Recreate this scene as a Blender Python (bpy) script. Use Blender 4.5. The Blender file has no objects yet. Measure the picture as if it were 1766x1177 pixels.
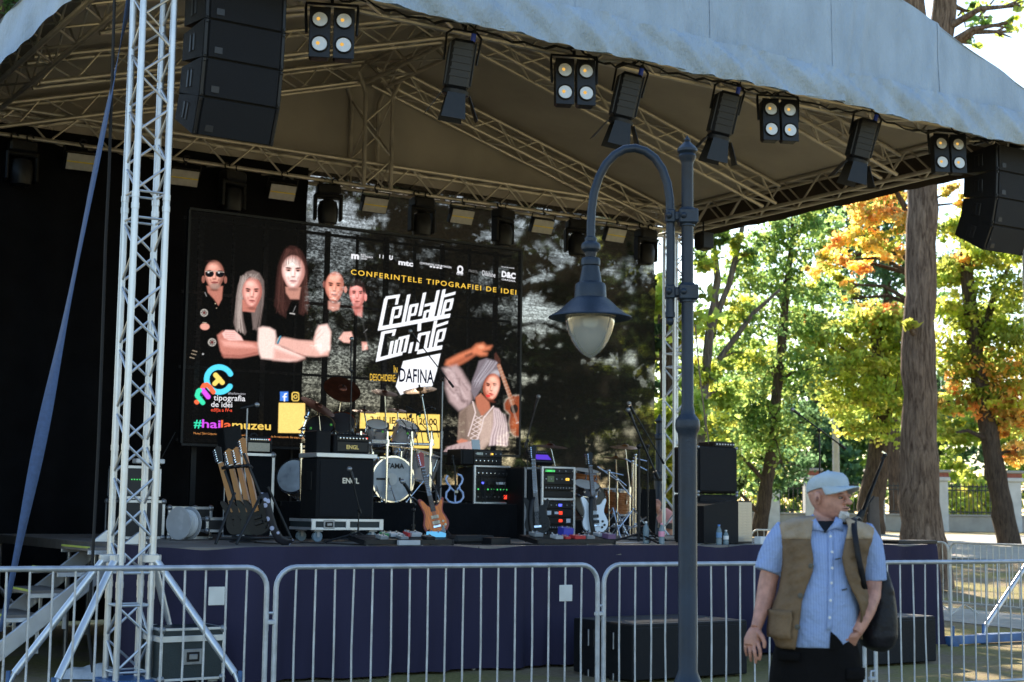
import bpy, math, random
import numpy as np
from mathutils import Matrix, Vector, Euler
SC = bpy.context.scene
COL = SC.collection
R_ = math.radians
# ---------------------------------------------------------------- camera
F_PX, YAW, PITCH, ROLL = 2562.5, .5763, .1121, .0123
CAM = np.array([-4.255, -12.436, 1.6])
_f = np.array([math.sin(YAW)*math.cos(PITCH), math.cos(YAW)*math.cos(PITCH), math.sin(PITCH)])
_r = np.array([math.cos(YAW), -math.sin(YAW), 0.]); _u = np.cross(_r, _f)
RT = math.cos(ROLL)*_r + math.sin(ROLL)*_u
UP = -math.sin(ROLL)*_r + math.cos(ROLL)*_u
FW = _f
cam = bpy.data.cameras.new('camera'); camo = bpy.data.objects.new('camera', cam); COL.objects.link(camo)
camo.matrix_world = Matrix(((RT[0], UP[0], -FW[0], CAM[0]), (RT[1], UP[1], -FW[1], CAM[1]), (RT[2], UP[2], -FW[2], CAM[2]), (0, 0, 0, 1)))
cam.sensor_width = 36; cam.lens = F_PX/1766*36; cam.clip_start = .1; cam.clip_end = 2000
cam.dof.use_dof = True; cam.dof.focus_distance = 12.5; cam.dof.aperture_fstop = 3.6
SC.camera = camo
# ---------------------------------------------------------------- world and sun
SUN_AZ, SUN_EL = R_(25), R_(29)
world = bpy.data.worlds.new('World'); SC.world = world; world.use_nodes = True
nt = world.node_tree; nt.nodes.clear()
wo = nt.nodes.new('ShaderNodeOutputWorld'); bg = nt.nodes.new('ShaderNodeBackground'); sky = nt.nodes.new('ShaderNodeTexSky')
sky.sky_type = 'NISHITA'; sky.sun_disc = False; sky.sun_elevation = SUN_EL; sky.sun_rotation = SUN_AZ
sky.air_density = 1.2; sky.dust_density = .4; sky.ozone_density = 2.5
bg.inputs[1].default_value = .10
nt.links.new(sky.outputs[0], bg.inputs[0]); nt.links.new(bg.outputs[0], wo.inputs[0])
sun = bpy.data.lights.new('sun', 'SUN'); sun.energy = 5.0; sun.angle = R_(.5); sun.color = (1, .87, .68)
suno = bpy.data.objects.new('sun', sun); COL.objects.link(suno)
SUND = Vector((math.sin(SUN_AZ)*math.cos(SUN_EL), math.cos(SUN_AZ)*math.cos(SUN_EL), math.sin(SUN_EL)))
suno.rotation_euler = SUND.to_track_quat('Z', 'Y').to_euler(); suno.location = (0, 0, 30)
SC.view_settings.view_transform = 'Standard'; SC.view_settings.look = 'None'; SC.view_settings.gamma = 1
SC.view_settings.exposure = 1.7
SC.cycles.max_bounces = 8; SC.cycles.transparent_max_bounces = 24; SC.cycles.diffuse_bounces = 4
SC.cycles.use_denoising = True
SC.cycles.sample_clamp_indirect = 6

# ---------------------------------------------------------------- pixel rays on known planes
def ray(px, py):
    return RT*((px-883)/F_PX) - UP*((py-588.5)/F_PX) + FW
def onz(px, py, z=0):
    d = ray(px, py); return Vector(CAM + d*(z-CAM[2])/d[2])
def ony(px, py, y):
    d = ray(px, py); return Vector(CAM + d*(y-CAM[1])/d[1])
RH = Vector((math.cos(YAW), -math.sin(YAW), 0)); FH = Vector((math.sin(YAW), math.cos(YAW), 0))
def ond(px, py, z):            # on the upright plane z metres ahead of the camera
    d = ray(px, py); return Vector(CAM + d*(z/float(d @ np.array(FH))))
def depth(p):
    return float((np.array(p)-CAM) @ FW)
# ---------------------------------------------------------------- mesh builder
def sub(a, b): return [a[i]-b[i] for i in range(3)]
class MB:
    def __init__(s): s.v = []; s.f = []; s.mi = []; s.cur = 0; s.M = None
    def add(s, vs, fs):
        o = len(s.v)
        if s.M is not None: vs = [s.M @ Vector(v) for v in vs]
        s.v += [tuple(v) for v in vs]; s.f += [tuple(i+o for i in f) for f in fs]; s.mi += [s.cur]*len(fs); return s
    def box(s, c, d, rot=None, b=0.0):
        hx, hy, hz = d[0]/2, d[1]/2, d[2]/2
        if b <= 0:
            vs = [(x, y, z) for x in (-hx, hx) for y in (-hy, hy) for z in (-hz, hz)]
            fs = [(0, 1, 3, 2), (4, 6, 7, 5), (0, 4, 5, 1), (2, 3, 7, 6), (0, 2, 6, 4), (1, 5, 7, 3)]
        else:
            b = min(b, hx*.9, hy*.9, hz*.9)
            vs = []; idx = {}
            for sx in (-1, 1):
                for sy in (-1, 1):
                    for sz in (-1, 1):
                        for k in range(3):
                            p = [sx*(hx-b), sy*(hy-b), sz*(hz-b)]; p[k] += (sx, sy, sz)[k]*b
                            idx[sx, sy, sz, k] = len(vs); vs.append(tuple(p))
            fs = []
            def q(*ids): fs.append(tuple(ids))
            for k in range(3):
                for sg in (-1, 1):
                    o = [(-1, -1), (1, -1), (1, 1), (-1, 1)]; r = []
                    for a, c2 in o:
                        t = [0, 0, 0]; t[k] = sg; t[(k+1) % 3] = a; t[(k+2) % 3] = c2
                        r.append(idx[t[0], t[1], t[2], k])
                    q(*(r if sg > 0 else r[::-1]))
            for k in range(3):
                k1, k2 = (k+1) % 3, (k+2) % 3
                for a in (-1, 1):
                    for c2 in (-1, 1):
                        t0 = [0, 0, 0]; t0[k] = -1; t0[k1] = a; t0[k2] = c2; t1 = list(t0); t1[k] = 1
                        r = [idx[(*t0, k1)], idx[(*t1, k1)], idx[(*t1, k2)], idx[(*t0, k2)]]
                        q(*(r if a*c2 > 0 else r[::-1]))
            for sx in (-1, 1):
                for sy in (-1, 1):
                    for sz in (-1, 1):
                        r = [idx[sx, sy, sz, 0], idx[sx, sy, sz, 1], idx[sx, sy, sz, 2]]
                        q(*(r if sx*sy*sz > 0 else r[::-1]))
        m = Matrix.Translation(c)
        if rot is not None: m = m @ (rot if isinstance(rot, Matrix) else Euler(rot).to_matrix().to_4x4())
        return s.add([m @ Vector(v) for v in vs], fs)
    def tube(s, pts, r, n=8, cap=True, closed=False, flat=None):
        pts = [Vector(p) for p in pts]; N = len(pts)
        rs = list(r) if isinstance(r, (list, tuple)) else [r]*N
        vs = []; fs = []; up = None
        for i, p in enumerate(pts):
            if closed: t = pts[(i+1) % N]-pts[i-1]
            elif i == 0: t = pts[1]-p
            elif i == N-1: t = p-pts[i-1]
            else: t = (pts[i+1]-p).normalized()+(p-pts[i-1]).normalized()
            if t.length < 1e-9: t = Vector((0, 0, 1))
            t.normalize()
            if up is None:
                up = Vector((0, 0, 1)) if abs(t.z) < .9 else Vector((0, 1, 0))
            a = up.cross(t)
            if a.length < 1e-5: a = Vector((1, 0, 0)).cross(t)
            a.normalize(); b = t.cross(a); up = b
            for k in range(n):
                g = 2*math.pi*k/n
                vs.append(p + a*(math.cos(g)*rs[i]) + b*(math.sin(g)*rs[i]*(flat or 1)))
        M = N if closed else N-1
        for i in range(M):
            j = (i+1) % N
            for k in range(n):
                l = (k+1) % n
                fs.append((i*n+k, i*n+l, j*n+l, j*n+k))
        if cap and not closed:
            fs.append(tuple(range(n-1, -1, -1))); fs.append(tuple((N-1)*n+k for k in range(n)))
        return s.add(vs, fs)
    def lathe(s, prof, o=(0, 0, 0), n=24, M=None, cap=True):
        vs = []; fs = []; N = len(prof)
        for r, z in prof:
            for k in range(n):
                g = 2*math.pi*k/n; vs.append(Vector((r*math.cos(g), r*math.sin(g), z)))
        for i in range(N-1):
            for k in range(n):
                l = (k+1) % n; fs.append((i*n+k, i*n+l, (i+1)*n+l, (i+1)*n+k))
        if cap: fs.append(tuple(range(n-1, -1, -1))); fs.append(tuple((N-1)*n+k for k in range(n)))
        m = Matrix.Translation(o)
        if M is not None: m = m @ M
        return s.add([m @ v for v in vs], fs)
    def cyl(s, a, b, r, n=16): return s.tube([a, b], r, n)
    def prism(s, outl, z0, z1, M=None):
        n = len(outl)
        ar = sum(outl[i][0]*outl[(i+1) % n][1]-outl[(i+1) % n][0]*outl[i][1] for i in range(n))
        if ar < 0: outl = outl[::-1]
        vs = [(x, y, z0) for x, y in outl]+[(x, y, z1) for x, y in outl]
        if M is not None: vs = [M @ Vector(v) for v in vs]
        fs = [tuple(range(n-1, -1, -1)), tuple(range(n, 2*n))]+[(i, (i+1) % n, n+(i+1) % n, n+i) for i in range(n)]
        return s.add(vs, fs)
    def grid(s, rows):
        m = len(rows[0]); vs = [p for r in rows for p in r]
        fs = [(i*m+k, i*m+k+1, (i+1)*m+k+1, (i+1)*m+k) for i in range(len(rows)-1) for k in range(m-1)]
        return s.add(vs, fs)
    def loft(s, rings, cap=True):
        n = len(rings[0]); vs = [p for r in rings for p in r]
        fs = [(i*n+k, i*n+(k+1) % n, (i+1)*n+(k+1) % n, (i+1)*n+k) for i in range(len(rings)-1) for k in range(n)]
        if cap: fs.append(tuple(range(n-1, -1, -1))); fs.append(tuple((len(rings)-1)*n+k for k in range(n)))
        return s.add(vs, fs)
    def ball(s, c, r, n=12, m=8, M=None):
        rr = r if isinstance(r, (tuple, list)) else (r, r, r)
        prof = []
        vs = [Vector((0, 0, -1))]
        for i in range(1, m):
            a = -math.pi/2+math.pi*i/m
            for k in range(n):
                g = 2*math.pi*k/n; vs.append(Vector((math.cos(a)*math.cos(g), math.cos(a)*math.sin(g), math.sin(a))))
        vs.append(Vector((0, 0, 1)))
        fs = [(0, 1+(k+1) % n, 1+k) for k in range(n)]
        for i in range(m-2):
            for k in range(n):
                l = (k+1) % n; fs.append((1+i*n+k, 1+i*n+l, 1+(i+1)*n+l, 1+(i+1)*n+k))
        e = len(vs)-1
        fs += [(e, 1+(m-2)*n+k, 1+(m-2)*n+(k+1) % n) for k in range(n)]
        mm = Matrix.Translation(c)
        if M is not None: mm = mm @ M
        return s.add([mm @ Vector((v.x*rr[0], v.y*rr[1], v.z*rr[2])) for v in vs], fs)
    def build(s, name, mats, parent=None, smooth=True, ang=38):
        me = bpy.data.meshes.new(name); me.from_pydata(s.v, [], s.f)
        for m in (mats if isinstance(mats, (list, tuple)) else [mats]): me.materials.append(m)
        if any(s.mi): me.polygons.foreach_set('material_index', s.mi)
        if smooth:
            me.polygons.foreach_set('use_smooth', [True]*len(me.polygons)); me.set_sharp_from_angle(angle=R_(ang))
        me.update()
        o = bpy.data.objects.new(name, me); COL.objects.link(o)
        if parent is not None: kid(o, parent)
        return o
def kid(o, p):
    o.parent = p
    if p.type == 'EMPTY': o.matrix_parent_inverse = p.matrix_basis.inverted()
def thing(name, label, cat, loc=(0, 0, 0), group=None):
    o = bpy.data.objects.new(name, None); o.empty_display_size = .1; COL.objects.link(o); o.location = loc
    return tag(o, label, cat, group)
def tag(o, label, cat, group=None):
    o['label'] = label; o['category'] = cat
    if group: o['group'] = group
    return o
def setting(o, kind='structure'): o['kind'] = kind; return o
def dup(root, label, loc=None, rotz=None, group=None):
    def cp(o, par):
        c = o.copy(); COL.objects.link(c)
        if par is not None: c.parent = par
        for ch in list(o.children): cp(ch, c)
        return c
    r = cp(root, None); r['label'] = label
    if loc is not None: r.location = loc
    if rotz is not None: r.rotation_euler = (0, 0, rotz)
    if group: r['group'] = group
    return r
# ---------------------------------------------------------------- materials
def nodes(name):
    m = bpy.data.materials.new(name); m.use_nodes = True; t = m.node_tree; t.nodes.clear()
    out = t.nodes.new('ShaderNodeOutputMaterial'); return m, t, out
def N(t, typ, **kw):
    n = t.nodes.new(typ)
    for k, v in kw.items(): setattr(n, k, v)
    return n
def mat(name, col, rough=.5, metal=0., var=.12, scale=6., bump=0., bscale=60., spec=.5, stretch=None, col2=None, alpha=None, trans=0.):
    m, t, out = nodes(name)
    b = N(t, 'ShaderNodeBsdfPrincipled'); t.links.new(b.outputs[0], out.inputs[0])
    tc = N(t, 'ShaderNodeTexCoord'); src = tc.outputs['Object']
    if stretch:
        mp = N(t, 'ShaderNodeMapping'); mp.inputs['Scale'].default_value = stretch; t.links.new(src, mp.inputs[0]); src = mp.outputs[0]
    nz = N(t, 'ShaderNodeTexNoise'); nz.inputs['Scale'].default_value = scale; nz.inputs['Detail'].default_value = 5; t.links.new(src, nz.inputs['Vector'])
    rp = N(t, 'ShaderNodeValToRGB'); e = rp.color_ramp.elements
    c2 = col2 or col
    e[0].position = .3; e[1].position = .7
    e[0].color = (*[max(0, c*(1-var)) for c in col], 1); e[1].color = (*[min(1, c*(1+var)) for c in c2], 1)
    t.links.new(nz.outputs['Fac'], rp.inputs[0]); t.links.new(rp.outputs[0], b.inputs['Base Color'])
    mr = N(t, 'ShaderNodeMapRange'); mr.inputs['To Min'].default_value = max(0, rough-.1); mr.inputs['To Max'].default_value = min(1, rough+.1)
    t.links.new(nz.outputs['Fac'], mr.inputs['Value']); t.links.new(mr.outputs[0], b.inputs['Roughness'])
    b.inputs['Metallic'].default_value = metal; b.inputs['Specular IOR Level'].default_value = spec
    if trans: b.inputs['Transmission Weight'].default_value = trans
    if bump:
        n2 = N(t, 'ShaderNodeTexNoise'); n2.inputs['Scale'].default_value = bscale; n2.inputs['Detail'].default_value = 4; t.links.new(src, n2.inputs['Vector'])
        bp = N(t, 'ShaderNodeBump'); bp.inputs['Strength'].default_value = bump; bp.inputs['Distance'].default_value = .02
        t.links.new(n2.outputs['Fac'], bp.inputs['Height']); t.links.new(bp.outputs[0], b.inputs['Normal'])
    return m
def emit(name, col, st=1.):
    m, t, out = nodes(name)
    e = N(t, 'ShaderNodeEmission'); e.inputs[0].default_value = (*col, 1); e.inputs[1].default_value = st
    t.links.new(e.outputs[0], out.inputs[0]); return m
ALU = mat('aluminium', (.60, .62, .65), .38, .75, .12, 5, .05, 40)
ROOFALU = mat('warm_lit_truss_aluminium', (.54, .50, .44), .42, .65, .2, 4, .08, 40)  # aluminium tinted with the warm light bounced up from the ground
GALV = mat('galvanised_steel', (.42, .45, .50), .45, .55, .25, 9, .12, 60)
GALVW = mat('pale_galvanised_steel', (.62, .60, .54), .5, .3, .15, 9, .08, 60)  # paler, warmer steel for the barriers in the park
STEEL = mat('dull_steel', (.30, .31, .33), .45, .8, .2, 12)
CHROME = mat('chrome', (.78, .8, .83), .12, 1., .05, 6)
BLACK = mat('black_paint', (.007, .0075, .009), .45, 0, .25, 10, .05, 90, spec=.3)
BLACKM = mat('black_metal', (.010, .0105, .0125), .42, .1, .3, 14, spec=.35)
RUBBER = mat('black_rubber', (.009, .009, .010), .75, 0, .3, 14)
GRILLE = mat('speaker_grille', (.009, .010, .013), .6, .1, .35, 120, .6, 260, spec=.25)
TOLEX = mat('black_tolex', (.006, .0065, .008), .6, 0, .25, 30, .4, 220, spec=.25)
DCLOTH = mat('black_drape', (.006, .0065, .008), .9, 0, .3, 3, .3, 40, spec=.1)
SKIRT = mat('navy_skirt_cloth', (.030, .027, .055), .9, 0, .2, 1.6, .25, 14, stretch=(1, 1, .3), spec=.15)
BLUEST = mat('blue_painted_steel', (.045, .12, .28), .45, 0, .3, 7, .1, 50)
LAMPP = mat('lamp_post_paint', (.016, .026, .044), .42, .1, .3, 5, .16, 70, spec=.4)
WHITEP = mat('white_plastic', (.7, .71, .72), .5, 0, .08, 8)
PLY = mat('stage_floor_plywood', (.17, .15, .135), .6, 0, .25, 3, .2, 30)
WOODN = mat('maple_neck', (.40, .17, .03), .4, 0, .2, 5, stretch=(1, 1, .2))
WOODD = mat('rosewood', (.05, .025, .015), .5, 0, .3, 7)
CYM = mat('bronze_cymbal', (.34, .17, .055), .3, .9, .3, 16)
CYMD = mat('dark_bronze_cymbal', (.10, .032, .018), .38, .8, .3, 14)
CASE = mat('case_panel', (.012, .022, .026), .5, 0, .25, 6, .2, 80)
AMPBEIGE = mat('beige_grille_cloth', (.42, .38, .30), .8, 0, .15, 60)
CREAM = mat('cream_plastic', (.62, .55, .40), .5)
RED_E = emit('red_indicator', (1, .06, .03), .5)
BLUE_E = emit('blue_indicator', (.08, .1, .9), .9)
GREEN_E = emit('green_indicator', (.1, .8, .2), .35)
PURP_E = emit('purple_screen', (.13, .06, .75), .3)
AMBER_E = emit('amber_display', (.9, .5, .06), .7)
CYAN_E = emit('cyan_screen', (.12, .45, .8), .36)
# ================================================================ ground, park, fence, trees
def ground_z(x, y):
    d = (x-CAM[0])*FW[0]+(y-CAM[1])*FW[1]
    t = min(1, max(0, (d-24)/36)); return .85*t*t*(3-2*t)
def ground_mat():
    m, t, out = nodes('dry_park_ground')
    b = N(t, 'ShaderNodeBsdfPrincipled'); t.links.new(b.outputs[0], out.inputs[0]); b.inputs['Roughness'].default_value = .95
    b.inputs['Specular IOR Level'].default_value = .1
    tc = N(t, 'ShaderNodeTexCoord')
    def noise(sc, det=6, ro=.6):
        n = N(t, 'ShaderNodeTexNoise'); n.inputs['Scale'].default_value = sc; n.inputs['Detail'].default_value = det; n.inputs['Roughness'].default_value = ro
        t.links.new(tc.outputs['Object'], n.inputs['Vector']); return n.outputs['Fac']
    def ramp(src, stops):
        r = N(t, 'ShaderNodeValToRGB'); e = r.color_ramp.elements
        e[0].position, e[0].color = stops[0][0], (*stops[0][1], 1); e[1].position, e[1].color = stops[-1][0], (*stops[-1][1], 1)
        for p, c in stops[1:-1]:
            q = e.new(p); q.color = (*c, 1)
        t.links.new(src, r.inputs[0]); return r.outputs[0]
    dirt = ramp(noise(14, 8, .75), [(.25, (.17, .125, .08)), (.5, (.27, .21, .14)), (.75, (.36, .29, .20))])
    grass = ramp(noise(22, 8, .8), [(.3, (.10, .11, .035)), (.5, (.26, .23, .09)), (.7, (.38, .31, .15))])
    msk = ramp(noise(.55, 5, .65), [(.42, (0, 0, 0)), (.56, (1, 1, 1))])
    mx = N(t, 'ShaderNodeMix', data_type='RGBA'); t.links.new(msk, mx.inputs[0]); t.links.new(dirt, mx.inputs[6]); t.links.new(grass, mx.inputs[7])
    t.links.new(mx.outputs[2], b.inputs['Base Color'])
    bp = N(t, 'ShaderNodeBump'); bp.inputs['Strength'].default_value = .6; bp.inputs['Distance'].default_value = .05
    t.links.new(noise(30, 8, .7), bp.inputs['Height']); t.links.new(bp.outputs[0], b.inputs['Normal'])
    return m
xs = sorted(set(list(np.linspace(-400, -30, 8))+list(np.arange(-30, 80, 2.))+list(np.linspace(80, 500, 10))))
ys = sorted(set(list(np.linspace(-300, -16, 8))+list(np.arange(-16, 80, 2.))+list(np.linspace(80, 500, 10))))
g = MB(); g.grid([[(x, y, ground_z(x, y)) for x in xs] for y in ys])
setting(g.build('ground', ground_mat()))
PATHM = mat('pale_path_paving', (.38, .345, .29), .9, 0, .14, 4, .25, 30)
def strip_sheet(name, corners, lift, m, nu=14, nv=4):
    a, b, c, d = [onz(px, py, z) for px, py, z in corners]
    rows = []
    for j in range(nv+1):
        v = j/nv; r = []
        for i in range(nu+1):
            u = i/nu; p = (a*(1-u)+b*u)*(1-v)+(d*(1-u)+c*u)*v
            r.append((p.x, p.y, ground_z(p.x, p.y)+lift))
        rows.append(r)
    q = MB(); q.grid(rows); return setting(q.build(name, m))
strip_sheet('footpath', [(1440, 1028, 0), (1900, 1076, 0), (1900, 1102, 0), (1440, 1050, 0)], .008, PATHM)
strip_sheet('park_path', [(1440, 926, .7), (1950, 936, .62), (1950, 962, .5), (1440, 950, .55)], .03, PATHM)
# ---- park fence: low wall, pillars, iron railings
WALLM = mat('pale_render_wall', (.36, .34, .31), .9, 0, .12, 3, .2, 20)
PILM = mat('white_pillar_render', (.58, .58, .57), .85, 0, .1, 3, .15, 20)
CAPM = mat('red_brick_cap', (.30, .10, .07), .85, 0, .2, 9)
IRON = mat('black_iron', (.02, .022, .024), .5, .2, .2, 8)
FD = 62.
def far(px, dz=0., d=FD):      # a point on the ground d metres out along the column px
    p = ond(px, 900, d); return Vector((p.x, p.y, ground_z(p.x, p.y)+dz))
fa, fb = far(1010), far(1960)
fdir = (fb-fa).normalized(); fn = Vector((-fdir.y, fdir.x, 0)); fang = math.atan2(fdir.y, fdir.x)
frot = Matrix.Rotation(fang, 4, 'Z')
w = MB(); L = (fb-fa).length
w.box((fa+fb)/2+Vector((0, 0, .32)), (L, .45, .64), frot, .02); w.box((fa+fb)/2+Vector((0, 0, .68)), (L, .55, .08), frot, .015)
tag(w.build('boundary_wall', WALLM), 'low pale rendered wall under the iron railings at the park edge', 'wall')
pil_px = [1130, 1232, 1330, 1400, 1511, 1620, 1746, 1860]
pl = ['white pillar with red cap right of the loudspeaker cabinets', '', '', '', '', '', '', '']
pill_lab = {1130: 'white capped fence pillar seen through the gap beside the rear truss tower', 1232: 'white capped fence pillar behind the black bass cabinets',
            1330: 'white fence pillar with red cap beside the slanting thin trunk', 1400: "white fence pillar behind the man's cap", 1511: 'white capped fence pillar behind the thick shaded trunk',
            1620: 'white fence pillar just right of the big sunlit trunk', 1746: 'white fence pillar behind the leaning dark trunk', 1860: 'white capped fence pillar farthest right, beyond the leaning trunk'}
for px in pil_px:
    c = far(px)
    t = thing('fence_pillar', pill_lab[px], 'pillar', c, 'capped pillars of the park fence')
    q = MB(); q.box(c+Vector((0, 0, 1.05)), (.62, .62, 2.1), frot, .03); q.build('shaft', PILM, t)
    q = MB(); q.box(c+Vector((0, 0, 2.17)), (.78, .78, .16), frot, .02); q.build('cornice', PILM, t)
    q = MB(); q.box(c+Vector((0, 0, 2.34)), (.68, .68, .2), frot, .02); q.build('brick_course', CAPM, t)
    q = MB(); q.box(c+Vector((0, 0, 2.49)), (.84, .84, .12), frot, .03); q.build('cap', WALLM, t)
rail_lab = ['iron railing left of the rear truss tower gap', 'iron railing behind the bass cabinets', 'iron railing between the slanting trunk and the cap', "iron railing behind the man's head",
            'iron railing crossing behind the big sunlit trunk', 'iron railing between the big trunk and the leaning trunk', 'iron railing right of the leaning dark trunk']
for i in range(len(pil_px)-1):
    a, b = far(pil_px[i]), far(pil_px[i+1]); l = (b-a).length-.75; u = (b-a).normalized(); a0 = a+u*.37
    t = thing('iron_railing', rail_lab[i], 'railing', (a+b)/2, 'iron railings between the pillars')
    q = MB(); n = max(3, int(l/.17))
    for k in range(n+1):
        p = a0+u*(l*k/n); q.box(p+Vector((0, 0, 1.36)), (.035, .035, 1.3), frot)
    q.build('bars', IRON, t)
    for h in (.82, 1.72, 1.88):
        q = MB(); q.box(a0+u*(l/2)+Vector((0, 0, h)), (l, .045, .05), frot); q.build('rail', IRON, t)
# ---- trees
def bark_mat(name, c1, c2, sc=17):
    m, t, out = nodes(name)
    b = N(t, 'ShaderNodeBsdfPrincipled'); t.links.new(b.outputs[0], out.inputs[0]); b.inputs['Roughness'].default_value = .95; b.inputs['Specular IOR Level'].default_value = .1
    tc = N(t, 'ShaderNodeTexCoord'); mp = N(t, 'ShaderNodeMapping'); mp.inputs['Scale'].default_value = (1, 1, .14); t.links.new(tc.outputs['Object'], mp.inputs[0])
    nz = N(t, 'ShaderNodeTexNoise'); nz.inputs['Scale'].default_value = sc; nz.inputs['Detail'].default_value = 8; nz.inputs['Roughness'].default_value = .7; nz.inputs['Distortion'].default_value = .6
    t.links.new(mp.outputs[0], nz.inputs['Vector'])
    rp = N(t, 'ShaderNodeValToRGB'); e = rp.color_ramp.elements; e[0].position = .36; e[1].position = .62; e[0].color = (*c1, 1); e[1].color = (*c2, 1)
    t.links.new(nz.outputs['Fac'], rp.inputs[0]); t.links.new(rp.outputs[0], b.inputs['Base Color'])
    bp = N(t, 'ShaderNodeBump'); bp.inputs['Strength'].default_value = 1.; bp.inputs['Distance'].default_value = .09
    t.links.new(nz.outputs['Fac'], bp.inputs['Height']); t.links.new(bp.outputs[0], b.inputs['Normal']); return m
BARK = bark_mat('grey_brown_bark', (.075, .05, .038), (.30, .22, .165))
BARKD = bark_mat('dark_bark', (.045, .033, .026), (.13, .095, .07))
BARKL = bark_mat('pale_bark', (.09, .075, .065), (.24, .21, .185))
def leaf_mat():
    m, t, out = nodes('leaf')
    at = N(t, 'ShaderNodeAttribute', attribute_name='leaf_colour')
    d = N(t, 'ShaderNodeBsdfDiffuse'); tr = N(t, 'ShaderNodeBsdfTranslucent'); mx = N(t, 'ShaderNodeMixShader'); mx.inputs[0].default_value = .62
    hs = N(t, 'ShaderNodeHueSaturation'); hs.inputs['Value'].default_value = 3.1; hs.inputs['Saturation'].default_value = .95
    t.links.new(at.outputs['Color'], d.inputs[0]); t.links.new(at.outputs['Color'], hs.inputs['Color']); t.links.new(hs.outputs[0], tr.inputs[0])
    t.links.new(d.outputs[0], mx.inputs[1]); t.links.new(tr.outputs[0], mx.inputs[2]); t.links.new(mx.outputs[0], out.inputs[0]); return m
LEAF = leaf_mat()
GREEN = [(.085, .14, .035), (.12, .18, .04), (.07, .12, .035), (.15, .20, .05), (.10, .16, .06)]
DGREEN = [(.045, .085, .04), (.06, .11, .05), (.04, .08, .045), (.07, .12, .04)]
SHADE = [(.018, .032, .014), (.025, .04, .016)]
YGREEN = [(.21, .24, .035), (.26, .28, .045), (.17, .22, .04), (.28, .26, .05), (.14, .19, .04)]
ORANGE = [(.40, .22, .06), (.44, .30, .08), (.36, .17, .05), (.42, .31, .09), (.34, .29, .08), (.40, .30, .07)]
MIXO = YGREEN+[(.34, .18, .05), (.30, .20, .05), (.36, .16, .04)]
def leaves(name, parent, blobs, n, pal, size, rng, dense=.8):
    tot = sum(b[1]**2 for b in blobs); P = []; Cc = []
    pal = np.array(pal)
    for c, r, *q in blobs:
        pl = np.array(q[0]) if q else pal
        k = max(20, int(n*r*r/tot)); nc = max(4, int(k/20))
        d = rng.normal(size=(nc, 3)); d /= np.linalg.norm(d, axis=1)[:, None]
        rad = r*rng.uniform(.1, 1, (nc, 1))**.5*rng.uniform(.8, 1.45, (nc, 1)); cen = np.array(c)+d*rad*np.array([1, 1, .8])
        ci = rng.integers(0, nc, k)
        p = cen[ci]+rng.normal(size=(k, 3))*np.array([1, 1, .5])*(r*dense*.27*rng.uniform(.6, 1.5, (nc, 1))[ci])
        cc = pl[rng.integers(0, len(pl), nc)][ci]*rng.uniform(.6, 1.4, (nc, 1))[ci]*rng.uniform(.75, 1.25, (k, 1))
        P.append(p); Cc.append(cc)
    P = np.concatenate(P); Cc = np.concatenate(Cc); k = len(P)
    a = rng.normal(size=(k, 3)); a /= np.linalg.norm(a, axis=1)[:, None]
    b = rng.normal(size=(k, 3)); b = np.cross(a, b); b /= np.linalg.norm(b, axis=1)[:, None]
    s = size*rng.uniform(.6, 1.4, (k, 1))
    V = np.stack([P-a*s*.55, P+b*s*.34+a*s*.05, P+a*s*.55, P-b*s*.34+a*s*.05], 1).reshape(-1, 3)
    me = bpy.data.meshes.new(name)
    me.vertices.add(4*k); me.vertices.foreach_set('co', V.astype(np.float32).ravel())
    me.loops.add(4*k); me.loops.foreach_set('vertex_index', np.arange(4*k, dtype=np.int32))
    me.polygons.add(k); me.polygons.foreach_set('loop_start', np.arange(0, 4*k, 4, dtype=np.int32))
    at = me.attributes.new('leaf_colour', 'FLOAT_COLOR', 'POINT')
    C4 = np.ones((4*k, 4), np.float32); C4[:, :3] = np.repeat(Cc, 4, 0); at.data.foreach_set('color', C4.ravel())
    me.materials.append(LEAF); me.update(calc_edges=True); me.validate()
    o = bpy.data.objects.new(name, me); COL.objects.link(o); kid(o, parent); return o
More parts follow.
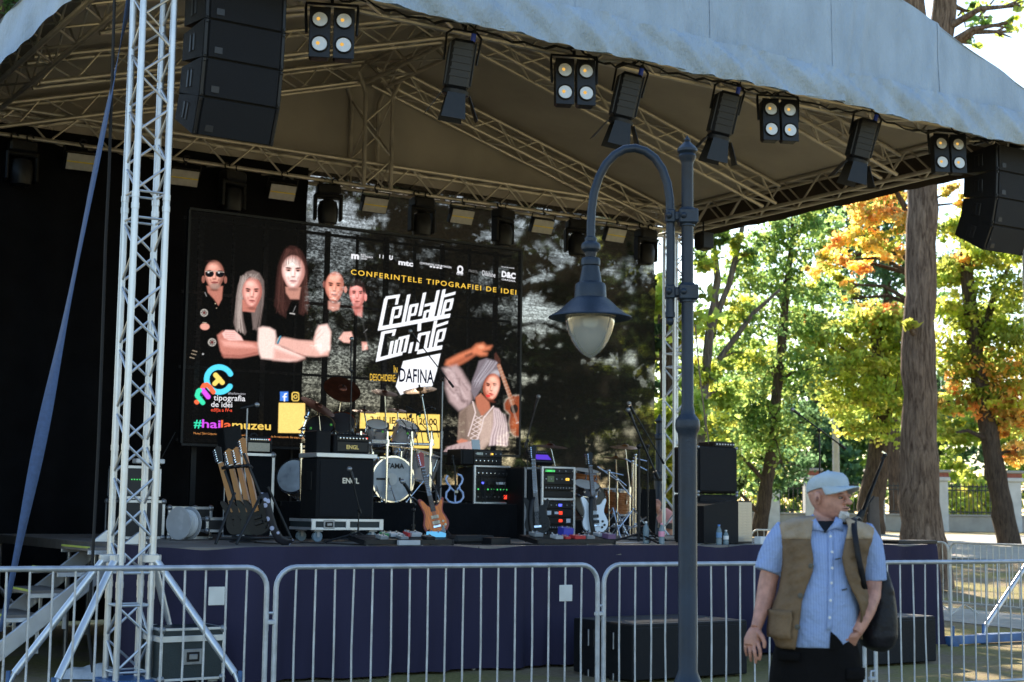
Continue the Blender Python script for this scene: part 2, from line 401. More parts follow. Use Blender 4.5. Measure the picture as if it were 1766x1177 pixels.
def tree(name, label, trunks, blobs, d, n, pal, size=.16, bark=None, seed=1, group='trees of the park', limbs=True, dense=.8):
    """trunks: lists of (px, py, radius m); blobs: (px, py, radius px[, depth offset, palette]) - read off the photograph and set d metres out"""
    rng = np.random.default_rng(seed); bark = bark or BARKD
    base = ond(trunks[0][0][0], trunks[0][0][1], d); base.z = ground_z(base.x, base.y)
    t = thing(name, label, 'tree', base, group)
    q = MB(); pts = []
    for k, tr in enumerate(trunks):
        pp = [ond(x, y, d) for x, y, r in tr]; rr = [x[2] for x in tr]
        if k == 0: pp[0].z = base.z-.1
        # subdivide with slight irregularity
        P2, R2 = [], []
        for i in range(len(pp)-1):
            for j in range(4):
                u = j/4; P2.append(pp[i].lerp(pp[i+1], u)+Vector(rng.normal(size=3)*rr[i]*.05)); R2.append((rr[i]*(1-u)+rr[i+1]*u)*rng.uniform(.95, 1.06))
        P2.append(pp[-1]); R2.append(rr[-1]); q.tube(P2, R2, 14); pts += list(zip(P2, R2))
    bl = []
    for b in blobs:
        px, py, rp, *o = b
        dd = d+(o[0] if o else rng.uniform(-1.5, 1.5)); c = ond(px, py, dd); r = rp*dd/F_PX
        bl.append((c, r, o[1]) if len(o) > 1 else (c, r))
        if limbs:
            low = [p for p in pts if p[0].z < c.z-.1] or pts[:3]
            s = min(low, key=lambda p: (p[0]-c).length+.3*abs(p[0].z-(c.z-(c-p[0]).length*.6)))
            mid = s[0].lerp(c, .5)+Vector((0, 0, .12*(c-s[0]).length)); r0 = min(s[1]*.45, .09)
            q.tube([s[0], mid, c], [r0, r0*.65, r0*.3], 7)
            for _ in range(3):
                e = c+Vector(rng.normal(size=3)*r*.5); q.tube([mid.lerp(c, .6), e], [r0*.4, r0*.12], 5)
    q.build('trunk', bark, t, ang=60)
    leaves('crown', t, bl, int(n*DENS), pal, size*1.12, rng, dense)
    return t
TREES = True; DENS = .95
if TREES:
    tree('big_tree', 'big straight trunk with furrowed bark, nearest and thickest in the park', [[(1604, 1032, .56), (1598, 985, .50), (1590, 900, .41), (1585, 760, .35), (1585, 600, .33), (1587, 420, .31), (1592, 300, .30), (1606, 160, .28), (1628, 20, .25), (1640, -160, .2)], [(1594, 240, .25), (1582, 60, .23), (1560, -160, .18)]],
         [(1705, 30, 40), (1745, 55, 26), (1668, 75, 20), (1760, 10, 30), (1668, 20, 24), (1740, 40, 14), (1640, -300, 240, 2), (1500, -360, 240, -2), (1800, -260, 230, 3), (1660, -560, 260, 0), (1400, -520, 220, 4), (1565, 562, 9, -.6, [(.18, .19, .03)]), (1573, 558, 8, -.5, [(.18, .19, .03)])], 30, 12000, YGREEN+GREEN, .15, BARK, 3)
    tree('leaning_tree', 'dark leaning trunk under yellow green and rusty leaves near the right edge', [[(1742, 962, .40), (1728, 870, .34), (1708, 760, .30), (1692, 680, .27), (1680, 600, .25), (1670, 500, .22), (1664, 410, .17)], [(1682, 620, .16), (1712, 520, .12), (1740, 460, .06)]],
         [(1640, 470, 42), (1700, 440, 40), (1735, 500, 44), (1650, 540, 40), (1700, 560, 46), (1755, 580, 46), (1640, 610, 38), (1690, 640, 46, 0, MIXO), (1745, 660, 50, 0, ORANGE+YGREEN), (1650, 690, 36, 0, MIXO), (1760, 720, 36, 0, ORANGE+MIXO), (1640, 400, 30), (1690, 380, 30), (1760, 430, 34), (1715, 700, 36, 0, MIXO), (1756, 780, 24, 0, ORANGE), (1725, 745, 18, 0, ORANGE), (1630, 750, 18), (1670, 450, 24, 0, ORANGE+MIXO)], 48, 17000, YGREEN+[(.15, .17, .04)], .15, BARKD, 5)
    tree('slender_tree', 'slender crooked trunk with layered light green crown right of the lamp post', [[(1306, 905, .30), (1320, 850, .24), (1330, 780, .2), (1337, 700, .19), (1346, 620, .17), (1352, 540, .15), (1360, 470, .12), (1366, 410, .08), (1368, 340, .04)]],
         [(1366, 380, 40), (1330, 420, 44), (1400, 430, 40), (1285, 480, 44), (1350, 490, 50), (1410, 500, 44), (1300, 560, 52), (1370, 570, 52), (1255, 610, 50), (1320, 640, 56), (1390, 640, 44), (1260, 700, 54), (1330, 730, 58), (1290, 790, 52), (1235, 770, 46), (1365, 800, 44, 2, DGREEN), (1240, 840, 40), (1320, 830, 36, 2, DGREEN), (1380, 730, 36, 2, DGREEN), (1420, 380, 34)], 52, 19000, GREEN+[(.17, .20, .05)], .15, BARKD, 7)
    tree('maple_tree', 'thick shaded trunk with bright yellow green crown left of the big trunk', [[(1500, 918, .52), (1504, 860, .46), (1515, 790, .42), (1522, 730, .38), (1520, 660, .3), (1510, 580, .2)], [(1520, 690, .2), (1470, 600, .1)]],
         [(1405, 560, 34), (1440, 600, 42), (1490, 570, 44), (1540, 560, 44), (1470, 640, 46), (1530, 630, 48), (1420, 650, 34), (1490, 690, 44), (1545, 690, 40), (1450, 700, 34), (1400, 590, 26), (1470, 735, 28), (1520, 745, 30), (1550, 600, 40), (1385, 545, 20, 0, MIXO), (1500, 545, 24, 0, MIXO), (1540, 545, 26, 0, MIXO), (1520, 760, 18)], 55, 17000, YGREEN, .15, BARKD, 9)
    tree('autumn_tree', 'autumn tree with orange leaves high above the yellow maple', [[(1600, 1000, .2), (1600, 700, .18), (1592, 480, .16), (1575, 380, .12), (1545, 330, .06)], [(1590, 460, .08), (1520, 420, .05), (1440, 460, .03)]],
         [(1540, 345, 34), (1500, 370, 34), (1560, 385, 30), (1470, 410, 32), (1520, 420, 28), (1440, 450, 28), (1490, 455, 24), (1410, 470, 20), (1455, 490, 20), (1470, 515, 12), (1540, 440, 22), (1480, 350, 26), (1520, 310, 40), (1640, 330, 20), (1660, 350, 18)], 40, 5200, ORANGE+ORANGE+YGREEN, .13, BARKD, 11)
    tree('dark_tree', 'dark blue green tree behind the autumn leaves', [[(1545, 915, .3), (1540, 700, .26), (1530, 500, .2), (1510, 380, .1)]],
         [(1500, 430, 60), (1545, 470, 60), (1450, 400, 52), (1520, 540, 56), (1450, 500, 50), (1560, 390, 50), (1480, 340, 56), (1640, 460, 34), (1400, 360, 50), (1540, 340, 50), (1625, 520, 26)], 66, 9000, DGREEN, .2, BARKD, 13)
    tree('forked_tree', 'pale forked trunk with sparse leaves seen just right of the lamp post', [[(1196, 905, .2), (1204, 780, .18), (1215, 660, .15), (1226, 560, .13), (1238, 480, .11), (1228, 410, .09), (1222, 340, .07)], [(1222, 580, .10), (1258, 490, .09), (1272, 430, .08), (1285, 370, .06)], [(1240, 620, .09), (1300, 540, .07), (1345, 500, .04)]],
         [(1215, 450, 26), (1250, 410, 26), (1225, 560, 32), (1275, 540, 30), (1210, 640, 34), (1245, 680, 36), (1215, 740, 36), (1290, 440, 24), (1290, 610, 30), (1205, 820, 36)], 44, 6500, GREEN+YGREEN, .14, BARKL, 15)
    # trees that stand behind the stage, seen through the mesh and in the gap beside the tower
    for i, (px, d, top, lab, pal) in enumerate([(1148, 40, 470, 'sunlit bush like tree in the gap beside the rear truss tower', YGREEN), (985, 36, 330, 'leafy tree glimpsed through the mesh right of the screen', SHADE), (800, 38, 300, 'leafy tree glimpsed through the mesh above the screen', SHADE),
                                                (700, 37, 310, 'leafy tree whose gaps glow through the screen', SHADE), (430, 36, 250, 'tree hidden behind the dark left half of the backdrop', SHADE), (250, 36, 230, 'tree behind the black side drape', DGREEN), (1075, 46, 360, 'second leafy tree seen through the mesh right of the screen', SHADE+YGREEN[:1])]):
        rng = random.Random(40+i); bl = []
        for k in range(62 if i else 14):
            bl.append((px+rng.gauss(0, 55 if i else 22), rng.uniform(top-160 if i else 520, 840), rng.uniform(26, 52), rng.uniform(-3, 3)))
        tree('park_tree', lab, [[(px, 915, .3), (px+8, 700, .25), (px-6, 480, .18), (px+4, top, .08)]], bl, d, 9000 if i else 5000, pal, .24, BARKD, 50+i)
    tree('edge_tree', 'dark green tree beyond the left eave of the roof', [[(-40, 905, .3), (-30, 500, .26), (-10, 100, .2), (0, -60, .1)]],
         [(10, 30, 50), (-30, 90, 60), (40, -20, 50), (60, 10, 36), (-60, 30, 70), (0, 120, 50)], 30, 7000, DGREEN+GREEN, .13, BARKD, 21)
    # rows beyond the fence
    bg_lab = ['background tree beyond the fence, leftmost, beside the rear tower', 'background tree beyond the fence behind the bass cabinets', 'background tree beyond the fence behind the slender tree', 'background tree beyond the fence behind the concrete pole',
              'background tree beyond the fence behind the thick shaded trunk', 'background tree beyond the fence right of the big trunk', 'background tree beyond the fence behind the leaning trunk', 'background tree beyond the fence at the right edge']
    for i, px in enumerate((1150, 1235, 1320, 1410, 1500, 1620, 1700, 1790)):
        rng = random.Random(70+i); bl = [(px+rng.gauss(0, 36), rng.uniform(720, 885), rng.uniform(24, 46), rng.uniform(-3, 3)) for k in range(16)]
        bl += [(px+rng.gauss(0, 30), rng.uniform(610, 740), rng.uniform(24, 40), rng.uniform(-3, 3)) for k in range(6)]
        tree('background_tree', bg_lab[i], [[(px, 905, .25), (px+4, 800, .2), (px-4, 650, .1)]], bl, 78+(i % 3)*5, 6500, [GREEN, DGREEN, YGREEN, DGREEN][i % 4], .28, BARKD, 80+i, 'trees beyond the fence', limbs=False)
# concrete pole far off
POLEM = mat('pale_concrete', (.46, .45, .42), .9, 0, .15, 4, .2, 20)
p0 = far(1443, 0, 58); q = MB(); q.tube([p0, p0+Vector((0, 0, 5.4))], [.16, .12], 12)
q.tube([p0+Vector((0, 0, 5.4)), p0+Vector((0, 0, 5.48))], [.16, .14], 12)
tag(q.build('concrete_pole', POLEM), 'pale concrete pole standing before the fence between slender and maple trees', 'pole')
# ================================================================ the open air stage
ZS = 1.22                     # stage floor
RW, RD = 12.0, 7.4            # roof frame
ZB, ZT = 6.40, 6.77           # chords of the eave trusses
def perp(A, B, up=(0, 0, 1)):
    t = (Vector(B)-Vector(A)).normalized(); u = Vector(up).cross(t)
    if u.length < 1e-4: u = Vector((1, 0, 0)).cross(t) if abs(t.x) < .9 else Vector((0, 1, 0)).cross(t)
    u.normalize(); return t, u, t.cross(u)
def truss_mesh(A, B, w, h, rc=.025, rl=.011, step=None, mb=None, up=(0, 0, 1)):
    """box truss between A and B: four chords and zigzag lacing"""
    A, B = Vector(A), Vector(B); t, u, v = perp(A, B, up); q = mb or MB()
    cs = [(-w/2, -h/2), (w/2, -h/2), (w/2, h/2), (-w/2, h/2)]; L = (B-A).length
    for a, b in cs: q.tube([A+u*a+v*b, B+u*a+v*b], rc, 8)
    step = step or max(w, h); n = max(2, round(L/step))
    for k in range(4):
        p, r = cs[k], cs[(k+1) % 4]
        for i in range(n):
            a0, a1 = (p, r) if (i+k) % 2 == 0 else (r, p)
            s0, s1 = L*i/n+.02, L*(i+1)/n-.02
            q.tube([A+t*s0+u*a0[0]+v*a0[1], A+t*s1+u*a1[0]+v*a1[1]], rl, 6, cap=False)
    return q
TS = .275
def tower(label, x, y, feet, z1=6.95, base_z=.14, beams=()):
    t = thing('truss_tower', label, 'tower', (x, y, 0), 'truss towers carrying the stage roof')
    h = TS/2
    for sx, sy in ((-1, -1), (1, -1), (1, 1), (-1, 1)):
        q = MB(); q.tube([(x+sx*h, y+sy*h, base_z), (x+sx*h, y+sy*h, .83)], .027, 14)
        q.tube([(x+sx*h, y+sy*h, .80), (x+sx*h, y+sy*h, 1.0)], .031, 14); q.tube([(x+sx*h, y+sy*h, .97), (x+sx*h, y+sy*h, z1)], .03, 14)
        for zz in (.90, 2.05, 4.22, 4.12): q.tube([(x+sx*h, y+sy*h, zz), (x+sx*h, y+sy*h, zz+.05)], .0345, 14)
        q.build('chord', ALU, t)
    cs = [(-h, -h), (h, -h), (h, h), (-h, h)]
    for (za, zb, n) in ((.20, .75, 2), (1.02, 4.05, 11), (4.28, z1-.1, 10)):
        q = MB()
        for k in range(4):
            p, r = cs[k], cs[(k+1) % 4]
            for zz in (za, zb): q.tube([(x+p[0], y+p[1], zz), (x+r[0], y+r[1], zz)], .011, 8)
            for i in range(n):
                a, b = (p, r) if (i+k) % 2 == 0 else (r, p)
                q.tube([(x+a[0], y+a[1], za+(zb-za)*i/n+.015), (x+b[0], y+b[1], za+(zb-za)*(i+1)/n-.015)], .0115, 8, cap=False)
        q.build('lacing', ALU, t)
    q = MB()
    for f in list(feet)+list(beams):
        f = Vector(f); d = Vector((f.x-x, f.y-y, 0)); l = d.length; a = math.atan2(d.y, d.x)
        q.box(Vector((x, y, .07))+d/2*1.06, (l*1.06, .10, .10), (0, 0, a), .006)
        q.cyl((f.x, f.y, 0), (f.x, f.y, .05), .07); q.cyl((f.x, f.y, .04), (f.x, f.y, .24), .018)
    q.box((x, y, .125), (.42, .42, .03), None, .004); q.build('base_beam', BLUEST, t)
    for f in feet:
        f = Vector(f); d = Vector((f.x-x, f.y-y, 0)).normalized(); top = Vector((x, y, 1.12))+d*.24
        q = MB(); q.tube([top, Vector((f.x, f.y, .22))-d*.05], .032, 12); q.tube([Vector((f.x, f.y, .23))-d*.055, Vector((f.x, f.y, .12))], .02, 10)
        q.box(Vector((x, y, 1.14))+d*.19, (.16, .05, .07), (0, 0, math.atan2(d.y, d.x)), .005); q.build('brace', ALU, t)
    q = MB()                                   # the sleeve block that rides on the tower
    for zz in (ZB-.04, ZT+.06):
        for a, b in ((-1, -1), (1, -1), (1, 1), (-1, 1)):
            c, d2 = (-b, a), None
            q.tube([(x+a*.24, y+b*.24, zz), (x-b*.24, y+a*.24, zz)], .025, 8)
    for a, b in ((-1, -1), (1, -1), (1, 1), (-1, 1)): q.tube([(x+a*.24, y+b*.24, ZB-.12), (x+a*.24, y+b*.24, ZT+.12)], .028, 8)
    q.build('sleeve_block', ALU, t)
    return t
tower('bright front truss tower at the left, braced on a blue base beside the stairs', 0, 0, [onz(414, 1166, .2), onz(92, 1178, .2), onz(314, 1148, .2), onz(14, 1166, .2)])
tower('front truss tower at the right edge with a slanting brace on a blue beam', RW+.12, 0, [(10.95, .1, .2), (13.4, 0, .2)], beams=[(10.3, .02, .2)])
tower('rear truss tower seen beside the lamp post', RW, RD, [(10.9, RD, .2), (13.1, RD, .2)])
tower('rear truss tower at the far left behind the black side drape', 0, RD, [(1.1, RD, .2), (-1.1, RD, .2)])
# ---- roof
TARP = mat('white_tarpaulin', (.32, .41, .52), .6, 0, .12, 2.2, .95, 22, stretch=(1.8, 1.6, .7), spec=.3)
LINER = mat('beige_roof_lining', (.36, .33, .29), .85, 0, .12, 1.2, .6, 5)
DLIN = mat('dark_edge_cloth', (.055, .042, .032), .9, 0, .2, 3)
roof = thing('stage_roof', 'pitched stage roof of truss rafters under pale blue white tarpaulin', 'stage roof', (RW/2, RD/2, ZB))
g = TS/2+.12
WT = .32
for nm, A, B in (('eave_truss', (g, 0), (RW-g, 0)), ('eave_truss', (g, RD), (RW-g, RD)), ('eave_truss', (0, g), (0, RD-g)), ('eave_truss', (RW, g), (RW, RD-g))):
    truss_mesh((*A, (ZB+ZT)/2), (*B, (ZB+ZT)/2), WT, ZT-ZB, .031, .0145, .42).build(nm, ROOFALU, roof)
APEX, SLOPE = 8.66, .32
def rz(x): return max(APEX-SLOPE*abs(x-6), 6.84)
def sag(x, y): return .012*math.sin(y*2.6)*math.sin((x-6)*.52)**2
for y in (0, 2.25, 4.75, RD-.05):
    for sx in (-1, 1):
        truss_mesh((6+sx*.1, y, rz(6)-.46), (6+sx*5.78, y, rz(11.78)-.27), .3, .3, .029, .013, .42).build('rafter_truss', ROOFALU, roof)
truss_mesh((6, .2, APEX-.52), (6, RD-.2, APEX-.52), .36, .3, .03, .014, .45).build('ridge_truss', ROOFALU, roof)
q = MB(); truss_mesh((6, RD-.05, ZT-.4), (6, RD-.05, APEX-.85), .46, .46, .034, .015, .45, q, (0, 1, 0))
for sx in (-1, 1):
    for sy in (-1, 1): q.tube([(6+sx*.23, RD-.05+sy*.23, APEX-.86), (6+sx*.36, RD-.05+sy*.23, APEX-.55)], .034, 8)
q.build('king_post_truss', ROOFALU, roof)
NX, NY = 40, 30
def slope_sheet(sg, dz, y0, y1, x1):
    rows = []
    for j in range(NY+1):
        y = y0+(y1-y0)*j/NY
        rows.append([(6+sg*(x1*i/NX), y, rz(6+x1*i/NX)+dz+sag(6+sg*x1*i/NX, y)) for i in range(NX+1)])
    return rows
q = MB(); q.grid(slope_sheet(1, .02, -.5, RD+.35, 6.38)); q.grid(slope_sheet(-1, .02, -.5, RD+.35, 6.38)); q.build('canopy', TARP, roof, ang=60)
q = MB(); q.grid(slope_sheet(1, -.03, -.44, RD+.3, 6.34)); q.grid(slope_sheet(-1, -.03, -.44, RD+.3, 6.34)); q.build('canopy_lining', LINER, roof, ang=60)
q = MB(); rows = []                                   # rear gable wall of cloth
for j in range(13):
    r = []
    for i in range(81):
        x = -.3+12.6*i/80; top = rz(x)-.02; z = 6.55+(top-6.55)*j/12
        r.append((x, RD+.24+.025*math.sin(x*5.3)+.015*math.sin(x*11), z))
    rows.append(r)
q.grid(rows); q.build('gable_cloth', LINER, roof, ang=60)
rng = random.Random(5)
def front_pt(x, u):     # u 0 at the hem, 1 at the rake
    hem = 6.25+.014*math.sin(x*.9+1)+.010*math.sin(x*4.1)
    top = rz(x)+.03
    z = hem+(top-hem)*u
    fold = .045*math.sin(x*3.1+.8*math.sin(x*1.3))*(1-u)**.5+.022*math.sin(x*9+u*3)*(1-u)+.008*math.sin(x*1.1+2)
    crease = .03*math.exp(-((x-7.9-.35*u)/.05)**2)+.028*math.exp(-((x-8.08-.4*u)/.06)**2)-.03*math.exp(-((x-5.75+.10*u)/.07)**2)-.028*math.exp(-((x-6.2+.22*u)/.08)**2)+.03*math.exp(-((x-6.55+.3*u)/.06)**2)+.02*math.exp(-((x-9.3-.3*u)/.06)**2)+.016*math.sin(x*17+2*math.sin(x*2.3))*(1-u)**2*.5+.012*math.sin(x*6.1+1.3*math.sin(2.2*x))
    return (x, -.5-.05*(1-u)+fold*.55-crease*1.3, z)
q = MB(); q.grid([[front_pt(-.38+12.76*i/260, j/16) for i in range(261)] for j in range(17)]); q.build('front_gable_cloth', TARP, roof, ang=70)
for x_ in (.6, 2.4, 4.2, 6.0, 7.8, 9.6, 11.4):               # welded seams of the cloth
    q = MB(); q.grid([[(lambda p: (p[0], p[1]-.006, p[2]))(front_pt(x_+dx+.01*j/16, j/16)) for dx in (-.022, .022)] for j in range(17)]); q.build('weld_seam', TARP, roof, ang=70)
q = MB(); rows = []                                    # hem band hanging along the front
for j in range(9):
    r = []
    for i in range(301):
        x = -.4+12.8*i/300; hem = 6.235+.014*math.sin(x*.9+1)+.010*math.sin(x*4.1)+.007*math.sin(x*13)
        z = hem+(6.64+.014*math.sin(x*6)-hem)*j/8
        b = math.sin(math.pi*j/8)
        r.append((x, -.585-.03*b+.030*math.sin(x*3.7+j*.35)*b+.020*math.sin(x*10.5+j*.8+math.sin(x*3))+.013*math.sin(x*23+j*1.7)+.008*math.sin(x*41-j*2.3), z))
    rows.append(r)
q.grid(rows); q.build('front_valance', TARP, roof, ang=70)
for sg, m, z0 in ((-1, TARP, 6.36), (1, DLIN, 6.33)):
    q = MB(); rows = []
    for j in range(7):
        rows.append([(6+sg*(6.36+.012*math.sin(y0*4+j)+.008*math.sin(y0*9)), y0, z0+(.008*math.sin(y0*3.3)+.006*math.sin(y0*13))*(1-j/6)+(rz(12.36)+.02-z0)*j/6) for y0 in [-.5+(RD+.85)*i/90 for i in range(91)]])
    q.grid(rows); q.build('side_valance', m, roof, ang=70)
# ---- stage platform
YF, YB = .25, 6.0
X0, X1 = ony(272, 938, YF).x+.03, ony(1605, 946, YF).x
st = thing('stage_platform', 'raised stage platform of plywood decks on steel legs', 'stage', ((X0+X1)/2, 2.8, 0))
q = MB()
nx = 9; ny = 6
for i in range(nx):
    for j in range(ny):
        a, b = X0+(X1-X0)*i/nx, X0+(X1-X0)*(i+1)/nx; c, d = YF+(YB-YF)*j/ny, YF+(YB-YF)*(j+1)/ny
        q.box(((a+b)/2, (c+d)/2, ZS-.05), (b-a-.008, d-c-.008, .10), None, .004)
q.build('deck', PLY, st)
for i in range(nx+1):
    for j in (0, 3, 6):
        q = MB(); q.cyl((X0+.06+(X1-X0-.12)*i/nx, YF+.1+(YB-YF-.2)*j/6, 0), (X0+.06+(X1-X0-.12)*i/nx, YF+.1+(YB-YF-.2)*j/6, ZS-.1), .024, 10); q.build('leg', STEEL, st)
q = MB(); rows = []
path = [(X0-.04, YF+1.2), (X0-.04, YF-.04)]+[(X0-.04+(X1-X0+.08)*i/150, YF-.04) for i in range(1, 151)]+[(X1+.04, YF-.04+(YB-YF)*i/40) for i in range(1, 41)]
for j in range(13):
    u = j/12; r = []; acc = 0
    for i, (x, y) in enumerate(path):
        f = (.03+.12*u**.8)*(math.sin(i*.47+.7*math.sin(i*.13))*.5+.35*math.sin(i*.21+u*1.4)+.3*math.sin(i*1.13+1.2*math.sin(i*.3)+u))
        sw = .05*math.sin(x*.9+y)*u
        r.append((x+(f if y > YF else 0), y-(f+.4*sw if y <= YF else 0)-.02*u, ZS+.006-(ZS-.02)*u-.03*(1-u)*max(0, math.sin(x*2.1))**6))
    rows.append(r)
q.grid(rows); tag(q.build('stage_skirt', SKIRT, None, ang=70), 'dark navy cloth skirt hanging from the front edge of the stage', 'stage skirt')
# ---- stairs at the left
stairs = thing('stage_stairs', 'aluminium stairs with ply treads climbing to the stage at the left', 'stairs', (-1, 1.5, 0))
YS0 = 1.5
tr = []
for k, (px, py) in enumerate(((36, 1060), (84, 1018), (132, 982), (184, 944))):
    c = ony(px, py, YS0); tr.append(c)
    q = MB(); q.box((c.x, YS0+.42, c.z-.02), (.36, .84, .035), None, .004); q.build('tread', PLY, stairs)
    q = MB(); q.box((c.x-.17, YS0+.42, c.z-.004), (.025, .84, .02), None, .003); q.build('tread_edge', mat('yellow_edge', (.45, .5, .10), .6), stairs)
    for dy in (.0, .84): q = MB(); q.box((c.x, YS0+dy, c.z-.05), (.36, .03, .04), None, .003); q.box((c.x+.16, YS0+.02+dy*.95, c.z-.2), (.03, .03, .32), None, .003); q.build('tread_bracket', ALU, stairs)
d = (tr[3]-tr[0]).normalized()
for y in (YS0-.06, YS0+.9):
    a = Vector((tr[0].x, y, tr[0].z))-d*.55-Vector((0, 0, .17)); b = Vector((tr[3].x, y, tr[3].z))+d*.42-Vector((0, 0, .17))
    q = MB(); q.box((a+b)/2, ((b-a).length, .045, .15), (0, -math.atan2((b-a).z, (b-a).x), 0), .006); q.build('stringer', ALU, stairs)
# ---- backdrop cloths
def mesh_cloth(name, open_, col, streak=(1.3, 1, 30)):
    m, t, out = nodes(name)
    d = N(t, 'ShaderNodeBsdfDiffuse'); d.inputs[0].default_value = (*col, 1)
    tl = N(t, 'ShaderNodeBsdfTranslucent'); tl.inputs[0].default_value = (*[c*1.6 for c in col], 1)
    m0 = N(t, 'ShaderNodeMixShader'); m0.inputs[0].default_value = .08; t.links.new(d.outputs[0], m0.inputs[1]); t.links.new(tl.outputs[0], m0.inputs[2])
    t0 = N(t, 'ShaderNodeBsdfTransparent'); rf = N(t, 'ShaderNodeBsdfRefraction'); rf.inputs['IOR'].default_value = 1.035; rf.inputs['Roughness'].default_value = .27
    tp = N(t, 'ShaderNodeMixShader'); tp.inputs[0].default_value = .72; t.links.new(t0.outputs[0], tp.inputs[1]); t.links.new(rf.outputs[0], tp.inputs[2]); mx = N(t, 'ShaderNodeMixShader')
    tc = N(t, 'ShaderNodeTexCoord')
    def nz(scale, st, det=4):
        mp = N(t, 'ShaderNodeMapping'); mp.inputs['Scale'].default_value = st; t.links.new(tc.outputs['Object'], mp.inputs[0])
        n = N(t, 'ShaderNodeTexNoise'); n.inputs['Scale'].default_value = scale; n.inputs['Detail'].default_value = det; t.links.new(mp.outputs[0], n.inputs['Vector']); return n.outputs['Fac']
    a = N(t, 'ShaderNodeMapRange'); a.inputs['From Min'].default_value = .35; a.inputs['From Max'].default_value = .68; a.inputs['To Min'].default_value = .5; a.inputs['To Max'].default_value = 1.3
    t.links.new(nz(1, streak, 5), a.inputs['Value'])
    b = N(t, 'ShaderNodeMapRange'); b.inputs['From Min'].default_value = .4; b.inputs['From Max'].default_value = .62; b.inputs['To Min'].default_value = .55; b.inputs['To Max'].default_value = 1.45
    t.links.new(nz(1, (38, 1, 55), 3), b.inputs['Value'])
    mu = N(t, 'ShaderNodeMath', operation='MULTIPLY'); t.links.new(a.outputs[0], mu.inputs[0]); t.links.new(b.outputs[0], mu.inputs[1])
    m2 = N(t, 'ShaderNodeMath', operation='MULTIPLY'); m2.use_clamp = True; m2.inputs[1].default_value = open_; t.links.new(mu.outputs[0], m2.inputs[0])
    t.links.new(m2.outputs[0], mx.inputs[0]); t.links.new(m0.outputs[0], mx.inputs[1]); t.links.new(tp.outputs[0], mx.inputs[2]); t.links.new(mx.outputs[0], out.inputs[0])
    return m
def hang(name, xa, xb, y, z0, z1, m, label, cat, amp=.03, n=120):
    q = MB(); rows = []
    for j in range(25):
        z = z0+(z1-z0)*j/24
        rows.append([(xa+(xb-xa)*i/n+.012*math.sin(z*5), y+amp*math.sin(i*.55+.4*math.sin(i*.11))*(1.1-j/24)+.01*math.sin(z*7+i*.2), z) for i in range(n+1)])
    q.grid(rows); return tag(q.build(name, m, None, ang=80), label, cat)
MESHC = mesh_cloth('black_scrim', .15, (.022, .020, .017))
bx1 = ony(1129, 650, 7.55).x
hang('backdrop_scrim', -1.6, bx1, 7.55, .75, 6.6, MESHC, 'black mesh scrim hung behind the stage with daylight glinting through it', 'backdrop', .02)
dx = ony(524, 560, 7.42).x
hang('black_drape', -1.9, dx, 7.42, .05, 6.6, DCLOTH, 'opaque black drape darkening the left half of the stage back', 'drape', .05)
hang('added_low_sheet', dx-.1, bx1-.05, 7.46, .05, 1.95, DCLOTH, 'added low black sheet standing in for shade at the foot of the scrim', 'drape', .03)  # added sheet that darkens the scrim foot, where only shade lies behind
# side drape from the rear left tower to the stairs
q = MB(); rows = []
for j in range(20):
    z = .04+(6.3-.04)*j/19
    rows.append([(-.9+.05*math.sin(i*.8)*(1.1-j/19)-.12*(1-i/60), 2.3+5.1*i/60, z) for i in range(61)])
q.grid(rows); tag(q.build('side_drape', DCLOTH, None, ang=80), 'black drape closing the left side of the stage above the stairs', 'drape')
# ================================================================ the LED screen and what it shows
YL = 5.46
_c = [ony(330, 371, YL), ony(897, 426, YL), ony(896, 781, YL), ony(316, 768, YL)]
LX0, LX1 = (_c[0].x+_c[3].x)/2, (_c[1].x+_c[2].x)/2
LZ0, LZ1 = (_c[2].z+_c[3].z)/2, (_c[0].z+_c[1].z)/2
def spx(px, py):                       # picture position -> metres on the screen (u right, w up)
    # homography of the photographed screen corners
    p = _H @ np.array([px, py, 1.]); return p[0]/p[2], p[1]/p[2]
def _hom(src, dst):
    A = []
    for (x, y), (u, v) in zip(src, dst):
        A.append([x, y, 1, 0, 0, 0, -u*x, -u*y, -u]); A.append([0, 0, 0, x, y, 1, -v*x, -v*y, -v])
    return np.linalg.svd(np.array(A))[2][-1].reshape(3, 3)
_src = [(330, 371), (897, 426), (896, 781), (316, 768)]; _dst = [(LX0, LZ1), (LX1, LZ1), (LX1, LZ0), (LX0, LZ0)]
_H = _hom(_src, _dst); _HI = np.linalg.inv(_H)
NU, NV = 620, 420
us = np.linspace(LX0, LX1, NU); vs_ = np.linspace(LZ0, LZ1, NV)
UU, VV = np.meshgrid(us, vs_)
_p = np.tensordot(_HI, np.stack([UU, VV, np.ones_like(UU)]), 1); PX, PY = _p[0]/_p[2], _p[1]/_p[2]
IMG = np.zeros((NV, NU, 3)); IMG[:] = (.0025, .0024, .0022)
prng = np.random.default_rng(8)
def ss(x): x = np.clip(x, 0, 1); return x*x*(3-2*x)
def region(x0, y0, x1, y1):
    return (PX >= x0) & (PX <= x1) & (PY >= y0) & (PY <= y1)
def put(m, a, col):
    a = a[:, None]; IMG[m] = IMG[m]*(1-a)+np.array(col)*a
def ell(cx, cy, rx, ry, col, ang=0, soft=.25, al=1.):
    r = max(rx, ry)*1.2; m = region(cx-r, cy-r, cx+r, cy+r); x, y = PX[m]-cx, PY[m]-cy
    c, s = math.cos(R_(ang)), math.sin(R_(ang)); d = np.hypot((x*c+y*s)/rx, (-x*s+y*c)/ry); put(m, al*ss((1.08-d)/max(soft, .02)), col)
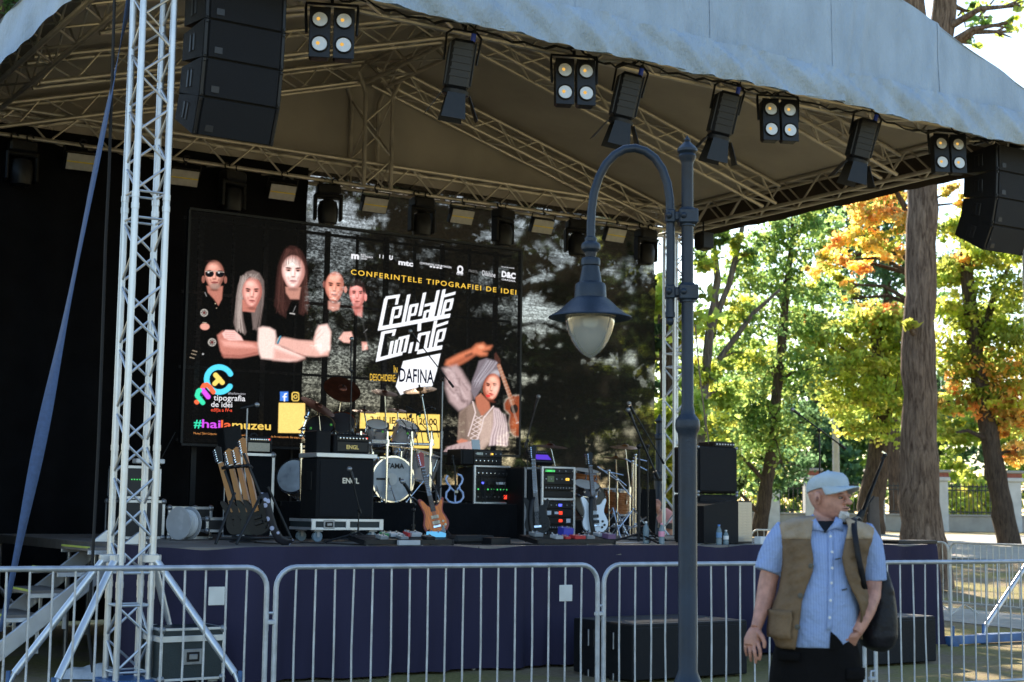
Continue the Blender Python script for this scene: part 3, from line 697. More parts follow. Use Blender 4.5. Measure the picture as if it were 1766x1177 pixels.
def poly(pts, col, soft=1.2, al=1.):
    pts = np.array(pts, float); m = region(*(pts.min(0)-soft-1), *(pts.max(0)+soft+1)); x, y = PX[m], PY[m]
    ins = np.zeros(len(x), bool); dist = np.full(len(x), 1e9); n = len(pts)
    for i in range(n):
        a, b = pts[i], pts[(i+1) % n]; e = b-a
        t = np.clip(((x-a[0])*e[0]+(y-a[1])*e[1])/max(e@e, 1e-9), 0, 1); dist = np.minimum(dist, np.hypot(x-a[0]-t*e[0], y-a[1]-t*e[1]))
        if a[1] != b[1]:
            c = ((a[1] > y) != (b[1] > y)) & (x < (b[0]-a[0])*(y-a[1])/(b[1]-a[1])+a[0]); ins ^= c
    put(m, al*ss(.5+np.where(ins, dist, -dist)/soft), col)
def stroke(pts, w, col, soft=.8, al=1.):
    pts = np.array(pts, float); m = region(*(pts.min(0)-w-2), *(pts.max(0)+w+2)); x, y = PX[m], PY[m]; dist = np.full(len(x), 1e9)
    for a, b in zip(pts[:-1], pts[1:]):
        e = b-a; t = np.clip(((x-a[0])*e[0]+(y-a[1])*e[1])/max(e@e, 1e-9), 0, 1); dist = np.minimum(dist, np.hypot(x-a[0]-t*e[0], y-a[1]-t*e[1]))
    put(m, al*ss(.5+(w/2-dist)/soft), col)
def Z(ox, oy, s): return lambda pts: [(ox+x/s, oy+y/s) for x, y in pts]
A = Z(310, 380, 4.529); B = Z(420, 400, 4.904); Cc = Z(320, 610, 6.923); E5 = Z(620, 480, 5.606); F6 = Z(750, 570, 5.35)
def eA(f, cx, cy, rx, ry, col, ang=0, soft=.3, al=1.):
    (x, y), (x2, _) = f([(cx, cy), (cx+1, cy)]); k = x2-x; ell(x, y, rx*k, ry*k, col, ang, soft, al)
SK, SKD, SKB = (.74, .34, .26), (.30, .115, .085), (1.0, .78, .72)
def face(f, cx, cy, rx, ry, skin, dark, ang=0, brow=True, lips=(.45, .13, .12), sh=1):
    hi = [min(1.15, c*1.3+.06) for c in skin]; dk = [c*.45 for c in dark]
    eA(f, cx, cy-ry*.08, rx, ry*.92, dark, ang, .16); eA(f, cx, cy+ry*.42, rx*.74, ry*.58, dark, ang, .2)
    eA(f, cx-sh*rx*.1, cy-ry*.12, rx*.92, ry*.88, skin, ang, .5); eA(f, cx-sh*rx*.08, cy+ry*.45, rx*.62, ry*.5, skin, ang, .6)
    eA(f, cx-sh*rx*.18, cy-ry*.56, rx*.6, ry*.26, hi, ang, .9, .9); eA(f, cx-sh*rx*.45, cy+ry*.16, rx*.28, ry*.22, hi, ang, .9, .8); eA(f, cx+sh*rx*.36, cy+ry*.16, rx*.2, ry*.2, hi, ang, .9, .4)
    for s in (-1, 1):
        eA(f, cx+s*rx*.42, cy-ry*.16, rx*.34, ry*.15, dark, ang, .7, .95); eA(f, cx+s*rx*.42, cy-ry*.10, rx*.19, ry*.055, dk, ang, .4); eA(f, cx+s*rx*.40, cy-ry*.10, rx*.10, ry*.05, (.012, .008, .008), ang, .4)
        if brow: eA(f, cx+s*rx*.42, cy-ry*.25, rx*.34, ry*.055, (.04, .018, .014), ang-6*s, .6, .95)
        eA(f, cx+s*rx*.42, cy+ry*.34, rx*.10, ry*.2, dark, ang+18*s, .9, .55)
    eA(f, cx-sh*rx*.04, cy+ry*.02, rx*.12, ry*.28, hi, ang, .8, .85); eA(f, cx+sh*rx*.14, cy+ry*.08, rx*.10, ry*.24, dark, ang, .9, .6); eA(f, cx, cy+ry*.27, rx*.26, ry*.06, dk, ang, .7, .8)
    eA(f, cx, cy+ry*.52, rx*.42, ry*.085, lips, ang, .5, .95); eA(f, cx, cy+ry*.51, rx*.38, ry*.025, dk, ang, .5); eA(f, cx, cy+ry*.63, rx*.3, ry*.05, dark, ang, .8, .7); eA(f, cx-sh*rx*.05, cy+ry*.76, rx*.26, ry*.12, hi, ang, .9, .5)
    eA(f, cx, cy+ry*1.02, rx*.66, ry*.14, dk, ang, .8, .7)
# first figure, sunglasses
eA(A, 180, 490, 14, 30, SKD); eA(A, 350, 490, 13, 30, SKD)
poly(A([(205, 540), (330, 540), (322, 640), (296, 690), (262, 640), (215, 590)]), (.5, .19, .14), 3)
face(A, 265, 455, 74, 112, SK, SKD, 0, False)
eA(A, 270, 540, 48, 30, (.36, .24, .20), 0, .6, .8); eA(A, 268, 512, 30, 8, (.3, .08, .07))
for x in (228, 307): eA(A, x, 445, 33, 27, (.006, .006, .008), 0, .15); eA(A, x-8, 436, 10, 7, (.8, .8, .82), 0, .8)
stroke(A([(195, 430), (265, 424), (338, 432)]), 1.1, (.5, .42, .36)); eA(A, 240, 350, 60, 12, (.05, .02, .02), 0, .9, .6)
for x, y, r in ((187, 748, 29), (248, 975, 31)):
    eA(A, x, y, r, r, (.45, .42, .38), 0, .15)
    for k in range(8): eA(A, x+r*.62*math.cos(k*.785), y+r*.62*math.sin(k*.785), r*.16, r*.2, (.03, .02, .02), 0, .3)
    eA(A, x, y, r*.42, r*.42, (.12, .02, .02), 0, .3)
eA(A, 192, 855, 38, 28, (.8, .38, .30)); stroke(A([(175, 822), (205, 826)]), .8, (.5, .45, .35)); stroke(A([(192, 590), (205, 620)]), 1, (.3, .3, .3))
for i, (x, y) in enumerate(((115, 1045), (108, 1070), (96, 1098))): stroke(A([(x-17, y-4), (x+16, y+5)]), 1.3, (.35, .28, .2))
eA(A, 178, 1068, 8, 8, (.4, .4, .4)); eA(A, 272, 675, 4, 4, (.7, .6, .4)); eA(A, 282, 710, 4, 4, (.5, .42, .3))
# second figure, long grey hair
GH, GHD = (.42, .34, .31), (.16, .12, .11)
poly(A([(470, 470), (510, 425), (560, 410), (610, 430), (645, 490), (650, 580), (640, 680), (610, 780), (590, 880), (560, 840), (550, 740), (480, 720), (490, 800), (512, 890), (500, 915), (470, 890), (430, 880), (412, 820), (425, 720), (432, 620), (445, 530)]), GHD, 3)
for k in range(26):
    x = 430+prng.uniform(0, 45); stroke(A([(x+35, 470+prng.uniform(-20, 30)), (x+8, 600), (x-4+prng.uniform(-8, 8), 740), (x+prng.uniform(-12, 30), 870+prng.uniform(-20, 30))]), .9, np.array(GH)*prng.uniform(.6, 1.5), 1.2, .7)
for k in range(16):
    x = 575+prng.uniform(0, 60); stroke(A([(x+10, 560), (x+8, 680), (x-10, 800), (x-20, 870)]), .7, np.array(GHD)*prng.uniform(.5, 1.8), 1.2, .6)
poly(A([(478, 640), (600, 650), (575, 735), (480, 730)]), (.55, .2, .15), 3)
face(A, 555, 585, 76, 120, (.88, .42, .35), (.45, .15, .12), 4, True, (.5, .14, .13))
for k in range(14): stroke(A([(500+prng.uniform(0, 110), 440), (485+prng.uniform(0, 110)*1.2, 480)]), .9, np.array(GH)*prng.uniform(.6, 1.3), 1.2, .6)
poly(A([(288, 920), (330, 885), (400, 950), (480, 958), (600, 968), (606, 1062), (470, 1092), (340, 1092), (312, 1040)]), (.58, .22, .17), 5)
poly(A([(320, 960), (420, 965), (560, 985), (590, 1010), (420, 1010), (340, 1000)]), (.88, .42, .35), 9)
stroke(A([(330, 1075), (470, 1078), (590, 1050)]), 3, (.30, .09, .07), 5, .8)
poly(A([(325, 905), (350, 878), (420, 880), (470, 925), (488, 958), (380, 958), (340, 940)]), (.95, .55, .5), 3)
for k in range(4): stroke(A([(345+k*3, 895+k*15), (425, 898+k*16)]), .8, (.5, .2, .17), 1, .7)
# third figure, tall with long dark hair
HR, HR2 = (.035, .014, .012), (.085, .034, .028)
poly(B([(300, 230), (330, 165), (380, 130), (430, 138), (480, 180), (515, 250), (528, 350), (525, 480), (540, 590), (520, 680), (490, 720), (450, 700), (455, 590), (390, 590), (350, 690), (345, 740), (290, 710), (245, 640), (255, 540), (262, 420), (275, 310)]), HR, 4)
for k in range(40):
    s = -1 if k % 2 else 1; x = 400+s*prng.uniform(75, 120)
    stroke(B([(400+s*prng.uniform(10, 60), 160), (x-s*18, 280), (x, 420), (x+s*prng.uniform(-10, 25), 560), (x+prng.uniform(-30, 40), 680+prng.uniform(-30, 30))]), .8, np.array(HR2)*prng.uniform(.4, 1.5), 1.4, .6)
poly(B([(340, 480), (470, 480), (455, 580), (380, 580), (345, 530)]), (.55, .26, .2), 4)
face(B, 405, 355, 96, 142, (1.0, .72, .66), (.55, .26, .22), 0, True, (.62, .3, .3))
for k in range(16): x = 330+k*9+prng.uniform(-4, 4); stroke(B([(400+(x-400)*.3, 170), (x, 215+prng.uniform(0, 20)), (x-6, 270+14*abs(k-8)*.4)]), .8, np.array(HR2)*prng.uniform(.5, 1.3), 1.2, .75)
stroke(B([(425, 640), (405, 690)]), .7, (.3, .3, .3)); stroke(B([(380, 700), (418, 706)]), 1.8, (.55, .52, .5))
poly(B([(116, 832), (150, 818), (210, 825), (254, 850), (262, 900), (256, 960), (320, 985), (420, 1020), (500, 1070), (440, 1095), (370, 1106), (140, 1084), (122, 1040), (110, 960)]), (1.0, .72, .65), 6)
poly(B([(250, 1000), (400, 1050), (500, 1075), (430, 1098), (240, 1092)]), (.78, .42, .36), 10)
poly(B([(262, 965), (275, 915), (330, 905), (450, 925), (575, 930), (600, 850), (620, 800), (690, 788), (722, 850), (715, 990), (700, 1050), (600, 1062), (480, 1055), (400, 1015), (330, 985)]), (.82, .46, .39), 6)
poly(B([(590, 930), (600, 850), (625, 805), (690, 790), (718, 850), (712, 1000), (640, 1040), (600, 1000)]), (1.0, .76, .70), 8)
stroke(B([(580, 900), (640, 830)]), 1.2, (.6, .3, .26), 2, .7); stroke(B([(600, 920), (660, 860)]), 1, (.6, .3, .26), 2, .6)
stroke(B([(310, 985), (420, 1030), (510, 1055)]), 1.6, (.45, .18, .15), 3, .8); stroke(B([(300, 898), (278, 955)]), 3.2, (.05, .2, .3), 1); stroke(B([(292, 900), (270, 948)]), 1, (.25, .5, .55), 1)
# fourth, bald
poly(B([(700, 590), (800, 600), (790, 660), (740, 675), (700, 655)]), (.6, .28, .22), 4)
face(B, 752, 470, 78, 128, (.82, .34, .24), (.42, .13, .09), 5, True, (.45, .12, .1)); eA(B, 845, 490, 14, 30, (.6, .24, .18))
eA(B, 780, 385, 36, 28, (1.05, .62, .5), 0, .9, .6); eA(B, 665, 450, 16, 36, (.3, .1, .08), 0, .6, .8)
# fifth, short dark hair
poly(B([(900, 630), (990, 620), (985, 720), (930, 700)]), (.6, .2, .17), 4)
face(B, 945, 530, 68, 112, (.9, .33, .29), (.45, .13, .11), -3, True, (.42, .12, .1)); eA(B, 1015, 552, 13, 34, (.85, .32, .28))
poly(B([(880, 440), (905, 405), (960, 398), (1000, 430), (1012, 500), (998, 520), (985, 470), (940, 455), (890, 470)]), (.02, .012, .012), 3); eA(B, 935, 612, 40, 18, (.3, .1, .09), 0, .9, .5)
poly(B([(790, 905), (830, 850), (895, 845), (910, 890), (880, 940), (830, 935)]), (.95, .5, .42), 4)
for k in range(4): stroke(B([(830+k*17, 860), (815+k*17, 915)]), .8, (.5, .18, .15), 1.2, .7)
poly(B([(985, 930), (1030, 930), (1035, 990), (990, 1000)]), (.8, .36, .3), 4); stroke(B([(1000, 850), (1030, 820)]), 1, (.25, .25, .25)); stroke(B([(990, 760), (1040, 960)]), 2, (.03, .03, .03), 3)
# round emblem of ring, tee and letter arches
a0 = [(395+148*math.cos(R_(a)), 338-148*math.sin(R_(a))) for a in range(28, 333, 6)]
stroke(Cc(a0), 9.2, (.10, .72, 1.0)); stroke(Cc([(352, 285), (430, 372)]), 8.2, (1., .72, .16)); stroke(Cc([(398, 330), (340, 388)]), 7.6, (1., .72, .16))
stroke(Cc([(128, 608), (132, 612)]), 7.5, (1., .16, .06)); stroke(Cc([(200, 440), (215, 412), (250, 402), (285, 430), (326, 486)]), 8., (1., .16, .06))
stroke(Cc([(205, 470), (265, 545)]), 8.2, (.75, .10, .95)); stroke(Cc([(138, 545), (140, 500), (170, 466), (190, 520), (205, 615)]), 0.1, (.05, .75, .42)); stroke(Cc([(135, 530), (150, 480), (165, 470)]), 8, (.05, .8, .45)); stroke(Cc([(140, 540), (202, 615)]), 8, (.05, .8, .45))
# network signs and plain yellow panel
poly(Cc([(1112, 468), (1210, 468), (1210, 580), (1112, 580)]), (.06, .22, .75), .8)
stroke(Cc([(1188, 492), (1170, 498), (1165, 520), (1165, 578)]), 2.4, (.95, .97, 1)); stroke(Cc([(1148, 530), (1188, 530)]), 2, (.95, .97, 1))
YW = (1., .68, .14)
stroke(Cc([(1256, 490), (1256, 560), (1270, 575), (1320, 575), (1334, 560), (1334, 490), (1320, 476), (1270, 476), (1256, 490)]), 1.6, YW); stroke(Cc([(1295+20*math.cos(k*.5), 526+20*math.sin(k*.5)) for k in range(14)]), 1.4, YW); eA(Cc, 1318, 494, 5, 5, YW)
poly(Cc([(1098, 602), (1410, 602), (1410, 960), (1092, 960)]), (1., .70, .20), 1.2)
# the big slanted white lettering, bar by bar
WH = (.98, 1., 1.06)
def bars(lst):
    for w, *p in lst: 
        p = E5(p); p = np.array(p, float)
        for a, b in zip(p[:-1], p[1:]):
            e = (b-a)/max(np.hypot(*(b-a)), 1e-6); n = np.array([-e[1], e[0]])*(w/5.606/2)
            if abs(e[1]) > abs(e[0]): n = np.array([w/5.606/2, -w/5.606/2*.22])     # stems are cut along the slanted baseline
            else: n = np.array([-w/5.606/2*.22, w/5.606/2])
            poly([a-n, a+n, b+n, b-n], WH, .9)
bars([(30, (230, 185), (370, 160)), (36, (238, 185), (178, 490)), (26, (352, 165), (338, 245)), (40, (165, 482), (360, 444)), (40, (345, 447), (862, 340)),
      (30, (312, 285), (282, 450)), (26, (300, 285), (395, 266)), (26, (383, 270), (368, 352)), (24, (318, 368), (372, 358)),
      (32, (458, 146), (402, 432)), (30, (478, 258), (450, 420)), (26, (468, 258), (552, 240)), (26, (538, 245), (522, 326)), (24, (480, 342), (530, 332)),
      (32, (612, 124), (566, 350)), (34, (566, 400), (560, 496), ), (26, (612, 248), (702, 226)), (30, (690, 228), (660, 375)), (24, (622, 306), (688, 292)), (28, (622, 300), (606, 385)),
      (30, (745, 98), (690, 365)), (32, (802, 88), (746, 355)), (28, (796, 154), (912, 120)), (30, (818, 206), (788, 340)), (28, (808, 205), (894, 184)), (28, (882, 190), (862, 282)), (24, (806, 292), (868, 278)),
      (28, (205, 522), (335, 496)), (36, (212, 510), (160, 792)), (26, (322, 500), (308, 548)), (36, (145, 786), (292, 744)), (30, (300, 600), (272, 756)), (30, (346, 588), (318, 744)), (34, (268, 752), (400, 716)),
      (30, (398, 560), (366, 724)), (30, (452, 548), (420, 706)), (26, (360, 575), (465, 548)), (30, (492, 608), (470, 712)), (30, (568, 520), (536, 690)), (30, (650, 506), (618, 680)), (26, (560, 532), (668, 508)),
      (32, (722, 392), (668, 668)), (28, (712, 452), (842, 405)), (40, (545, 702), (786, 650)), (30, (748, 496), (716, 655)), (26, (740, 495), (826, 474)), (28, (812, 480), (790, 576)), (24, (736, 592), (796, 578))])
poly(E5([(408, 792), (772, 710), (736, 880), (692, 1032), (560, 1040), (384, 1122), (336, 1040)]), WH, .9)
# date panels
poly([(619, 711), (757, 713), (757, 741), (618, 739)], (1., .70, .16), .9); poly([(660, 744), (757, 745), (757, 772), (700, 772)], (1., .70, .16), .9)
# woman with a small guitar
OR, ORD = (.72, .22, .11), (.26, .06, .03)
poly(F6([(545, 190), (560, 175), (600, 240), (605, 290), (570, 290), (545, 240)]), (.07, .025, .018), 3)
poly(F6([(85, 300), (100, 260), (210, 200), (330, 150), (375, 105), (440, 92), (470, 120), (520, 118), (500, 150), (440, 170), (478, 185), (470, 205), (420, 212), (370, 200), (300, 250), (205, 305), (140, 325)]), OR, 9)
poly(F6([(120, 290), (330, 190), (360, 200), (220, 290), (140, 318)]), ORD, 10, .7); stroke(F6([(280, 215), (330, 195)]), 5, (.16, .05, .03), 4, .7); eA(F6, 420, 130, 40, 26, (.95, .42, .24), 0, .8, .7)
SL, SLD = (.50, .36, .36), (.17, .105, .11)
poly(F6([(62, 335), (190, 300), (235, 350), (275, 420), (330, 500), (335, 620), (300, 700), (215, 722), (130, 640), (90, 520), (95, 400)]), SL, 10)
for k in range(16):
    x, y = prng.uniform(90, 290), prng.uniform(330, 650); stroke(F6([(x, y), (x+prng.uniform(20, 60), y+prng.uniform(-10, 60)), (x+prng.uniform(40, 90), y+prng.uniform(40, 110))]), prng.uniform(2, 5), SLD if k % 2 else (.68, .52, .52), 5, .55)
poly(F6([(380, 330), (400, 260), (470, 232), (560, 255), (605, 320), (608, 400), (560, 420), (480, 400), (420, 520), (360, 620), (330, 540), (335, 450)]), (.20, .165, .19), 4)
for k in range(28): x = prng.uniform(0, 1); stroke(F6([(470+x*110, 250+x*20), (420+x*120, 330), (350+x*60, 470+prng.uniform(-20, 40))]), .9, np.array((.42, .38, .43))*prng.uniform(.4, 1.4), 1.5, .55)
eA(F6, 560, 370, 60, 40, (.55, .52, .56), -10, .8, .8)
poly(F6([(370, 600), (420, 560), (500, 640), (515, 720), (430, 785), (380, 690)]), (.50, .17, .10), 4)
face(F6, 520, 500, 78, 128, (.92, .42, .30), (.36, .09, .05), 14, True, (.75, .05, .05), -1); eA(F6, 490, 583, 24, 14, (.8, .05, .05), 10, .4)
eA(F6, 560, 520, 40, 90, (1.05, .62, .5), 14, .9, .7)
poly(F6([(220, 740), (300, 680), (360, 640), (430, 780), (520, 690), (560, 700), (560, 860), (530, 1000), (440, 1100), (280, 1050), (205, 1000)]), (.30, .21, .17), 4)
poly(F6([(400, 820), (540, 720), (540, 900), (500, 1010), (420, 1090)]), (.55, .40, .34), 8); poly(F6([(220, 760), (290, 700), (300, 1000), (215, 1000)]), (.17, .115, .09), 8, .7)
TRM = (.72, .58, .56)
stroke(F6([(345, 640), (372, 740), (340, 850), (305, 960)]), 2.4, TRM); stroke(F6([(540, 680), (450, 790), (425, 900), (385, 1000)]), 2.4, TRM)
for k in range(6): y = 770+k*42; stroke(F6([(370-k*9, y), (430-k*6, y+40)]), 1.4, TRM); stroke(F6([(435-k*7, y), (362-k*9, y+42)]), 1.4, TRM)
poly(F6([(540, 690), (590, 700), (630, 760), (670, 860), (690, 950), (665, 1055), (560, 1040), (500, 1050), (520, 940), (540, 850)]), (.62, .47, .48), 4)
for k in range(12): x = 545+k*10; stroke(F6([(x, 715+k*4), (x+20, 840), (x-20+k*4, 960), (x-30+k*6, 1040)]), 2, SLD if k % 2 else (.8, .66, .66), 3, .6)
poly(F6([(200, 1010), (240, 985), (300, 1000), (290, 1050), (230, 1060)]), (.6, .22, .14), 4); poly(F6([(75, 1110), (110, 1065), (220, 1030), (320, 1010), (400, 1100), (330, 1112)]), SL, 3)
for k in range(5): stroke(F6([(110+k*40, 1060), (95+k*40, 1110)]), 2, SLD, 3, .6)
poly(F6([(635, 650), (660, 605), (720, 570), (790, 565), (790, 965), (740, 965), (695, 920), (680, 840), (690, 760), (640, 710)]), (.30, .24, .2), 3)
poly(F6([(645, 655), (668, 612), (722, 580), (790, 576), (790, 955), (742, 955), (705, 915), (690, 840), (700, 755), (650, 705)]), (.26, .055, .02), 4)
eA(F6, 745, 840, 46, 90, (.5, .12, .04), 0, .9, .7); eA(F6, 735, 700, 37, 44, (.02, .012, .01), 0, .2)
stroke(F6([(588, 300), (722, 650)]), 7, (.36, .14, .075)); 
for k in range(12): t = k/12; x, y = 588+134*t, 300+350*t; stroke(F6([(x-17, y+7), (x+17, y-7)]), .6, (.7, .5, .4), .8, .7)
for o_ in (-8, 0, 8): stroke(F6([(590+o_, 300), (770+o_, 840)]), .5, (.7, .55, .45), .8, .6)
stroke(F6([(755, 835), (785, 822)]), 1.6, (.6, .45, .4))
IMG *= prng.uniform(.86, 1.08, IMG.shape[:2])[:, :, None]
SCR = .38
def screen_mat():
    m, t, out = nodes('led_picture')
    at = N(t, 'ShaderNodeAttribute', attribute_name='picture'); e = N(t, 'ShaderNodeEmission'); e.inputs[1].default_value = SCR; t.links.new(at.outputs['Color'], e.inputs[0])
    d = N(t, 'ShaderNodeBsdfPrincipled'); d.inputs['Base Color'].default_value = (.004, .004, .004, 1); d.inputs['Roughness'].default_value = .8; d.inputs['Specular IOR Level'].default_value = .08
    ad = N(t, 'ShaderNodeAddShader'); t.links.new(e.outputs[0], ad.inputs[0])
    tp = N(t, 'ShaderNodeBsdfTransparent'); mx = N(t, 'ShaderNodeMixShader')
    # the screen is an open LED mesh: part of the light behind comes through between the strips
    tc = N(t, 'ShaderNodeTexCoord'); mp = N(t, 'ShaderNodeMapping'); mp.inputs['Scale'].default_value = (26, 1, 44); t.links.new(tc.outputs['Object'], mp.inputs[0])
    nz = N(t, 'ShaderNodeTexNoise'); nz.inputs['Scale'].default_value = 1; nz.inputs['Detail'].default_value = 3; t.links.new(mp.outputs[0], nz.inputs['Vector'])
    mr = N(t, 'ShaderNodeMapRange'); mr.inputs['From Min'].default_value = .42; mr.inputs['From Max'].default_value = .6; mr.inputs['To Min'].default_value = .10; mr.inputs['To Max'].default_value = .5
    t.links.new(nz.outputs['Fac'], mr.inputs['Value']); t.links.new(mr.outputs[0], mx.inputs[0])
    t.links.new(d.outputs[0], mx.inputs[1]); t.links.new(tp.outputs[0], mx.inputs[2]); t.links.new(mx.outputs[0], ad.inputs[1]); t.links.new(ad.outputs[0], out.inputs[0]); return m
screen = thing('led_screen', 'big LED mesh screen showing a concert poster of a band and a singer', 'screen', ((LX0+LX1)/2, YL, LZ0))
me = bpy.data.meshes.new('picture')
V = np.stack([UU, np.full_like(UU, YL), VV], -1).reshape(-1, 3)
k = np.arange(NU*NV).reshape(NV, NU); Fq = np.stack([k[:-1, :-1], k[:-1, 1:], k[1:, 1:], k[1:, :-1]], -1).reshape(-1, 4)
me.vertices.add(len(V)); me.vertices.foreach_set('co', V.astype(np.float32).ravel()); me.loops.add(Fq.size); me.loops.foreach_set('vertex_index', Fq.astype(np.int32).ravel())
me.polygons.add(len(Fq)); me.polygons.foreach_set('loop_start', np.arange(0, Fq.size, 4, dtype=np.int32))
at = me.attributes.new('picture', 'FLOAT_COLOR', 'POINT'); C4 = np.ones((len(V), 4), np.float32); C4[:, :3] = IMG.reshape(-1, 3); at.data.foreach_set('color', C4.ravel())
me.materials.append(screen_mat()); me.update(calc_edges=True)
po = bpy.data.objects.new('picture', me); COL.objects.link(po); kid(po, screen)
# words on the screen
DG = bpy.context.evaluated_depsgraph_get
_tm = {}
def words(txt, p0, p1, col, h=None, bold=0., y=YL-.004, parent=screen, space=1., shear=0., sz_y=1.):
    """flat lettering whose baseline runs between two places of the screen picture"""
    cu = bpy.data.curves.new('lettering', 'FONT'); cu.body = txt; cu.size = 1; cu.space_character = space; cu.offset = bold; cu.shear = shear; cu.resolution_u = 3
    o = bpy.data.objects.new('lettering', cu); COL.objects.link(o); bpy.context.view_layer.update()
    me = bpy.data.meshes.new_from_object(o.evaluated_get(DG())); bpy.data.objects.remove(o)
    co = np.zeros(len(me.vertices)*3); me.vertices.foreach_get('co', co); co = co.reshape(-1, 3)
    a = np.array(spx(*p0)); b = np.array(spx(*p1)); w = np.hypot(*(b-a)); e = (b-a)/w; n = np.array([-e[1], e[0]])
    x = (co[:, 0]-co[:, 0].min())/max(np.ptp(co[:, 0]), 1e-6)*w; s = w/max(np.ptp(co[:, 0]), 1e-6)
    if h: 
        hh = spx(p0[0], p0[1]-h); s = (hh[1]-a[1])/.72
    yy = co[:, 1]*s*sz_y
    q = np.stack([a[0]+e[0]*x+n[0]*yy, np.full(len(x), y), a[1]+e[1]*x+n[1]*yy], -1)
    me.vertices.foreach_set('co', q.ravel()); me.update()
    key = tuple(col)
    if key not in _tm: _tm[key] = emit('screen_letters', col, SCR*.85)
    me.materials.clear(); me.materials.append(_tm[key])
    r = bpy.data.objects.new('lettering', me); COL.objects.link(r)
    if parent is not None: kid(r, parent)
    return r
YT = (1., .62, .08); WT_ = (.95, .95, 1.); DK = (.006, .008, .02)
words('CONFERINȚELE TIPOGRAFIEI DE IDEI', (601, 473.5), (889, 502), YT, 9, .012, space=1.25)
for txt, p0, p1, h, b in (('m', (601.5, 446), (615, 447), 11, .05), ('MUZEUL', (618, 440), (627, 441), 2.6, .01), ('ȚĂRII CRIȘURILOR', (618, 443.6), (639, 445), 2.6, .01), ('ORADEA', (618, 447), (629, 448), 2.6, .01),
                          ('I  I', (650, 444), (657, 445), 6, .03), ('U', (667, 446), (673, 447), 7, .05), ('mtc', (683, 454.5), (708.5, 457.5), 9, .04), ('CONTINENTAL FORUM ORADEA', (720, 452.5), (775.5, 459), 3.4, .01),
                          ('••••', (737, 459.5), (759, 462), 6, .03), ('Ω', (785, 466), (795.5, 467.5), 12, .05), ('POD ART', (784, 469.5), (796, 471), 2.6, .01), ('(TRADIȚII)', (805, 464), (821, 466), 4, .0), ('Dilshine', (829, 469.5), (852, 473), 9, -.004), ('D&C', (863, 471), (887.5, 474.5), 10, .05), ('ORADEA', (863, 477), (887.5, 480), 3, .01), ('Partener de excelență', (863, 455), (885, 457), 2.4, .0)):
    words(txt, p0, p1, WT_ if txt != '(TRADIȚII)' else (.3, .3, .3), h, b)
words('DAFINA', E5([(366, 990)])[0], E5([(706, 1003)])[0], DK, 24, .018)
words('ÎN', E5([(312, 905)])[0], E5([(350, 906)])[0], YT, 10, .0); words('DESCHIDERE:', E5([(84, 984)])[0], E5([(336, 992)])[0], YT, 12, .0)
words('3 IULIE 2026, 20:00', (636, 729.5), (752, 731.5), (.03, .02, .01), 12, .015)
words('#hailamuzeu', Cc([(497, 512)])[0], Cc([(702, 514)])[0], (.5, .5, .55), 4)
words('tipografia', Cc([(328, 585)])[0], Cc([(700, 590)])[0], WT_, 10, .006); words('de idei', Cc([(298, 662)])[0], Cc([(546, 666)])[0], WT_, 9.5, .006)
words('ediția a IV-a', Cc([(296, 718)])[0], Cc([(546, 718)])[0], (1., .10, .05), 6, .01)
for txt, x0, x1, c in (('#', 95, 186, (.05, .85, .5)), ('hai', 190, 408, (.75, .10, .95)), ('la', 412, 538, (1., .16, .06)), ('muzeu', 545, 1003, (1., .68, .14))):
    words(txt, Cc([(x0, 908+(x0-95)*.022)])[0], Cc([(x1, 908+(x1-95)*.022)])[0], c, 14.5, .016)
words('Muzeul Țării Crișurilor Oradea - Complex Muzeal', Cc([(94, 990)])[0], Cc([(700, 1006)])[0], (.8, .33, .10), 3.6)
words('ta în saloanele de expoziții', Cc([(1004, 1016)])[0], Cc([(1400, 1026)])[0], (.8, .33, .10), 3.6)
# cabinet frame of the screen and the rig behind it
q = MB()
for a, b in (((LX0-.02, LZ0-.02), (LX1+.02, LZ0-.02)), ((LX0-.02, LZ1+.02), (LX1+.02, LZ1+.02))): q.box(((a[0]+b[0])/2, YL+.04, a[1]), (b[0]-a[0], .08, .03))
for x in (LX0-.02, LX1+.02): q.box((x, YL+.04, (LZ0+LZ1)/2), (.03, .08, LZ1-LZ0+.01))
q.build('frame', BLACK, screen)
rig = thing('screen_support', 'black lattice rig of uprights and rails holding the screen from behind', 'rig', ((LX0+LX1)/2, 5.9, ZS))
for i in range(11):
    x = LX0+.25+i*(LX1-LX0-.5)/10; q = MB(); q.box((x, 5.75, (LZ1+ZS)/2), (.03 if i % 2 else .07, .04, LZ1-ZS)); q.build('upright', BLACK, rig)
for z in (LZ0+.05, LZ0+.98, LZ0+1.95, LZ1-.05): q = MB(); q.box(((LX0+LX1)/2, 5.72, z), (LX1-LX0, .03, .035)); q.build('rail', BLACK, rig)
# ================================================================ lettering helper for real objects
def letters(txt, p, w, m, parent, xd=(1, 0, 0), up=(0, 0, 1), bold=.01, shear=0.):
    """flat lettering, left end of the baseline at p, w metres long"""
    cu = bpy.data.curves.new('lettering', 'FONT'); cu.body = txt; cu.size = 1; cu.offset = bold; cu.shear = shear; cu.resolution_u = 3
    o = bpy.data.objects.new('lettering', cu); COL.objects.link(o); bpy.context.view_layer.update()
    me = bpy.data.meshes.new_from_object(o.evaluated_get(DG())); bpy.data.objects.remove(o)
    n = len(me.vertices); co = np.zeros(n*3); me.vertices.foreach_get('co', co); co = co.reshape(-1, 3)
    s = w/max(np.ptp(co[:, 0]), 1e-6); xd = np.array(Vector(xd).normalized()); up = np.array(Vector(up).normalized())
    q = np.array(p)+np.outer((co[:, 0]-co[:, 0].min())*s, xd)+np.outer(co[:, 1]*s, up)
    me.vertices.foreach_set('co', q.ravel()); me.update(); me.materials.clear(); me.materials.append(m)
    r = bpy.data.objects.new('lettering', me); COL.objects.link(r); kid(r, parent); return r
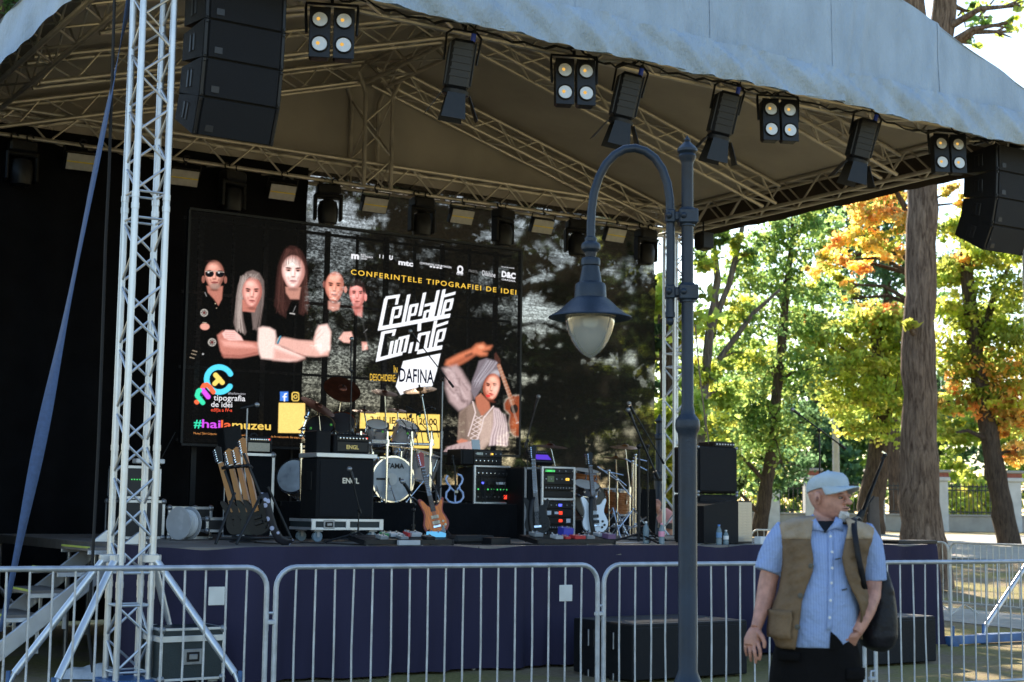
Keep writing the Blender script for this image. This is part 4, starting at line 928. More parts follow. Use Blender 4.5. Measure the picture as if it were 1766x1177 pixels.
def facing(a): return Matrix.Rotation(a, 4, 'Z')
# ================================================================ line arrays
BADGE = mat('dark_badge', (.014, .016, .021), .5)
def line_array(label, x0, y, ztop, n, tilts, width=.86, rot=0.):
    t = thing('line_array', label, 'loudspeakers', (x0+width/2, y, ztop), 'line arrays hung at the front corners')
    H, D = .345, .50; p = Vector((0, 0, 0)); base = Matrix.Translation((x0, y, ztop)) @ facing(rot)
    q = MB(); q.M = base
    for a in (.08, width-.08): q.box((a, .22, .12), (.06, .4, .10), None, .006)
    q.box((width/2, .22, .2), (width, .08, .07), None, .006); q.cyl((width/2, .22, .2), (width/2, .22, .75), .014, 8); q.build('fly_bar', BLACKM, t)
    for k in range(n):
        M = base @ Matrix.Translation(p) @ Matrix.Rotation(R_(tilts[k]), 4, 'X')
        q = MB(); q.M = M
        pr = [(0, 0), (D, -.05), (D, -H+.05), (0, -H+.004)]
        vs = [(0, a, b) for a, b in pr]+[(width, a, b) for a, b in pr]
        q.add(vs, [(0, 1, 2, 3), (7, 6, 5, 4), (0, 4, 5, 1), (1, 5, 6, 2), (2, 6, 7, 3), (3, 7, 4, 0)])
        c = q.build('cabinet', TOLEX, t)
        q = MB(); q.M = M; q.box((width/2, -.012, -H/2), (width-.10, .02, H-.02), None, .004); q.build('grille', GRILLE, c)
        for a in (.022, width-.022): q = MB(); q.M = M; q.box((a, .004, -H/2), (.03, .035, H-.004), None, .004); q.box((a, -.018, -.02), (.022, .02, .03), None, .003); q.box((a, -.018, -H+.03), (.022, .02, .03), None, .003); q.build('rigging_bar', BLACKM, c)
        for sx in (-.002, width+.002):
            q = MB(); q.M = M; q.box((sx, .26, -H/2), (.012, .13, .16), None, .03); r_ = q.build('handle_recess', BLACKM, c)
            q = MB(); q.M = M; q.box((sx*1.01-.008 if sx < 0 else sx+.008, .26, -H/2), (.012, .02, .15), None, .004); q.build('handle', TOLEX, c)
        q = MB(); q.M = M; q.box((.14, -.024, -H+.075), (.075, .006, .06), None, .002); q.build('badge', BADGE, c)
        b = Matrix.Rotation(R_(tilts[k]), 4, 'X') @ Vector((0, 0, -H)); p = p+b
    return t
YA = -.28
_t = ony(353, 31, YA); _w = ony(493, 54, YA).x-_t.x
line_array('line array of black cabinets hanging beside the bright front tower', _t.x, YA, ony(353, 31, YA).z+.345*1.0, 4, [1, 4, 9, 22], _w)
_t = ony(1716, 251, YA+.05)
line_array('line array of black cabinets hanging under the right corner of the roof', _t.x, YA+.05, ony(1712, 292, YA+.05).z+.34, 4, [0, 4, 13, 25], _w)
# ================================================================ lamps on the trusses
LENSW = mat('lamp_reflector', (.62, .61, .58), .42, .4, .08, 20)
COBY = emit('amber_led_chip', (.9, .50, .10), .30)
STROBE = mat('frosted_strobe_face', (.44, .43, .40), .55, 0, .12, 14)
STRY = mat('yellow_strobe_tube', (.75, .60, .07), .4)
BLUEC = mat('blue_plug', (.03, .08, .6), .4)
def clamp(q, x, y, z): q.tube([(x+.045*math.cos(a*.7), y, z+.04+.045*math.sin(a*.7)) for a in range(8)], .012, 6); q.box((x, y, z-.02), (.03, .035, .05))
def blinder(label, x, z):
    t = thing('blinder_light', label, 'stage light', (0, 0, 0), 'four lamp blinders on the front truss')
    q = MB()
    q.tube([(-.235, 0, -.30), (-.245, 0, -.05), (-.24, 0, .0), (.24, 0, .0), (.245, 0, -.05), (.235, 0, -.30)], .014, 8, flat=1.6); clamp(q, 0, 0, .05); q.build('yoke', BLACKM, t)
    for sx in (-1, 1):
        q = MB(); q.box((sx*.112, 0, -.31), (.19, .14, .49), None, .02); q.box((sx*.112, .09, -.31), (.13, .08, .36), None, .02); q.box((sx*.112, -.072, -.31), (.198, .012, .50), None, .004)
        hz = q.build('housing', BLACKM, t)
        for zz in (-.19, -.43):
            q = MB(); MX = Matrix.Translation((sx*.112, -.075, zz)) @ Matrix.Rotation(R_(90), 4, 'X')
            q.lathe([(.082, 0), (.084, .018), (.076, .026), (.070, .018), (.069, .0)], n=24, M=MX, cap=False); q.build('bezel', BLACK, hz)
            q = MB(); q.lathe([(.0695, .012), (.055, .003), (.03, -.004), (.012, -.006)], n=24, M=MX); q.build('reflector', LENSW, hz)
            q = MB(); q.lathe([(.018, .012), (.016, .0165), (.0, .018)], n=14, M=MX @ Matrix.Translation((-.016, .004, 0))); q.build('led_chip', COBY, hz)
    t.location = (x, -.1, z); t.rotation_euler = (R_(-4), 0, R_(-24)); return t
def fresnel(label, x, z, tilt, yaw):
    t = thing('fresnel_light', label, 'stage light', (0, 0, 0), 'barn door spotlights on the front truss')
    q = MB(); q.box((0, 0, -.28), (.25, .25, .50), None, .035); q.box((.13, 0, -.26), (.012, .20, .44), None, .003)
    for k in range(6): q.box((-.128, -.09+k*.036, -.28), (.012, .012, .42))
    for k in range(5): q.box((0, -.128, -.12-k*.07), (.2, .012, .018))
    q.build('housing', BLACKM, t)
    q = MB(); q.lathe([(.11, -.52), (.135, -.53), (.135, -.575), (.12, -.58)], n=20); q.build('gate_ring', BLACK, t)
    q = MB(); q.lathe([(.118, -.562), (.08, -.575), (.0, -.582)], n=20); q.build('lens', LENSW, t)
    for k, (op, wd) in enumerate(((12, .21), (26, .20), (12, .21), (30, .20))):
        q = MB(); a = k*math.pi/2
        q.M = Matrix.Rotation(a, 4, 'Z') @ Matrix.Translation((0, -.14, -.57)) @ Matrix.Rotation(R_(-op), 4, 'X')
        q.prism([(-wd*.42, 0), (wd*.42, 0), (wd*.58, -.26), (-wd*.58, -.26)], -.003, .003, Matrix.Rotation(R_(90), 4, 'X')); q.build('barn_door', BLACKM, t)
    q = MB(); q.tube([(-.165, 0, -.25), (-.175, 0, .02), (-.12, 0, .07), (.12, 0, .07), (.175, 0, .02), (.165, 0, -.25)], .013, 8, flat=1.8); clamp(q, 0, 0, .12); q.build('yoke', BLACKM, t)
    q = MB(); q.cyl((.09, -.04, -.03), (.09, -.04, .05), .026, 12); q.build('power_plug', BLUEC, t)
    q = MB(); q.cyl((.09, -.04, .05), (.09, -.04, .085), .022, 10); q.tube([(.09, -.04, .08), (.1, -.05, .17), (.04, 0, .24), (-.02, .05, .22)], .008, 6); q.build('power_cable', RUBBER, t)
    t.location = (x, -.1, z); t.rotation_euler = Euler((R_(tilt), R_(yaw), R_(-24)), 'XYZ'); return t
bl = ['leftmost blinder of four lamps, near the left line array', 'blinder of four lamps hanging between the first two barn door spots', 'blinder of four lamps between the two right barn door spots', 'rightmost blinder of four lamps beside the right line array']
for (px, py), lb in zip(((573, 8), (990, 97), (1341, 166), (1632, 227)), bl):
    c = ony(px, py, -.1); blinder(lb, c.x, c.z)
fl = ['leftmost barn door spotlight with a pale lit flap', 'barn door spotlight hanging above the lamp post arch', 'barn door spotlight just right of the lamp post finial', 'rightmost barn door spotlight between the two right blinders']
for (px, py), lb, ti, ya in zip(((800, 66), (1090, 124), (1258, 156), (1496, 203)), fl, (8, 8, 10, 8), (7, 11, 11, 12)):
    c = ony(px, py, -.1); fresnel(lb, c.x, c.z, ti, ya)
sl = ['strobe panel farthest left, partly behind the blue strap', 'strobe panel just right of the bright front tower', 'strobe panel above the tallest figure on the screen', 'strobe panel above the yellow headline', 'strobe panel left of the lamp post arm', 'strobe panel seen inside the lamp post arch', 'rightmost strobe panel behind the lamp post']
for k, ((px, py), lb) in enumerate(zip(((140, 280), (318, 307), (487, 332), (647, 354), (797, 374), (936, 391), (1062, 406)), sl)):
    c = ony(px, py, 7.12); t = thing('strobe_light', lb, 'stage light', (0, 0, 0), 'strobe panels along the rear truss')
    q = MB(); q.box((0, .04, 0), (.42, .10, .25), None, .012); q.build('housing', BLACKM, t)
    q = MB(); q.box((0, -.012, 0), (.39, .012, .22), None, .003); q.build('front_panel', STROBE, t)
    q = MB(); q.box((0, -.021, 0), (.385, .012, .018), None, .003); q.build('tube_strip', STRY, t)
    q = MB(); q.tube([(-.2, .05, 0), (-.225, .05, .05), (-.225, .05, .19), (.225, .05, .19), (.225, .05, .05), (.2, .05, 0)], .012, 6); clamp(q, 0, .05, .22); q.build('yoke', BLACKM, t)
    t.location = c; t.rotation_euler = (R_(26), 0, R_(-4+k*1.2))
hp = thing('moving_head', '', 'stage light', (0, 0, 0), 'moving heads along the rear truss')
q = MB(); q.box((0, 0, -.12), (.36, .24, .16), None, .03); clamp(q, -.1, 0, -.02); clamp(q, .1, 0, -.02); q.build('base', BLACKM, hp)
q = MB()
for s in (-1, 1): q.box((s*.19, 0, -.38), (.05, .15, .40), None, .02)
q.box((0, 0, -.22), (.40, .17, .06), None, .02); q.build('yoke', BLACK, hp)
q = MB(); q.lathe([(.06, -.26), (.13, -.30), (.155, -.40), (.15, -.55), (.135, -.62), (.12, -.63)], n=20); q.build('head', BLACKM, hp)
q = MB(); q.lathe([(.118, -.628), (.08, -.64), (0, -.645)], n=20); q.build('lens', mat('dark_lens', (.02, .02, .03), .08, 0, .1, 4, spec=.8), hp)
ml = ['moving head at the far left end of the rear truss', 'moving head above the man with sunglasses on the screen', 'moving head beside the glowing gap above the screen', 'moving head above the middle of the yellow headline', 'moving head left of the lamp post arm on the rear truss', 'moving head seen through the lamp post arch', 'moving head nearest the rear right tower']
for k, (px, lb) in enumerate(zip((34, 400, 566, 728, 868, 996, 1114), ml)):
    x = ony(px, 340, RD-.2).x
    if k == 0: o = hp
    else: o = dup(hp, lb)
    o['label'] = lb; o.location = (x, RD-.2, ZB-.03); o.rotation_euler = (0, 0, R_(20*math.sin(k*2.1)))
q = MB(); c = ony(1213, 406, 6.3); q.box((c.x, 6.3, c.z-.1), (.26, .24, .30), None, .04); q.box((c.x, 6.17, c.z-.1), (.22, .012, .26), None, .01); q.tube([(c.x, 6.3, c.z+.05), (c.x, 6.3, ZB)], .015, 8)
tag(q.build('small_speaker', BLACK), 'small black loudspeaker hanging under the right truss beside the lamp post', 'loudspeaker')
# ================================================================ lamp post
LD = 9.5
lp = ond(1186, 960, LD); LX, LY = lp.x, lp.y; kx = LD/F_PX
def lz(py): return float(ond(1186, py, LD).z)
post = thing('lamp_post', 'dark blue cast iron lamp post with an arched arm and hanging lantern', 'lamp post', (LX, LY, 0))
q = MB(); q.lathe([(.16, 0), (.16, .10), (.13, .14), (.10, .5), (.08, .55), (.06, .60), (.060, lz(748)-.04), (.063, lz(748)), (.076, lz(742)), (.080, lz(734)), (.076, lz(725)), (.056, lz(718)), (.046, lz(714)), (.044, lz(708)), (.0385, lz(700)), (.0385, lz(283)), (.044, lz(279)), (.050, lz(276)), (.058, lz(270)), (.050, lz(266)), (.066, lz(262)), (.066, lz(258)), (.050, lz(253)), (.026, lz(247)), (.018, lz(245)), (.022, lz(242)), (.010, lz(238)), (.002, lz(234))], (LX, LY, 0), 28)
q.build('post', LAMPP, post, ang=30)
ca = math.atan2(RH.y, RH.x)
for ya, yb in ((362, 387), (492, 518)):
    zc = (lz(ya)+lz(yb))/2; h = lz(ya)-lz(yb)
    q = MB(); q.box(Vector((LX, LY, zc))+RH*.004, (.125, .115, h), (0, 0, ca), .008)
    q.box(Vector((LX, LY, zc))-RH*.112, (.062, .085, h*.9), (0, 0, ca), .008); q.box(Vector((LX, LY, zc))-RH*.07, (.05, .06, h*.62), (0, 0, ca), .01)
    for dx in (.03, .125): b = Vector((LX, LY, zc))-RH*dx-FH*.055; q.ball(b, (.022, .02, .022), 10, 8)
    q.lathe([(.05, 0), (.05, .012)], (LX, LY, zc-h/2-.014), 20); q.lathe([(.05, 0), (.046, .012)], (LX, LY, zc+h/2), 20); q.build('clamp', LAMPP, post)
apx = [(1157, 545), (1157, 505), (1157.5, 440), (1157, 377), (1156, 345), (1152, 318), (1143, 293), (1130, 274), (1113, 262), (1095, 257), (1077, 259), (1059, 269), (1044, 285), (1032, 307), (1023, 335), (1019, 365), (1018, 392), (1018, 414)]
AP = [Vector((LX, LY, lz(y)))+RH*((x-1187+ (588-y)*.0)*kx) for x, y in apx]
q = MB(); q.tube(AP, .028, 16); q.ball(AP[0]-Vector((0, 0, .035)), (.025, .025, .032), 12, 8); q.cyl(AP[0]-Vector((0, 0, .012)), AP[0]-Vector((0, 0, -.02)), .033, 14); q.build('arched_arm', LAMPP, post, ang=60)
lc = AP[-1]; 
def l2(py): return lz(py)-lz(414)
prof = [(.030, l2(411)), (.040, l2(413)), (.040, l2(419)), (.058, l2(423)), (.064, l2(428)), (.060, l2(433)), (.040, l2(438)), (.034, l2(446)), (.058, l2(448)), (.062, l2(452)), (.062, l2(460)), (.056, l2(462)), (.058, l2(466)), (.074, l2(489)), (.094, l2(492)), (.100, l2(497)), (.104, l2(516)), (.122, l2(519)), (.150, l2(526)), (.19, l2(536)), (.225, l2(543)), (.268, l2(549)), (.272, l2(551)), (.262, l2(552)), (.21, l2(546)), (.17, l2(541)), (.15, l2(540))]
q = MB(); q.lathe(prof, lc, 40, cap=False); lh = q.build('lantern_hood', LAMPP, post, ang=30)
gm, gt, go = nodes('dusty_clear_glass')
ga = N(gt, 'ShaderNodeBsdfTransparent'); ga.inputs[0].default_value = (.80, .82, .80, 1); gb = N(gt, 'ShaderNodeBsdfGlossy'); gb.inputs[1].default_value = .15; gd = N(gt, 'ShaderNodeBsdfDiffuse'); gd.inputs[0].default_value = (.72, .72, .70, 1)
gx = N(gt, 'ShaderNodeMixShader'); gx.inputs[0].default_value = .36; gt.links.new(ga.outputs[0], gx.inputs[1]); gt.links.new(gd.outputs[0], gx.inputs[2])
gl = N(gt, 'ShaderNodeLayerWeight'); gl.inputs[0].default_value = .35; g2 = N(gt, 'ShaderNodeMixShader'); gt.links.new(gl.outputs['Facing'], g2.inputs[0]); gt.links.new(gx.outputs[0], g2.inputs[1]); gt.links.new(gb.outputs[0], g2.inputs[2]); gt.links.new(g2.outputs[0], go.inputs[0])
q = MB(); q.lathe([(.160, l2(546)), (.162, l2(550)), (.154, l2(563)), (.139, l2(577)), (.118, l2(590)), (.092, l2(601)), (.062, l2(610)), (.034, l2(616)), (.012, l2(619)), (.002, l2(620))], lc, 36, cap=False); q.build('glass_globe', gm, post, ang=70)
q = MB(); q.lathe([(.163, l2(543)), (.166, l2(546)), (.163, l2(549)), (.15, l2(549))], lc, 36, cap=False); q.build('globe_ring', STEEL, lh)
q = MB(); q.lathe([(.03, l2(540)), (.03, l2(548)), (.048, l2(553)), (.05, l2(560)), (.035, l2(566)), (.004, l2(568))], lc, 18); q.build('bulb', WHITEP, lh)
# ================================================================ crowd barriers
def barrier_proto(name, label, m, group, Hh=1.22, zb=.27):
    t = thing(name, label, 'barrier', (0, 0, 0), group); L = 2.32; rr = .13; r = .0165
    q = MB(); pts = [(0, 0, .06)]
    pts += [(rr-rr*math.cos(a), 0, Hh-rr+rr*math.sin(a)) for a in [R_(x) for x in range(0, 91, 15)]]
    pts += [(L-rr+rr*math.sin(a), 0, Hh-rr+rr*math.cos(a)) for a in [R_(x) for x in range(0, 91, 15)]]+[(L, 0, .06)]
    q.tube(pts, r, 10); q.tube([(0, 0, zb), (L, 0, zb)], .014, 10); q.build('frame', m, t, ang=60)
    q = MB(); n = 17
    rb = random.Random(3)
    for i in range(1, n+1):
        x = L*i/(n+1); q.tube([(x, 0, zb), (x+rb.uniform(-.006, .006), rb.uniform(-.006, .006), .7), (x, 0, Hh-.004)], .0068, 8)
    q.build('bars', m, t)
    for x in (.28, L-.28):
        q = MB(); q.tube([(x, -.30, .02), (x, -.26, .045), (x, 0, zb-.02), (x, .26, .045), (x, .30, .02)], .013, 8); q.build('foot', m, t)
    for z in (Hh-.28, .40):
        q = MB(); q.tube([(0, 0, z), (-.045, 0, z), (-.05, 0, z-.01), (-.05, 0, z-.11)], .009, 8); q.box((-.035, 0, z-.055), (.07, .03, .028), None, .005); q.build('hook', m, t)
    return t
def bar_at(t): 
    l, z = -2.795+.885*t, 8.6+.465*t
    return Vector(CAM)*1 + RH*l + FH*z
bdir = (bar_at(1)-bar_at(0)); bang = math.atan2(bdir.y, bdir.x)
b0 = barrier_proto('crowd_barrier', 'steel crowd barrier crossing in front of the bright tower and stairs', GALV, 'galvanised barriers along the front of the stage')
def place(o, t, extra=0.): p = bar_at(t); o.location = (p.x, p.y, 0); o.rotation_euler = (0, 0, bang+extra)
place(b0, -.85)
b1 = dup(b0, 'steel crowd barrier before the navy skirt, ending at the subwoofer'); place(b1, 1.53)
b2 = dup(b0, 'steel crowd barrier passing behind the lamp post and the man'); place(b2, 3.9)
b3 = dup(b0, 'steel crowd barrier right of the man with sunlit ground behind it'); place(b3, 6.33)
PLATE = mat('blank_white_plate', (.62, .63, .62), .6, 0, .1, 8)
for o, xs_, zz in ((b0, 2.0, 1.05), (b1, 2.06, 1.03)):      # small blank plates fixed between two bars
    q = MB(); q.box((xs_, -.012, zz), (.10, .006, .11), None, .002); p = q.build('plate', PLATE); p.parent = o
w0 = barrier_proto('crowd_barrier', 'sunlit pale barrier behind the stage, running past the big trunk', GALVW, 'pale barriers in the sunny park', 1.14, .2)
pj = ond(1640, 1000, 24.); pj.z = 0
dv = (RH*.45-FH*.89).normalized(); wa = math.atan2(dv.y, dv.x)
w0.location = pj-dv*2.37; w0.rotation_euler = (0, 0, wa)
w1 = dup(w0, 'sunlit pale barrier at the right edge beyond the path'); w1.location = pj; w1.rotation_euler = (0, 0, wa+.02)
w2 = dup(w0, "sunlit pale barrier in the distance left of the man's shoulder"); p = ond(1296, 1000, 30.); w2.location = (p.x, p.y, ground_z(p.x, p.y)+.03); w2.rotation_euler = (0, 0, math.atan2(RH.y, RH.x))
# ================================================================ subwoofers on the grass
SUBTOP = mat('sky_lit_black_top', (.055, .056, .058), .55, 0, .25, 6)  # black lightened to stand for sky light on the cabinet tops
def subwoofer(label, x1, x0, yf, zt, dep=.95):
    t = thing('subwoofer', label, 'subwoofer', ((x0+x1)/2, yf+dep/2, 0), 'subwoofers before the stage')
    q = MB(); q.box(((x0+x1)/2, yf+dep/2, zt/2+.01), (x1-x0, dep, zt-.02), None, .012); c = q.build('cabinet', TOLEX, t)
    q = MB(); q.box(((x0+x1)/2, yf-.012, zt/2), (x1-x0-.06, .022, zt-.06), None, .004); q.build('grille', GRILLE, t)
    q = MB(); q.box(((x0+x1)/2, yf+dep/2, zt+.0005), (x1-x0-.03, dep-.03, .004), None, .001); q.build('sky_lit_top', SUBTOP, t)  # thin added sheet that carries the painted sky light
    for k in range(2): q = MB(); q.box(((x0+x1)/2, yf+.10+k*(dep-.2), zt+.004), (x1-x0-.05, .008, .004)); q.build('seam_strip', BLACKM, t)
    for dy, dz in ((.28, .17), (.28, .55), (.68, .17), (.68, .55)):
        for s, xx in ((-1, x0), (1, x1)):
            q = MB(); q.box((xx+s*.002, yf+dy, zt-dz), (.012, .15, .17), None, .004); h = q.build('handle_recess', BLACK, t)
            q = MB(); q.box((xx+s*.012, yf+dy, zt-dz), (.014, .022, .16), None, .005); q.build('handle', STEEL, h)
    for dx in (.12, x1-x0-.12):
        q = MB(); q.box((x0+dx, yf+dep/2, .008), (.09, dep*.8, .02)); q.build('skid', RUBBER, t)
    return t
YS = -1.3
p1_, p2_, p3_ = ony(1091, 1078, YS), ony(1289, 1072, YS), ony(1614, 1063, YS)
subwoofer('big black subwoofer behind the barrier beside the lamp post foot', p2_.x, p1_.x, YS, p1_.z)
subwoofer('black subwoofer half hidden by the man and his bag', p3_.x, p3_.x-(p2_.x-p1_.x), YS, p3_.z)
# ================================================================ strap, cable, white sheet at the left
q = MB(); rows = []; NS = 60
A0, A1 = ond(228, -25, 12.9), ond(2, 1090, 12.0)
for i in range(NS+1):
    u = i/NS; c = A0.lerp(A1, u)+RH*(.10*math.sin(math.pi*u)*-.2)-Vector((0, 0, .16*math.sin(math.pi*u)))
    tw = 1.1+3.3*u+.5*math.sin(u*9); w = Vector((math.cos(tw)*RH.x, math.cos(tw)*RH.y, 0))*.052+FH*math.sin(tw)*.052
    rows.append([c-w, c+w])
q.grid(rows); sm = mat('blue_webbing', (.055, .095, .20), .75, 0, .15, 30, .2, 120)
so = q.build('ratchet_strap', sm); tag(so, 'long twisted blue strap slanting down left of the bright tower', 'strap')
md = so.modifiers.new('thickness', 'SOLIDIFY'); md.thickness = .003
q = MB(); q.tube([ond(x, y, 12.75) for x, y in ((198, -20), (194, 120), (188, 300), (182, 420), (176, 600), (170, 760), (163, 900), (157, 1010), (152, 1090), (160, 1160))], .014, 8)
tag(q.build('hanging_cable', RUBBER), 'thin black cable hanging between the strap and the bright tower', 'cable')
q = MB(); rows = []; c = onz(160, 1160, .05)
rg = np.random.default_rng(4)
for j in range(9):
    r = []
    for i in range(25):
        u, v = i/24*2-1, j/8*2-1; e = max(0, 1-abs(u)**3)*max(0, 1-abs(v)**2.5)
        p = c+RH*(u*.30)+FH*(v*.22); z = .012+e*(.10+.022*math.sin(u*5+v*3)+.008*math.sin(u*12-v*8))
        r.append((p.x, p.y, z))
    rows.append(r)
q.grid(rows); tag(q.build('white_sack', mat('white_woven_plastic', (.6, .62, .64), .6, 0, .08, 20, .3, 60), None, ang=70), 'crumpled white sack lying on the grass behind the left tower foot', 'sack')
# ================================================================ cases, cabinets, racks on the stage
ZR = ZS+.43                                   # top of the drum riser
def flight_case(t, c, d, m=CASE, corner=True, lid=None, rot=None, edge=.03):
    """panels with aluminium edge angles and ball corners, as parts of t; c is the centre of the base"""
    x, y, z = d; cz = Vector(c)+Vector((0, 0, z/2))
    q = MB(); q.box(cz, (x-.008, y-.008, z-.008), None, .003); b = q.build('case_body', m, t)
    q = MB(); e = edge
    for sx in (-1, 1):
        for sy in (-1, 1): q.box(cz+Vector((sx*(x-e)/2, sy*(y-e)/2, 0)), (e, e, z-e*2), None, .002)
        for sz in (-1, 1): q.box(cz+Vector((sx*(x-e)/2, 0, sz*(z-e)/2)), (e, y-e*2, e), None, .002)
    for sy in (-1, 1):
        for sz in (-1, 1): q.box(cz+Vector((0, sy*(y-e)/2, sz*(z-e)/2)), (x-e*2, e, e), None, .002)
    if lid: q.box(cz+Vector((0, -(y)/2, z/2-lid)), (x-.01, .012, .05), None, .002); q.box(cz+Vector((-x/2, 0, z/2-lid)), (.012, y-.01, .05), None, .002); q.box(cz+Vector((x/2, 0, z/2-lid)), (.012, y-.01, .05), None, .002)
    q.build('edge_angle', ALU, t)
    if corner:
        q = MB()
        for sx in (-1, 1):
            for sy in (-1, 1):
                for sz in (-1, 1): q.ball(cz+Vector((sx*(x/2-.016), sy*(y/2-.016), sz*(z/2-.016))), .034, 10, 8)
        q.build('ball_corner', STEEL, t)
    return b
def latch(t, p, w=.14, h=.11):
    q = MB(); q.box(p, (w, .008, h), None, .003); l = q.build('latch', STEEL, t)
    q = MB(); q.box(Vector(p)+Vector((0, -.007, 0)), (w*.7, .010, h*.62), None, .004); q.build('latch_dish', BLACKM, l)
    q = MB(); q.box(Vector(p)+Vector((0, -.014, 0)), (w*.45, .012, h*.34), None, .004); q.build('latch_bow', STEEL, l)
def caster(t, p, h=.13):
    x, y, z = p; q = MB(); q.box((x, y, h-.012), (.09, .07, .02), None, .003)
    for s in (-1, 1): q.box((x, y+s*.028, h*.66), (.03, .006, h*.6))
    c = q.build('caster', STEEL, t); q = MB(); r = h*.40
    q.lathe([(r*.5, -.018), (r, -.018), (r, .018), (r*.5, .018)], (x, y, r), 18, Matrix.Rotation(R_(90), 4, 'X')); q.build('wheel', mat('blue_grey_wheel', (.08, .12, .16), .4), c)
def at_floor(px, y, z=ZS): p = ony(px, 930, y); return Vector((p.x, y, z))
# ---- drum riser
YR = 3.35
RX0, RX1 = ony(484, 900, YR).x, ony(895, 900, YR).x
t = thing('drum_riser', 'low black draped riser carrying the drums and the violin', 'riser', ((RX0+RX1)/2, YR+1, ZS))
q = MB(); q.box(((RX0+RX1)/2, YR+.95, ZR-.03), (RX1-RX0, 1.9, .06), None, .004); q.build('deck', mat('riser_deck', (.03, .03, .034), .6, 0, .2, 5), t)
q = MB(); rows = []
for j in range(8): rows.append([(RX0+(RX1-RX0)*i/120, YR-.012-.012*math.sin(i*.9+j*.1)*(j/7), ZR-.002-(ZR-ZS-.01)*j/7) for i in range(121)])
q.grid(rows); rows = []
for j in range(8): rows.append([(RX0-.012-.01*math.sin(i*.9)*(j/7), YR+1.9*i/40, ZR-.002-(ZR-ZS-.01)*j/7) for i in range(41)])
q.grid(rows); q.build('skirt', DCLOTH, t, ang=70)
# ---- combo stack on a wheeled tray (centre)
GOLD = mat('gold_lettering', (.55, .42, .16), .35, .6); CHL = mat('bright_lettering', (.38, .39, .41), .3, .8)
def amp_head(t, x0, x1, y, z, h, dep, grille=BLACKM, panel=True, txt=None):
    q = MB(); q.box(((x0+x1)/2, y+dep/2, z+h/2), (x1-x0, dep, h), None, .018); a = q.build('amp_cabinet', TOLEX, t)
    q = MB(); q.box(((x0+x1)/2, y-.004, z+h*.36), (x1-x0-.07, .012, h*.5), None, .003); q.build('grille', grille, a)
    if panel:
        q = MB(); q.box(((x0+x1)/2, y-.004, z+h*.79), (x1-x0-.06, .012, h*.26), None, .003); q.build('control_panel', BLACKM, a)
        q = MB()
        for k in range(9): q.lathe([(.012, 0), (.012, .012), (.008, .02), (.0, .021)], (x0+.06+(x1-x0-.12)*k/8, y-.010, z+h*.79), 10, Matrix.Rotation(R_(90), 4, 'X'))
        q.build('knob', CHROME, a)
        q = MB(); q.box((x1-.05, y-.014, z+h*.82), (.022, .012, .018)); q.build('pilot_light', RED_E, a)
    q = MB(); q.tube([(x0+.12, y+dep/2, z+h), (x0+.14, y+dep/2, z+h+.03), (x1-.14, y+dep/2, z+h+.03), (x1-.12, y+dep/2, z+h)], .012, 6); q.build('handle', RUBBER, a)
    return a
YE = 2.05
e0, e1 = ony(546, 840, YE).x, ony(645, 840, YE).x; sh = .0
t = thing('guitar_amp_stack', 'tall guitar amplifier stack with gold lettering on a wheeled case tray', 'amplifier', ((e0+e1)/2, YE+.2, ZS))
zt = ZS+.135
q = MB(); q.box(((e0+e1)/2, YE+.2, zt+.05), (e1-e0+.16, .54, .10), None, .006); tray = q.build('tray', CASE, t)
q = MB()
for zz in (zt+.005, zt+.095): q.box(((e0+e1)/2, YE-.073, zz), (e1-e0+.17, .012, .03), None, .003); q.box((e0-.083, YE+.2, zz), (.012, .55, .03), None, .003)
for k in range(3): q.box((e0-.06+(e1-e0+.12)*k/2, YE-.075, zt+.05), (.05, .014, .12), None, .004)
q.build('edge_angle', ALU, tray); latch(tray, (e0+.12, YE-.078, zt+.05), .13, .09)
for dx in (.02, (e1-e0)-.02):
    for dy in (.0, .4):
        q = MB(); q.box((e0+dx, YE+dy, ZS+.12), (.10, .08, .025), None, .003); q.box((e0+dx, YE+dy-.03, ZS+.09), (.03, .006, .08)); c = q.build('caster', STEEL, t)
        q = MB(); q.lathe([(.02, -.02), (.055, -.02), (.055, .02), (.02, .02)], (e0+dx, YE+dy, ZS+.056), 18, Matrix.Rotation(R_(90), 4, 'X')); q.build('wheel', mat('pale_wheel', (.16, .22, .27), .4), c)
zc0, zc1 = zt+.10, ony(590, 790, YE).z
q = MB(); q.box(((e0+e1)/2, YE+.2, (zc0+zc1)/2), (e1-e0, .42, zc1-zc0), None, .02); cab = q.build('speaker_cabinet', TOLEX, t)
q = MB(); q.box(((e0+e1)/2, YE-.012, (zc0+zc1)/2), (e1-e0-.06, .014, zc1-zc0-.06), None, .004); q.build('grille', GRILLE, cab)
q = MB(); q.box((e0-.004, YE+.18, (zc0+zc1)/2+.08), (.012, .13, .2), None, .004); q.build('side_handle', BLACK, cab)
q = MB(); q.box(((e0+e1)/2, YE+.2, zc1+.025), (e1-e0+.04, .46, .05), None, .006); q.build('case_rim', ALU, cab)
letters('ENGL', ((e0+e1)/2-.05, YE-.022, (zc0+zc1)/2+.06), .20, CHL, cab, bold=.03)
zh = zc1+.05
ah = amp_head(t, ony(578, 760, YE+.03).x, ony(634, 760, YE+.03).x+.04, YE+.05, zh, ony(600, 749, YE).z-zh, .3); letters('ENGL', (ony(598, 770, YE+.03).x, YE+.036, zh+.05), .15, GOLD, ah, bold=.03)
q = MB(); q.box((ony(562, 760, YE).x, YE+.2, zh+.12), (.17, .3, .24), None, .01); q.build('side_box', TOLEX, t)
